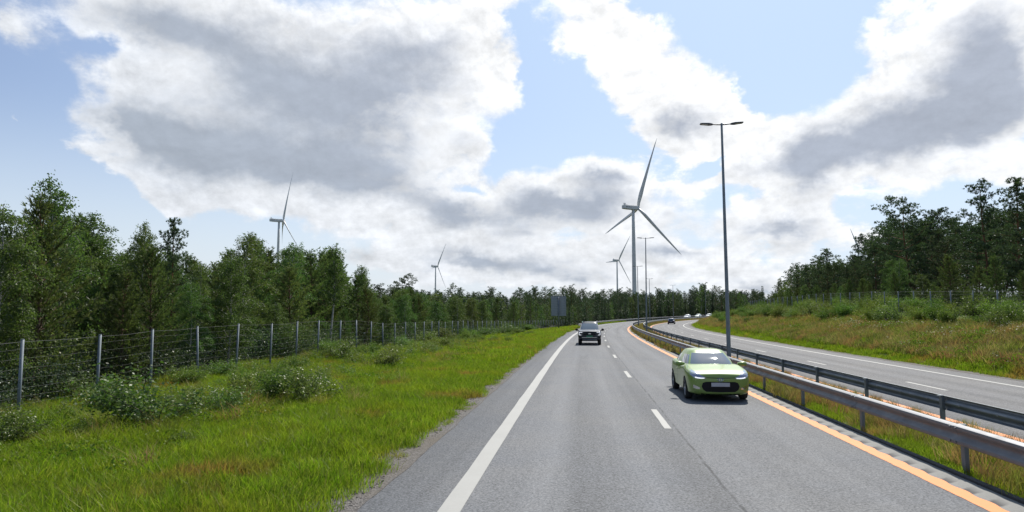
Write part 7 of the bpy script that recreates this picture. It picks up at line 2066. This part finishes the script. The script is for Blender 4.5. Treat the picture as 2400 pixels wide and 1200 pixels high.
# shrubs ----------------------------------------------------------------
SH = {}
for i in range(3):
    for key, fn, lm in ((('willow', i), shrub(400 + i, 1.2, .85, 3800, .055), M_shrub), (('thicket', i), shrub(410 + i, 1.9, 1.15, 5200, .075), M_shrub2)):
        (wv, wf), (lv, lf_) = fn; SH[key] = (me_np('stems', wv, wf, [M_bark_dark], smooth=True), me_np('crown', lv, lf_, [lm]))
def bush(kind, var, s, r, k, label, group=None, wide=1.0, dz=0.0):
    root = empty('shrub', P3(s, r, dz), random.uniform(0, 6.28), (k * wide, k * wide, k)); tag(root, label, 'shrub', group)
    obj('stems', SH[(kind, var)][0], root); obj('crown', SH[(kind, var)][1], root)
BUSHES = [
('willow', 0, 16.0, -10.6, 1.35, 'largest pale-green bush on the left verge, in front of the third fence post', 'small bushes scattered on the left grass verge', 1.375),
('willow', 1, 17.2, -10.6, 0.76, 'larger pale-green bush close to the wire, in line with the fourth left fence post', 'small bushes scattered on the left grass verge', 1.1),
('willow', 2, 18.0, -10.1, 0.79, 'small round pale bush right of the largest bush on the left verge', 'small bushes scattered on the left grass verge', 1.2100000000000002),
('willow', 0, 21.0, -16.2, 0.86, 'pale-leaved bush in front of the second fence post on the left', 'small bushes scattered on the left grass verge', 1.32),
('thicket', 1, 24.4, -21.0, 0.69, 'small green bush standing in the grass of the left verge', 'small bushes scattered on the left grass verge', 1.4300000000000002),
('willow', 2, 21.6, -10.9, 0.97, 'larger pale-green bush close to the wire, in line with the sixth left fence post', 'small bushes scattered on the left grass verge', 1.1),
('thicket', 0, 20.6, -9.6, 0.71, 'dark-stemmed bush in the middle of the left verge, left of a pale one', 'small bushes scattered on the left grass verge', 1.1),
('willow', 1, 20.0, -8.5, 1.08, 'pale bush at the right end of the clump in the middle of the left verge', 'small bushes scattered on the left grass verge', 1.32),
('willow', 2, 23.0, -9.3, 0.66, 'small pale-green bush towards the road, in line with the eighth left fence post', 'small bushes scattered on the left grass verge', 1.1),
('willow', 0, 31.8, -9.9, 1.09, 'lone bush nearest the road on the far half of the left verge', 'small bushes scattered on the left grass verge', 1.32),
('willow', 1, 36.4, -13.4, 1.17, 'larger pale-green bush close to the wire, in line with the ninth left fence post', 'small bushes scattered on the left grass verge', 1.32),
('thicket', 2, 40.4, -13.1, 0.58, 'small dark-green bush close to the wire, in line with the eleventh left fence post', 'small bushes scattered on the left grass verge', 1.32),
('willow', 0, 52.2, -13.7, 1.11, 'larger pale-green bush close to the wire, in line with the fifteenth left fence post', 'small bushes scattered on the left grass verge', 1.4300000000000002),
('willow', 1, 72.0, -15.6, 1.43, 'larger pale-green bush close to the wire, in line with the nineteenth left fence post', 'small bushes scattered on the left grass verge', 1.54),
('thicket', 2, 82.0, -14.7, 0.88, 'larger dark-green bush close to the wire, in line with the twentieth left fence post', 'small bushes scattered on the left grass verge', 1.54),
('willow', 0, 102.8, -13.8, 1.59, 'small green bush standing in the grass of the left verge', 'small bushes scattered on the left grass verge', 1.7600000000000002),
('willow', 1, 14.0, -12.8, 0.9, 'bush cut by the left edge of the photograph, below the first fence post', 'small bushes scattered on the left grass verge', 1.1),
('thicket', 2, 17.0, -14.0, 0.28, 'small green bush standing in the grass of the left verge', 'small bushes scattered on the left grass verge', 1.4300000000000002),
('thicket', 0, 24.4, -15.3, 0.57, 'small dark-green bush close to the wire, in line with the fourth left fence post', 'small bushes scattered on the left grass verge', 1.54),
('thicket', 1, 23.8, -12.7, 0.44, 'small dark-green bush close to the wire, in line with the fifth left fence post', 'small bushes scattered on the left grass verge', 1.4300000000000002),
('thicket', 2, 25.0, -11.9, 0.51, 'small dark-green bush close to the wire, in line with the sixth left fence post', 'small bushes scattered on the left grass verge', 1.32),
('willow', 0, 14.8, -11.4, 0.31, 'small pale-green bush close to the wire, in line with the second left fence post', 'small bushes scattered on the left grass verge', 1.32),
('willow', 1, 13.6, -8.4, 0.34, 'small pale-green bush towards the road, in line with the fourth left fence post', 'small bushes scattered on the left grass verge', 1.1),
('willow', 2, 94.2, -15.5, 1.46, 'small green bush standing in the grass of the left verge', 'small bushes scattered on the left grass verge', 1.7600000000000002),
('thicket', 0, 135.4, -15.5, 1.08, 'small green bush standing in the grass of the left verge', 'small bushes scattered on the left grass verge', 1.9800000000000002),
('thicket', 1, 28.8, -20.2, 0.61, 'small dark-green bush close to the wire, in line with the third left fence post', 'small bushes scattered on the left grass verge', 1.6500000000000001),
('thicket', 2, 36.4, -10.5, 0.46, 'small dark-green bush close to the wire, in line with the thirteenth left fence post', 'small bushes scattered on the left grass verge', 1.32),
('thicket', 0, 39.4, -15.3, 0.68, 'small dark-green bush close to the wire, in line with the ninth left fence post', 'small bushes scattered on the left grass verge', 1.4300000000000002),
('willow', 1, 64.6, -15.5, 1.19, 'larger pale-green bush close to the wire, in line with the sixteenth left fence post', 'small bushes scattered on the left grass verge', 1.6500000000000001),
('willow', 2, 27.4, -15.6, 0.8, 'larger pale-green bush close to the wire, in line with the fifth left fence post', 'small bushes scattered on the left grass verge', 1.32),
('thicket', 0, 22.4, -20.6, 0.75, 'small dark-green bush close to the wire, in line with the first left fence post', 'small bushes scattered on the left grass verge', 1.4300000000000002),
('thicket', 1, 29.0, -12.8, 0.46, 'small dark-green bush close to the wire, in line with the seventh left fence post', 'small bushes scattered on the left grass verge', 1.54),
('thicket', 0, 47.5, -13.2, 0.33, 'small dark-green bush close to the wire, in line with the fourteenth left fence post', 'small bushes scattered on the left grass verge', 1.69),
('willow', 2, 25.4, -14.2, 0.39, 'small pale-green bush close to the wire, in line with the fifth left fence post', 'small bushes scattered on the left grass verge', 1.31),
('thicket', 0, 85.8, -8.1, 0.35, 'small green bush standing in the grass of the left verge', 'small bushes scattered on the left grass verge', 1.49),
('willow', 2, 56.4, -9.2, 0.33, 'small green bush standing in the grass of the left verge', 'small bushes scattered on the left grass verge', 1.32),
('thicket', 0, 93.7, -9.0, 0.24, 'small green bush standing in the grass of the left verge', 'small bushes scattered on the left grass verge', 1.26),
('thicket', 0, 65.2, -8.8, 0.41, 'small green bush standing in the grass of the left verge', 'small bushes scattered on the left grass verge', 1.67),
('thicket', 1, 14.8, -8.8, 0.21, 'small dark-green bush towards the road, in line with the fourth left fence post', 'small bushes scattered on the left grass verge', 0.97),
('thicket', 0, 97.5, -12.6, 0.33, 'small green bush standing in the grass of the left verge', 'small bushes scattered on the left grass verge', 1.26),
('thicket', 1, 79.5, -8.3, 0.25, 'small green bush standing in the grass of the left verge', 'small bushes scattered on the left grass verge', 1.26),
('thicket', 1, 71.0, -13.0, 0.61, 'small dark-green bush close to the wire, in line with the twentieth left fence post', 'small bushes scattered on the left grass verge', 1.1),
('willow', 0, 28.7, -14.4, 0.3, 'small pale-green bush close to the wire, in line with the sixth left fence post', 'small bushes scattered on the left grass verge', 1.16),
('thicket', 2, 99.1, -10.5, 0.54, 'small green bush standing in the grass of the left verge', 'small bushes scattered on the left grass verge', 1.55),
('thicket', 1, 59.2, -15.5, 0.28, 'small dark-green bush close to the wire, in line with the fifteenth left fence post', 'small bushes scattered on the left grass verge', 0.91),
('willow', 2, 76.8, -13.9, 0.53, 'small pale-green bush close to the wire, in line with the twentieth left fence post', 'small bushes scattered on the left grass verge', 1.44),
('willow', 2, 68.3, -15.0, 0.31, 'small pale-green bush close to the wire, in line with the eighteenth left fence post', 'small bushes scattered on the left grass verge', 1.05),
('willow', 0, 82.9, -15.3, 0.49, 'small pale-green bush close to the wire, in line with the twentieth left fence post', 'small bushes scattered on the left grass verge', 1.15),
('willow', 2, 49.1, -11.3, 0.54, 'small pale-green bush close to the wire, in line with the seventeenth left fence post', 'small bushes scattered on the left grass verge', 1.36),
('thicket', 2, 58.8, -13.5, 0.52, 'small dark-green bush close to the wire, in line with the seventeenth left fence post', 'small bushes scattered on the left grass verge', 1.66),
('thicket', 2, 40.3, -15.3, 0.61, 'small dark-green bush close to the wire, in line with the ninth left fence post', 'small bushes scattered on the left grass verge', 1.5),
('willow', 1, 80.2, -14.4, 0.56, 'small pale-green bush close to the wire, in line with the twentieth left fence post', 'small bushes scattered on the left grass verge', 1.47),
('thicket', 2, 69.2, -10.9, 0.35, 'small green bush standing in the grass of the left verge', 'small bushes scattered on the left grass verge', 1.17),
('thicket', 0, 95.6, -10.8, 0.58, 'small green bush standing in the grass of the left verge', 'small bushes scattered on the left grass verge', 1.46),
('thicket', 0, 61.7, -7.1, 0.39, 'small green bush standing in the grass of the left verge', 'small bushes scattered on the left grass verge', 1.28),
('thicket', 2, 66.2, -12.2, 0.4, 'small dark-green bush close to the wire, in line with the twentieth left fence post', 'small bushes scattered on the left grass verge', 1.3),
('thicket', 1, 18.4, -13.7, 0.62, 'small dark-green bush close to the wire, in line with the second left fence post', 'small bushes scattered on the left grass verge', 1.21),
('thicket', 1, 54.4, -11.5, 0.54, 'small dark-green bush close to the wire, in line with the nineteenth left fence post', 'small bushes scattered on the left grass verge', 1.31),
('thicket', 2, 44.4, -13.7, 0.36, 'small dark-green bush close to the wire, in line with the twelfth left fence post', 'small bushes scattered on the left grass verge', 1.42),
('thicket', 0, 81.3, -13.6, 0.45, 'small green bush standing in the grass of the left verge', 'small bushes scattered on the left grass verge', 1.62),
('thicket', 0, 55.6, -14.9, 0.32, 'small dark-green bush close to the wire, in line with the fourteenth left fence post', 'small bushes scattered on the left grass verge', 1.34),
('willow', 0, 89.1, -14.2, 0.49, 'small green bush standing in the grass of the left verge', 'small bushes scattered on the left grass verge', 0.91),
('willow', 0, 47.1, -10.9, 0.61, 'small pale-green bush close to the wire, in line with the seventeenth left fence post', 'small bushes scattered on the left grass verge', 1.37),
('thicket', 0, 90.1, -8.2, 0.42, 'small green bush standing in the grass of the left verge', 'small bushes scattered on the left grass verge', 1.66),
('thicket', 0, 57.5, -15.3, 0.46, 'small dark-green bush close to the wire, in line with the fourteenth left fence post', 'small bushes scattered on the left grass verge', 1.53),
('thicket', 1, 14.4, -11.2, 0.35, 'small dark-green bush close to the wire, in line with the second left fence post', 'small bushes scattered on the left grass verge', 1.35),
('willow', 0, 46.1, -16.2, 0.39, 'small pale-green bush close to the wire, in line with the tenth left fence post', 'small bushes scattered on the left grass verge', 1.06),
('thicket', 2, 87.3, -10.3, 0.5, 'small green bush standing in the grass of the left verge', 'small bushes scattered on the left grass verge', 1.39),
('thicket', 2, 73.3, -13.9, 0.6, 'small dark-green bush close to the wire, in line with the twentieth left fence post', 'small bushes scattered on the left grass verge', 0.97),
('willow', 2, 101.5, -7.6, 0.23, 'small green bush standing in the grass of the left verge', 'small bushes scattered on the left grass verge', 1.23),
('willow', 2, 45.7, -7.2, 0.31, 'small green bush standing in the grass of the left verge', 'small bushes scattered on the left grass verge', 1.47),
('thicket', 2, 78.1, -9.5, 0.39, 'small green bush standing in the grass of the left verge', 'small bushes scattered on the left grass verge', 1.68),
('thicket', 2, 98.1, 30.1, 0.95, 'low dark-green bush, farther side of shrub belt, below the fifteenth right-hand fence post', 'shrub belt below the right fence', 1.29),
('thicket', 0, 48.0, 30.6, 1.08, 'leafy green bush in the shrub belt below the right fence', 'shrub belt below the right fence', 1.24),
('thicket', 2, 65.7, 26.8, 0.93, 'low dark-green bush, nearer side of shrub belt, below the eighth right-hand fence post', 'shrub belt below the right fence', 1.14),
('willow', 1, 41.2, 26.2, 1.26, 'leafy green bush in the shrub belt below the right fence', 'shrub belt below the right fence', 1.18),
('thicket', 0, 112.8, 25.0, 1.02, 'leafy green bush in the shrub belt below the right fence', 'shrub belt below the right fence', 1.18),
('thicket', 2, 85.0, 25.0, 0.75, 'low dark-green bush, nearer side of shrub belt, below the seventeenth right-hand fence post', 'shrub belt below the right fence', 1.18),
('thicket', 1, 93.7, 27.3, 0.78, 'low dark-green bush, farther side of shrub belt, below the seventeenth right-hand fence post', 'shrub belt below the right fence', 1.05),
('thicket', 1, 129.2, 25.4, 1.13, 'leafy green bush in the shrub belt below the right fence', 'shrub belt below the right fence', 1.2),
('willow', 1, 106.2, 26.8, 1.18, 'leafy green bush in the shrub belt below the right fence', 'shrub belt below the right fence', 1.16),
('willow', 2, 150.0, 26.3, 1.43, 'leafy green bush in the shrub belt below the right fence', 'shrub belt below the right fence', 1.06),
('thicket', 2, 108.7, 29.3, 0.85, 'low dark-green bush, farther side of shrub belt, below the nineteenth right-hand fence post', 'shrub belt below the right fence', 1.12),
('thicket', 1, 125.0, 28.9, 1.15, 'leafy green bush in the shrub belt below the right fence', 'shrub belt below the right fence', 1.19),
('willow', 2, 76.6, 29.4, 1.16, 'tall pale-green bush, farther side of shrub belt, below the ninth right-hand fence post', 'shrub belt below the right fence', 1.18),
('willow', 1, 104.0, 25.6, 1.72, 'leafy green bush in the shrub belt below the right fence', 'shrub belt below the right fence', 1.22),
('willow', 1, 83.3, 26.0, 1.56, 'tall pale-green bush, nearer side of shrub belt, below the fifteenth right-hand fence post', 'shrub belt below the right fence', 1.12),
('thicket', 1, 139.4, 28.4, 0.87, 'leafy green bush in the shrub belt below the right fence', 'shrub belt below the right fence', 1.21),
('willow', 0, 145.6, 30.1, 1.34, 'leafy green bush in the shrub belt below the right fence', 'shrub belt below the right fence', 1.0),
('thicket', 0, 139.6, 24.9, 0.88, 'leafy green bush in the shrub belt below the right fence', 'shrub belt below the right fence', 1.03),
('thicket', 2, 133.4, 25.8, 0.89, 'leafy green bush in the shrub belt below the right fence', 'shrub belt below the right fence', 1.12),
('willow', 2, 135.7, 29.1, 1.42, 'leafy green bush in the shrub belt below the right fence', 'shrub belt below the right fence', 1.2),
('thicket', 2, 115.1, 24.6, 0.89, 'leafy green bush in the shrub belt below the right fence', 'shrub belt below the right fence', 1.11),
('willow', 1, 132.2, 30.6, 1.28, 'leafy green bush in the shrub belt below the right fence', 'shrub belt below the right fence', 1.3),
('thicket', 0, 99.2, 28.8, 0.95, 'low dark-green bush, farther side of shrub belt, below the seventeenth right-hand fence post', 'shrub belt below the right fence', 1.14),
('thicket', 2, 102.8, 27.0, 0.77, 'leafy green bush in the shrub belt below the right fence', 'shrub belt below the right fence', 1.17),
('thicket', 1, 64.1, 25.5, 0.98, 'low dark-green bush, nearer side of shrub belt, below the eighth right-hand fence post', 'shrub belt below the right fence', 1.18),
('thicket', 0, 59.8, 27.9, 0.85, 'low dark-green bush, farther side of shrub belt, below the fifth right-hand fence post', 'shrub belt below the right fence', 1.23),
('thicket', 0, 101.4, 30.8, 0.76, 'low dark-green bush, farther side of shrub belt, below the fifteenth right-hand fence post', 'shrub belt below the right fence', 1.11),
('thicket', 0, 72.5, 26.1, 1.11, 'tall dark-green bush, nearer side of shrub belt, below the eleventh right-hand fence post', 'shrub belt below the right fence', 1.06),
('thicket', 1, 148.6, 29.6, 0.97, 'leafy green bush in the shrub belt below the right fence', 'shrub belt below the right fence', 1.1),
('thicket', 0, 105.7, 30.9, 0.99, 'low dark-green bush, farther side of shrub belt, below the sixteenth right-hand fence post', 'shrub belt below the right fence', 1.06),
('thicket', 1, 124.4, 30.8, 0.82, 'leafy green bush in the shrub belt below the right fence', 'shrub belt below the right fence', 1.01),
('thicket', 2, 45.6, 25.6, 0.78, 'low dark-green bush, nearer side of shrub belt, below the first right-hand fence post', 'shrub belt below the right fence', 1.02),
('willow', 2, 80.6, 29.1, 1.59, 'tall pale-green bush, farther side of shrub belt, below the eleventh right-hand fence post', 'shrub belt below the right fence', 1.09),
('thicket', 0, 130.2, 27.8, 0.91, 'leafy green bush in the shrub belt below the right fence', 'shrub belt below the right fence', 1.14),
('thicket', 1, 115.3, 27.4, 0.93, 'leafy green bush in the shrub belt below the right fence', 'shrub belt below the right fence', 1.23),
('willow', 0, 57.1, 25.3, 1.63, 'tall pale-green bush, nearer side of shrub belt, below the sixth right-hand fence post', 'shrub belt below the right fence', 1.17),
('thicket', 2, 43.8, 25.8, 1.01, 'tall dark-green bush, nearer side of shrub belt, below the first right-hand fence post', 'shrub belt below the right fence', 1.03),
('thicket', 2, 133.5, 28.5, 0.78, 'leafy green bush in the shrub belt below the right fence', 'shrub belt below the right fence', 1.29),
('thicket', 1, 51.8, 25.8, 1.09, 'tall dark-green bush, nearer side of shrub belt, below the fourth right-hand fence post', 'shrub belt below the right fence', 1.12),
('thicket', 0, 74.8, 31.1, 1.15, 'tall dark-green bush, farther side of shrub belt, below the seventh right-hand fence post', 'shrub belt below the right fence', 1.09),
('thicket', 0, 48.8, 24.8, 0.92, 'low dark-green bush, nearer side of shrub belt, below the third right-hand fence post', 'shrub belt below the right fence', 1.17),
('willow', 2, 71.7, 30.9, 1.48, 'tall pale-green bush, farther side of shrub belt, below the sixth right-hand fence post', 'shrub belt below the right fence', 1.2),
('thicket', 2, 135.3, 24.6, 1.1, 'leafy green bush in the shrub belt below the right fence', 'shrub belt below the right fence', 1.11),
('willow', 2, 59.9, 25.0, 1.42, 'tall pale-green bush, nearer side of shrub belt, below the seventh right-hand fence post', 'shrub belt below the right fence', 1.11),
('willow', 0, 116.4, 29.2, 1.2, 'leafy green bush in the shrub belt below the right fence', 'shrub belt below the right fence', 1.23),
('thicket', 2, 87.8, 30.8, 1.11, 'tall dark-green bush, farther side of shrub belt, below the eleventh right-hand fence post', 'shrub belt below the right fence', 1.09),
('thicket', 2, 127.2, 31.2, 1.11, 'leafy green bush in the shrub belt below the right fence', 'shrub belt below the right fence', 1.23),
('thicket', 1, 77.7, 30.9, 1.01, 'tall dark-green bush, farther side of shrub belt, below the eighth right-hand fence post', 'shrub belt below the right fence', 1.13),
('thicket', 2, 54.6, 27.2, 1.07, 'tall dark-green bush, farther side of shrub belt, below the fourth right-hand fence post', 'shrub belt below the right fence', 1.03),
('thicket', 2, 79.8, 27.3, 0.82, 'low dark-green bush, farther side of shrub belt, below the twelfth right-hand fence post', 'shrub belt below the right fence', 1.09),
('thicket', 1, 94.4, 28.7, 0.76, 'low dark-green bush, farther side of shrub belt, below the fifteenth right-hand fence post', 'shrub belt below the right fence', 1.11),
('thicket', 2, 68.7, 31.3, 0.93, 'low dark-green bush, farther side of shrub belt, below the fifth right-hand fence post', 'shrub belt below the right fence', 1.26),
('thicket', 0, 109.2, 31.5, 0.98, 'low dark-green bush, farther side of shrub belt, below the seventeenth right-hand fence post', 'shrub belt below the right fence', 1.27),
('thicket', 2, 73.6, 24.9, 0.97, 'low dark-green bush, nearer side of shrub belt, below the thirteenth right-hand fence post', 'shrub belt below the right fence', 1.26),
('willow', 2, 141.0, 27.1, 1.48, 'leafy green bush in the shrub belt below the right fence', 'shrub belt below the right fence', 1.3),
('thicket', 0, 73.2, 28.7, 1.15, 'tall dark-green bush, farther side of shrub belt, below the ninth right-hand fence post', 'shrub belt below the right fence', 1.3),
('thicket', 1, 101.1, 25.4, 1.03, 'leafy green bush in the shrub belt below the right fence', 'shrub belt below the right fence', 1.24),
('thicket', 0, 141.1, 25.6, 0.81, 'leafy green bush in the shrub belt below the right fence', 'shrub belt below the right fence', 1.1),
('thicket', 2, 61.7, 25.0, 1.01, 'tall dark-green bush, nearer side of shrub belt, below the eighth right-hand fence post', 'shrub belt below the right fence', 1.09),
('thicket', 0, 86.2, 30.0, 0.99, 'low dark-green bush, farther side of shrub belt, below the eleventh right-hand fence post', 'shrub belt below the right fence', 1.04),
('thicket', 0, 48.0, 27.8, 1.11, 'tall dark-green bush, farther side of shrub belt, below the first right-hand fence post', 'shrub belt below the right fence', 1.28),
('thicket', 0, 124.7, 25.0, 0.76, 'leafy green bush in the shrub belt below the right fence', 'shrub belt below the right fence', 1.17),
('willow', 1, 123.4, 27.4, 1.55, 'leafy green bush in the shrub belt below the right fence', 'shrub belt below the right fence', 1.18),
('thicket', 1, 75.7, 27.0, 0.93, 'low dark-green bush, farther side of shrub belt, below the eleventh right-hand fence post', 'shrub belt below the right fence', 1.12),
('willow', 1, 56.4, 27.9, 1.29, 'tall pale-green bush, farther side of shrub belt, below the fourth right-hand fence post', 'shrub belt below the right fence', 1.11),
('willow', 0, 140.2, 30.5, 1.59, 'leafy green bush in the shrub belt below the right fence', 'shrub belt below the right fence', 1.05),
('willow', 2, 97.4, 27.0, 1.31, 'tall pale-green bush, farther side of shrub belt, below the nineteenth right-hand fence post', 'shrub belt below the right fence', 1.28),
('willow', 1, 55.3, 29.9, 1.69, 'tall pale-green bush, farther side of shrub belt, below the second right-hand fence post', 'shrub belt below the right fence', 1.11),
('willow', 1, 138.5, 30.1, 1.36, 'leafy green bush in the shrub belt below the right fence', 'shrub belt below the right fence', 1.06),
('willow', 2, 87.0, 25.0, 1.38, 'tall pale-green bush, nearer side of shrub belt, below the eighteenth right-hand fence post', 'shrub belt below the right fence', 1.06),
('thicket', 0, 64.8, 30.0, 1.03, 'tall dark-green bush, farther side of shrub belt, below the fifth right-hand fence post', 'shrub belt below the right fence', 1.16),
('thicket', 2, 127.8, 29.4, 0.92, 'leafy green bush in the shrub belt below the right fence', 'shrub belt below the right fence', 1.16),
('willow', 0, 119.9, 29.3, 1.29, 'leafy green bush in the shrub belt below the right fence', 'shrub belt below the right fence', 1.13),
('willow', 2, 95.3, 29.9, 1.63, 'tall pale-green bush, farther side of shrub belt, below the fourteenth right-hand fence post', 'shrub belt below the right fence', 1.05),
('willow', 2, 42.5, 24.9, 1.19, 'tall pale-green bush, nearer side of shrub belt, below the first right-hand fence post', 'shrub belt below the right fence', 1.19),
('willow', 2, 87.5, 28.1, 1.54, 'tall pale-green bush, farther side of shrub belt, below the fourteenth right-hand fence post', 'shrub belt below the right fence', 1.26),
('thicket', 0, 54.8, 25.6, 0.84, 'low dark-green bush, nearer side of shrub belt, below the fifth right-hand fence post', 'shrub belt below the right fence', 1.06),
('thicket', 0, 127.8, 26.6, 0.91, 'leafy green bush in the shrub belt below the right fence', 'shrub belt below the right fence', 1.02),
('willow', 1, 43.9, 27.6, 1.22, 'leafy green bush in the shrub belt below the right fence', 'shrub belt below the right fence', 1.03),
('willow', 1, 46.6, 27.2, 1.29, 'tall pale-green bush, farther side of shrub belt, below the first right-hand fence post', 'shrub belt below the right fence', 1.17),
('willow', 1, 52.1, 30.7, 1.33, 'tall pale-green bush, farther side of shrub belt, below the first right-hand fence post', 'shrub belt below the right fence', 1.28),
('thicket', 1, 91.6, 24.6, 1.12, 'leafy green bush in the shrub belt below the right fence', 'shrub belt below the right fence', 1.23),
('thicket', 2, 114.3, 28.7, 0.92, 'leafy green bush in the shrub belt below the right fence', 'shrub belt below the right fence', 1.26),
('willow', 2, 89.5, 25.9, 1.4, 'tall pale-green bush, nearer side of shrub belt, below the eighteenth right-hand fence post', 'shrub belt below the right fence', 1.15),
('thicket', 1, 118.6, 26.7, 1.04, 'leafy green bush in the shrub belt below the right fence', 'shrub belt below the right fence', 1.24),
('willow', 2, 99.6, 20.6, 0.7, 'bush at the far end of the right embankment beside the nearest lamp post', "bushes at the bend's inner side", 1.3),
('willow', 1, 116.2, 21.7, 0.63, 'bush at the far end of the right embankment beside the nearest lamp post', "bushes at the bend's inner side", 1.3),
('willow', 1, 170.3, 24.9, 0.64, 'bush at the far end of the right embankment beside the nearest lamp post', "bushes at the bend's inner side", 1.3),
('thicket', 0, 100.1, 22.4, 0.71, 'bush at the far end of the right embankment beside the nearest lamp post', "bushes at the bend's inner side", 1.3),
('willow', 1, 129.0, 21.9, 0.86, 'bush at the far end of the right embankment beside the nearest lamp post', "bushes at the bend's inner side", 1.3),
('thicket', 2, 120.3, 21.8, 0.86, 'bush at the far end of the right embankment beside the nearest lamp post', "bushes at the bend's inner side", 1.3),
('thicket', 0, 166.2, 25.9, 0.68, 'bush at the far end of the right embankment beside the nearest lamp post', "bushes at the bend's inner side", 1.3),
('willow', 1, 163.9, 25.1, 1.18, 'bush at the far end of the right embankment beside the nearest lamp post', "bushes at the bend's inner side", 1.3),
('willow', 0, 152.9, 25.5, 0.66, 'bush at the far end of the right embankment beside the nearest lamp post', "bushes at the bend's inner side", 1.3),
('thicket', 2, 108.2, 22.1, 0.6, 'bush at the far end of the right embankment beside the nearest lamp post', "bushes at the bend's inner side", 1.3),
('willow', 2, 137.7, 26.9, 0.71, 'bush at the far end of the right embankment beside the nearest lamp post', "bushes at the bend's inner side", 1.3),
('willow', 0, 119.2, 24.6, 0.92, 'bush at the far end of the right embankment beside the nearest lamp post', "bushes at the bend's inner side", 1.3),
('thicket', 0, 144.4, 24.2, 0.78, 'bush at the far end of the right embankment beside the nearest lamp post', "bushes at the bend's inner side", 1.3),
('thicket', 0, 140.4, 22.8, 1.07, 'bush at the far end of the right embankment beside the nearest lamp post', "bushes at the bend's inner side", 1.3),
('thicket', 2, 122.9, 22.0, 0.92, 'bush at the far end of the right embankment beside the nearest lamp post', "bushes at the bend's inner side", 1.3),
('willow', 1, 125.8, 26.9, 1.1, 'bush at the far end of the right embankment beside the nearest lamp post', "bushes at the bend's inner side", 1.3),
('thicket', 1, 107.6, 25.5, 0.81, 'bush at the far end of the right embankment beside the nearest lamp post', "bushes at the bend's inner side", 1.3),
('thicket', 2, 148.8, 23.2, 1.11, 'bush at the far end of the right embankment beside the nearest lamp post', "bushes at the bend's inner side", 1.3),
('willow', 2, 156.0, 25.5, 1.08, 'bush at the far end of the right embankment beside the nearest lamp post', "bushes at the bend's inner side", 1.3),
('willow', 2, 120.4, 26.0, 0.87, 'bush at the far end of the right embankment beside the nearest lamp post', "bushes at the bend's inner side", 1.3),
('willow', 2, 146.6, 25.6, 0.87, 'bush at the far end of the right embankment beside the nearest lamp post', "bushes at the bend's inner side", 1.3),
('willow', 0, 152.1, 23.6, 1.18, 'bush at the far end of the right embankment beside the nearest lamp post', "bushes at the bend's inner side", 1.3)]
for b_ in BUSHES: bush(*b_)
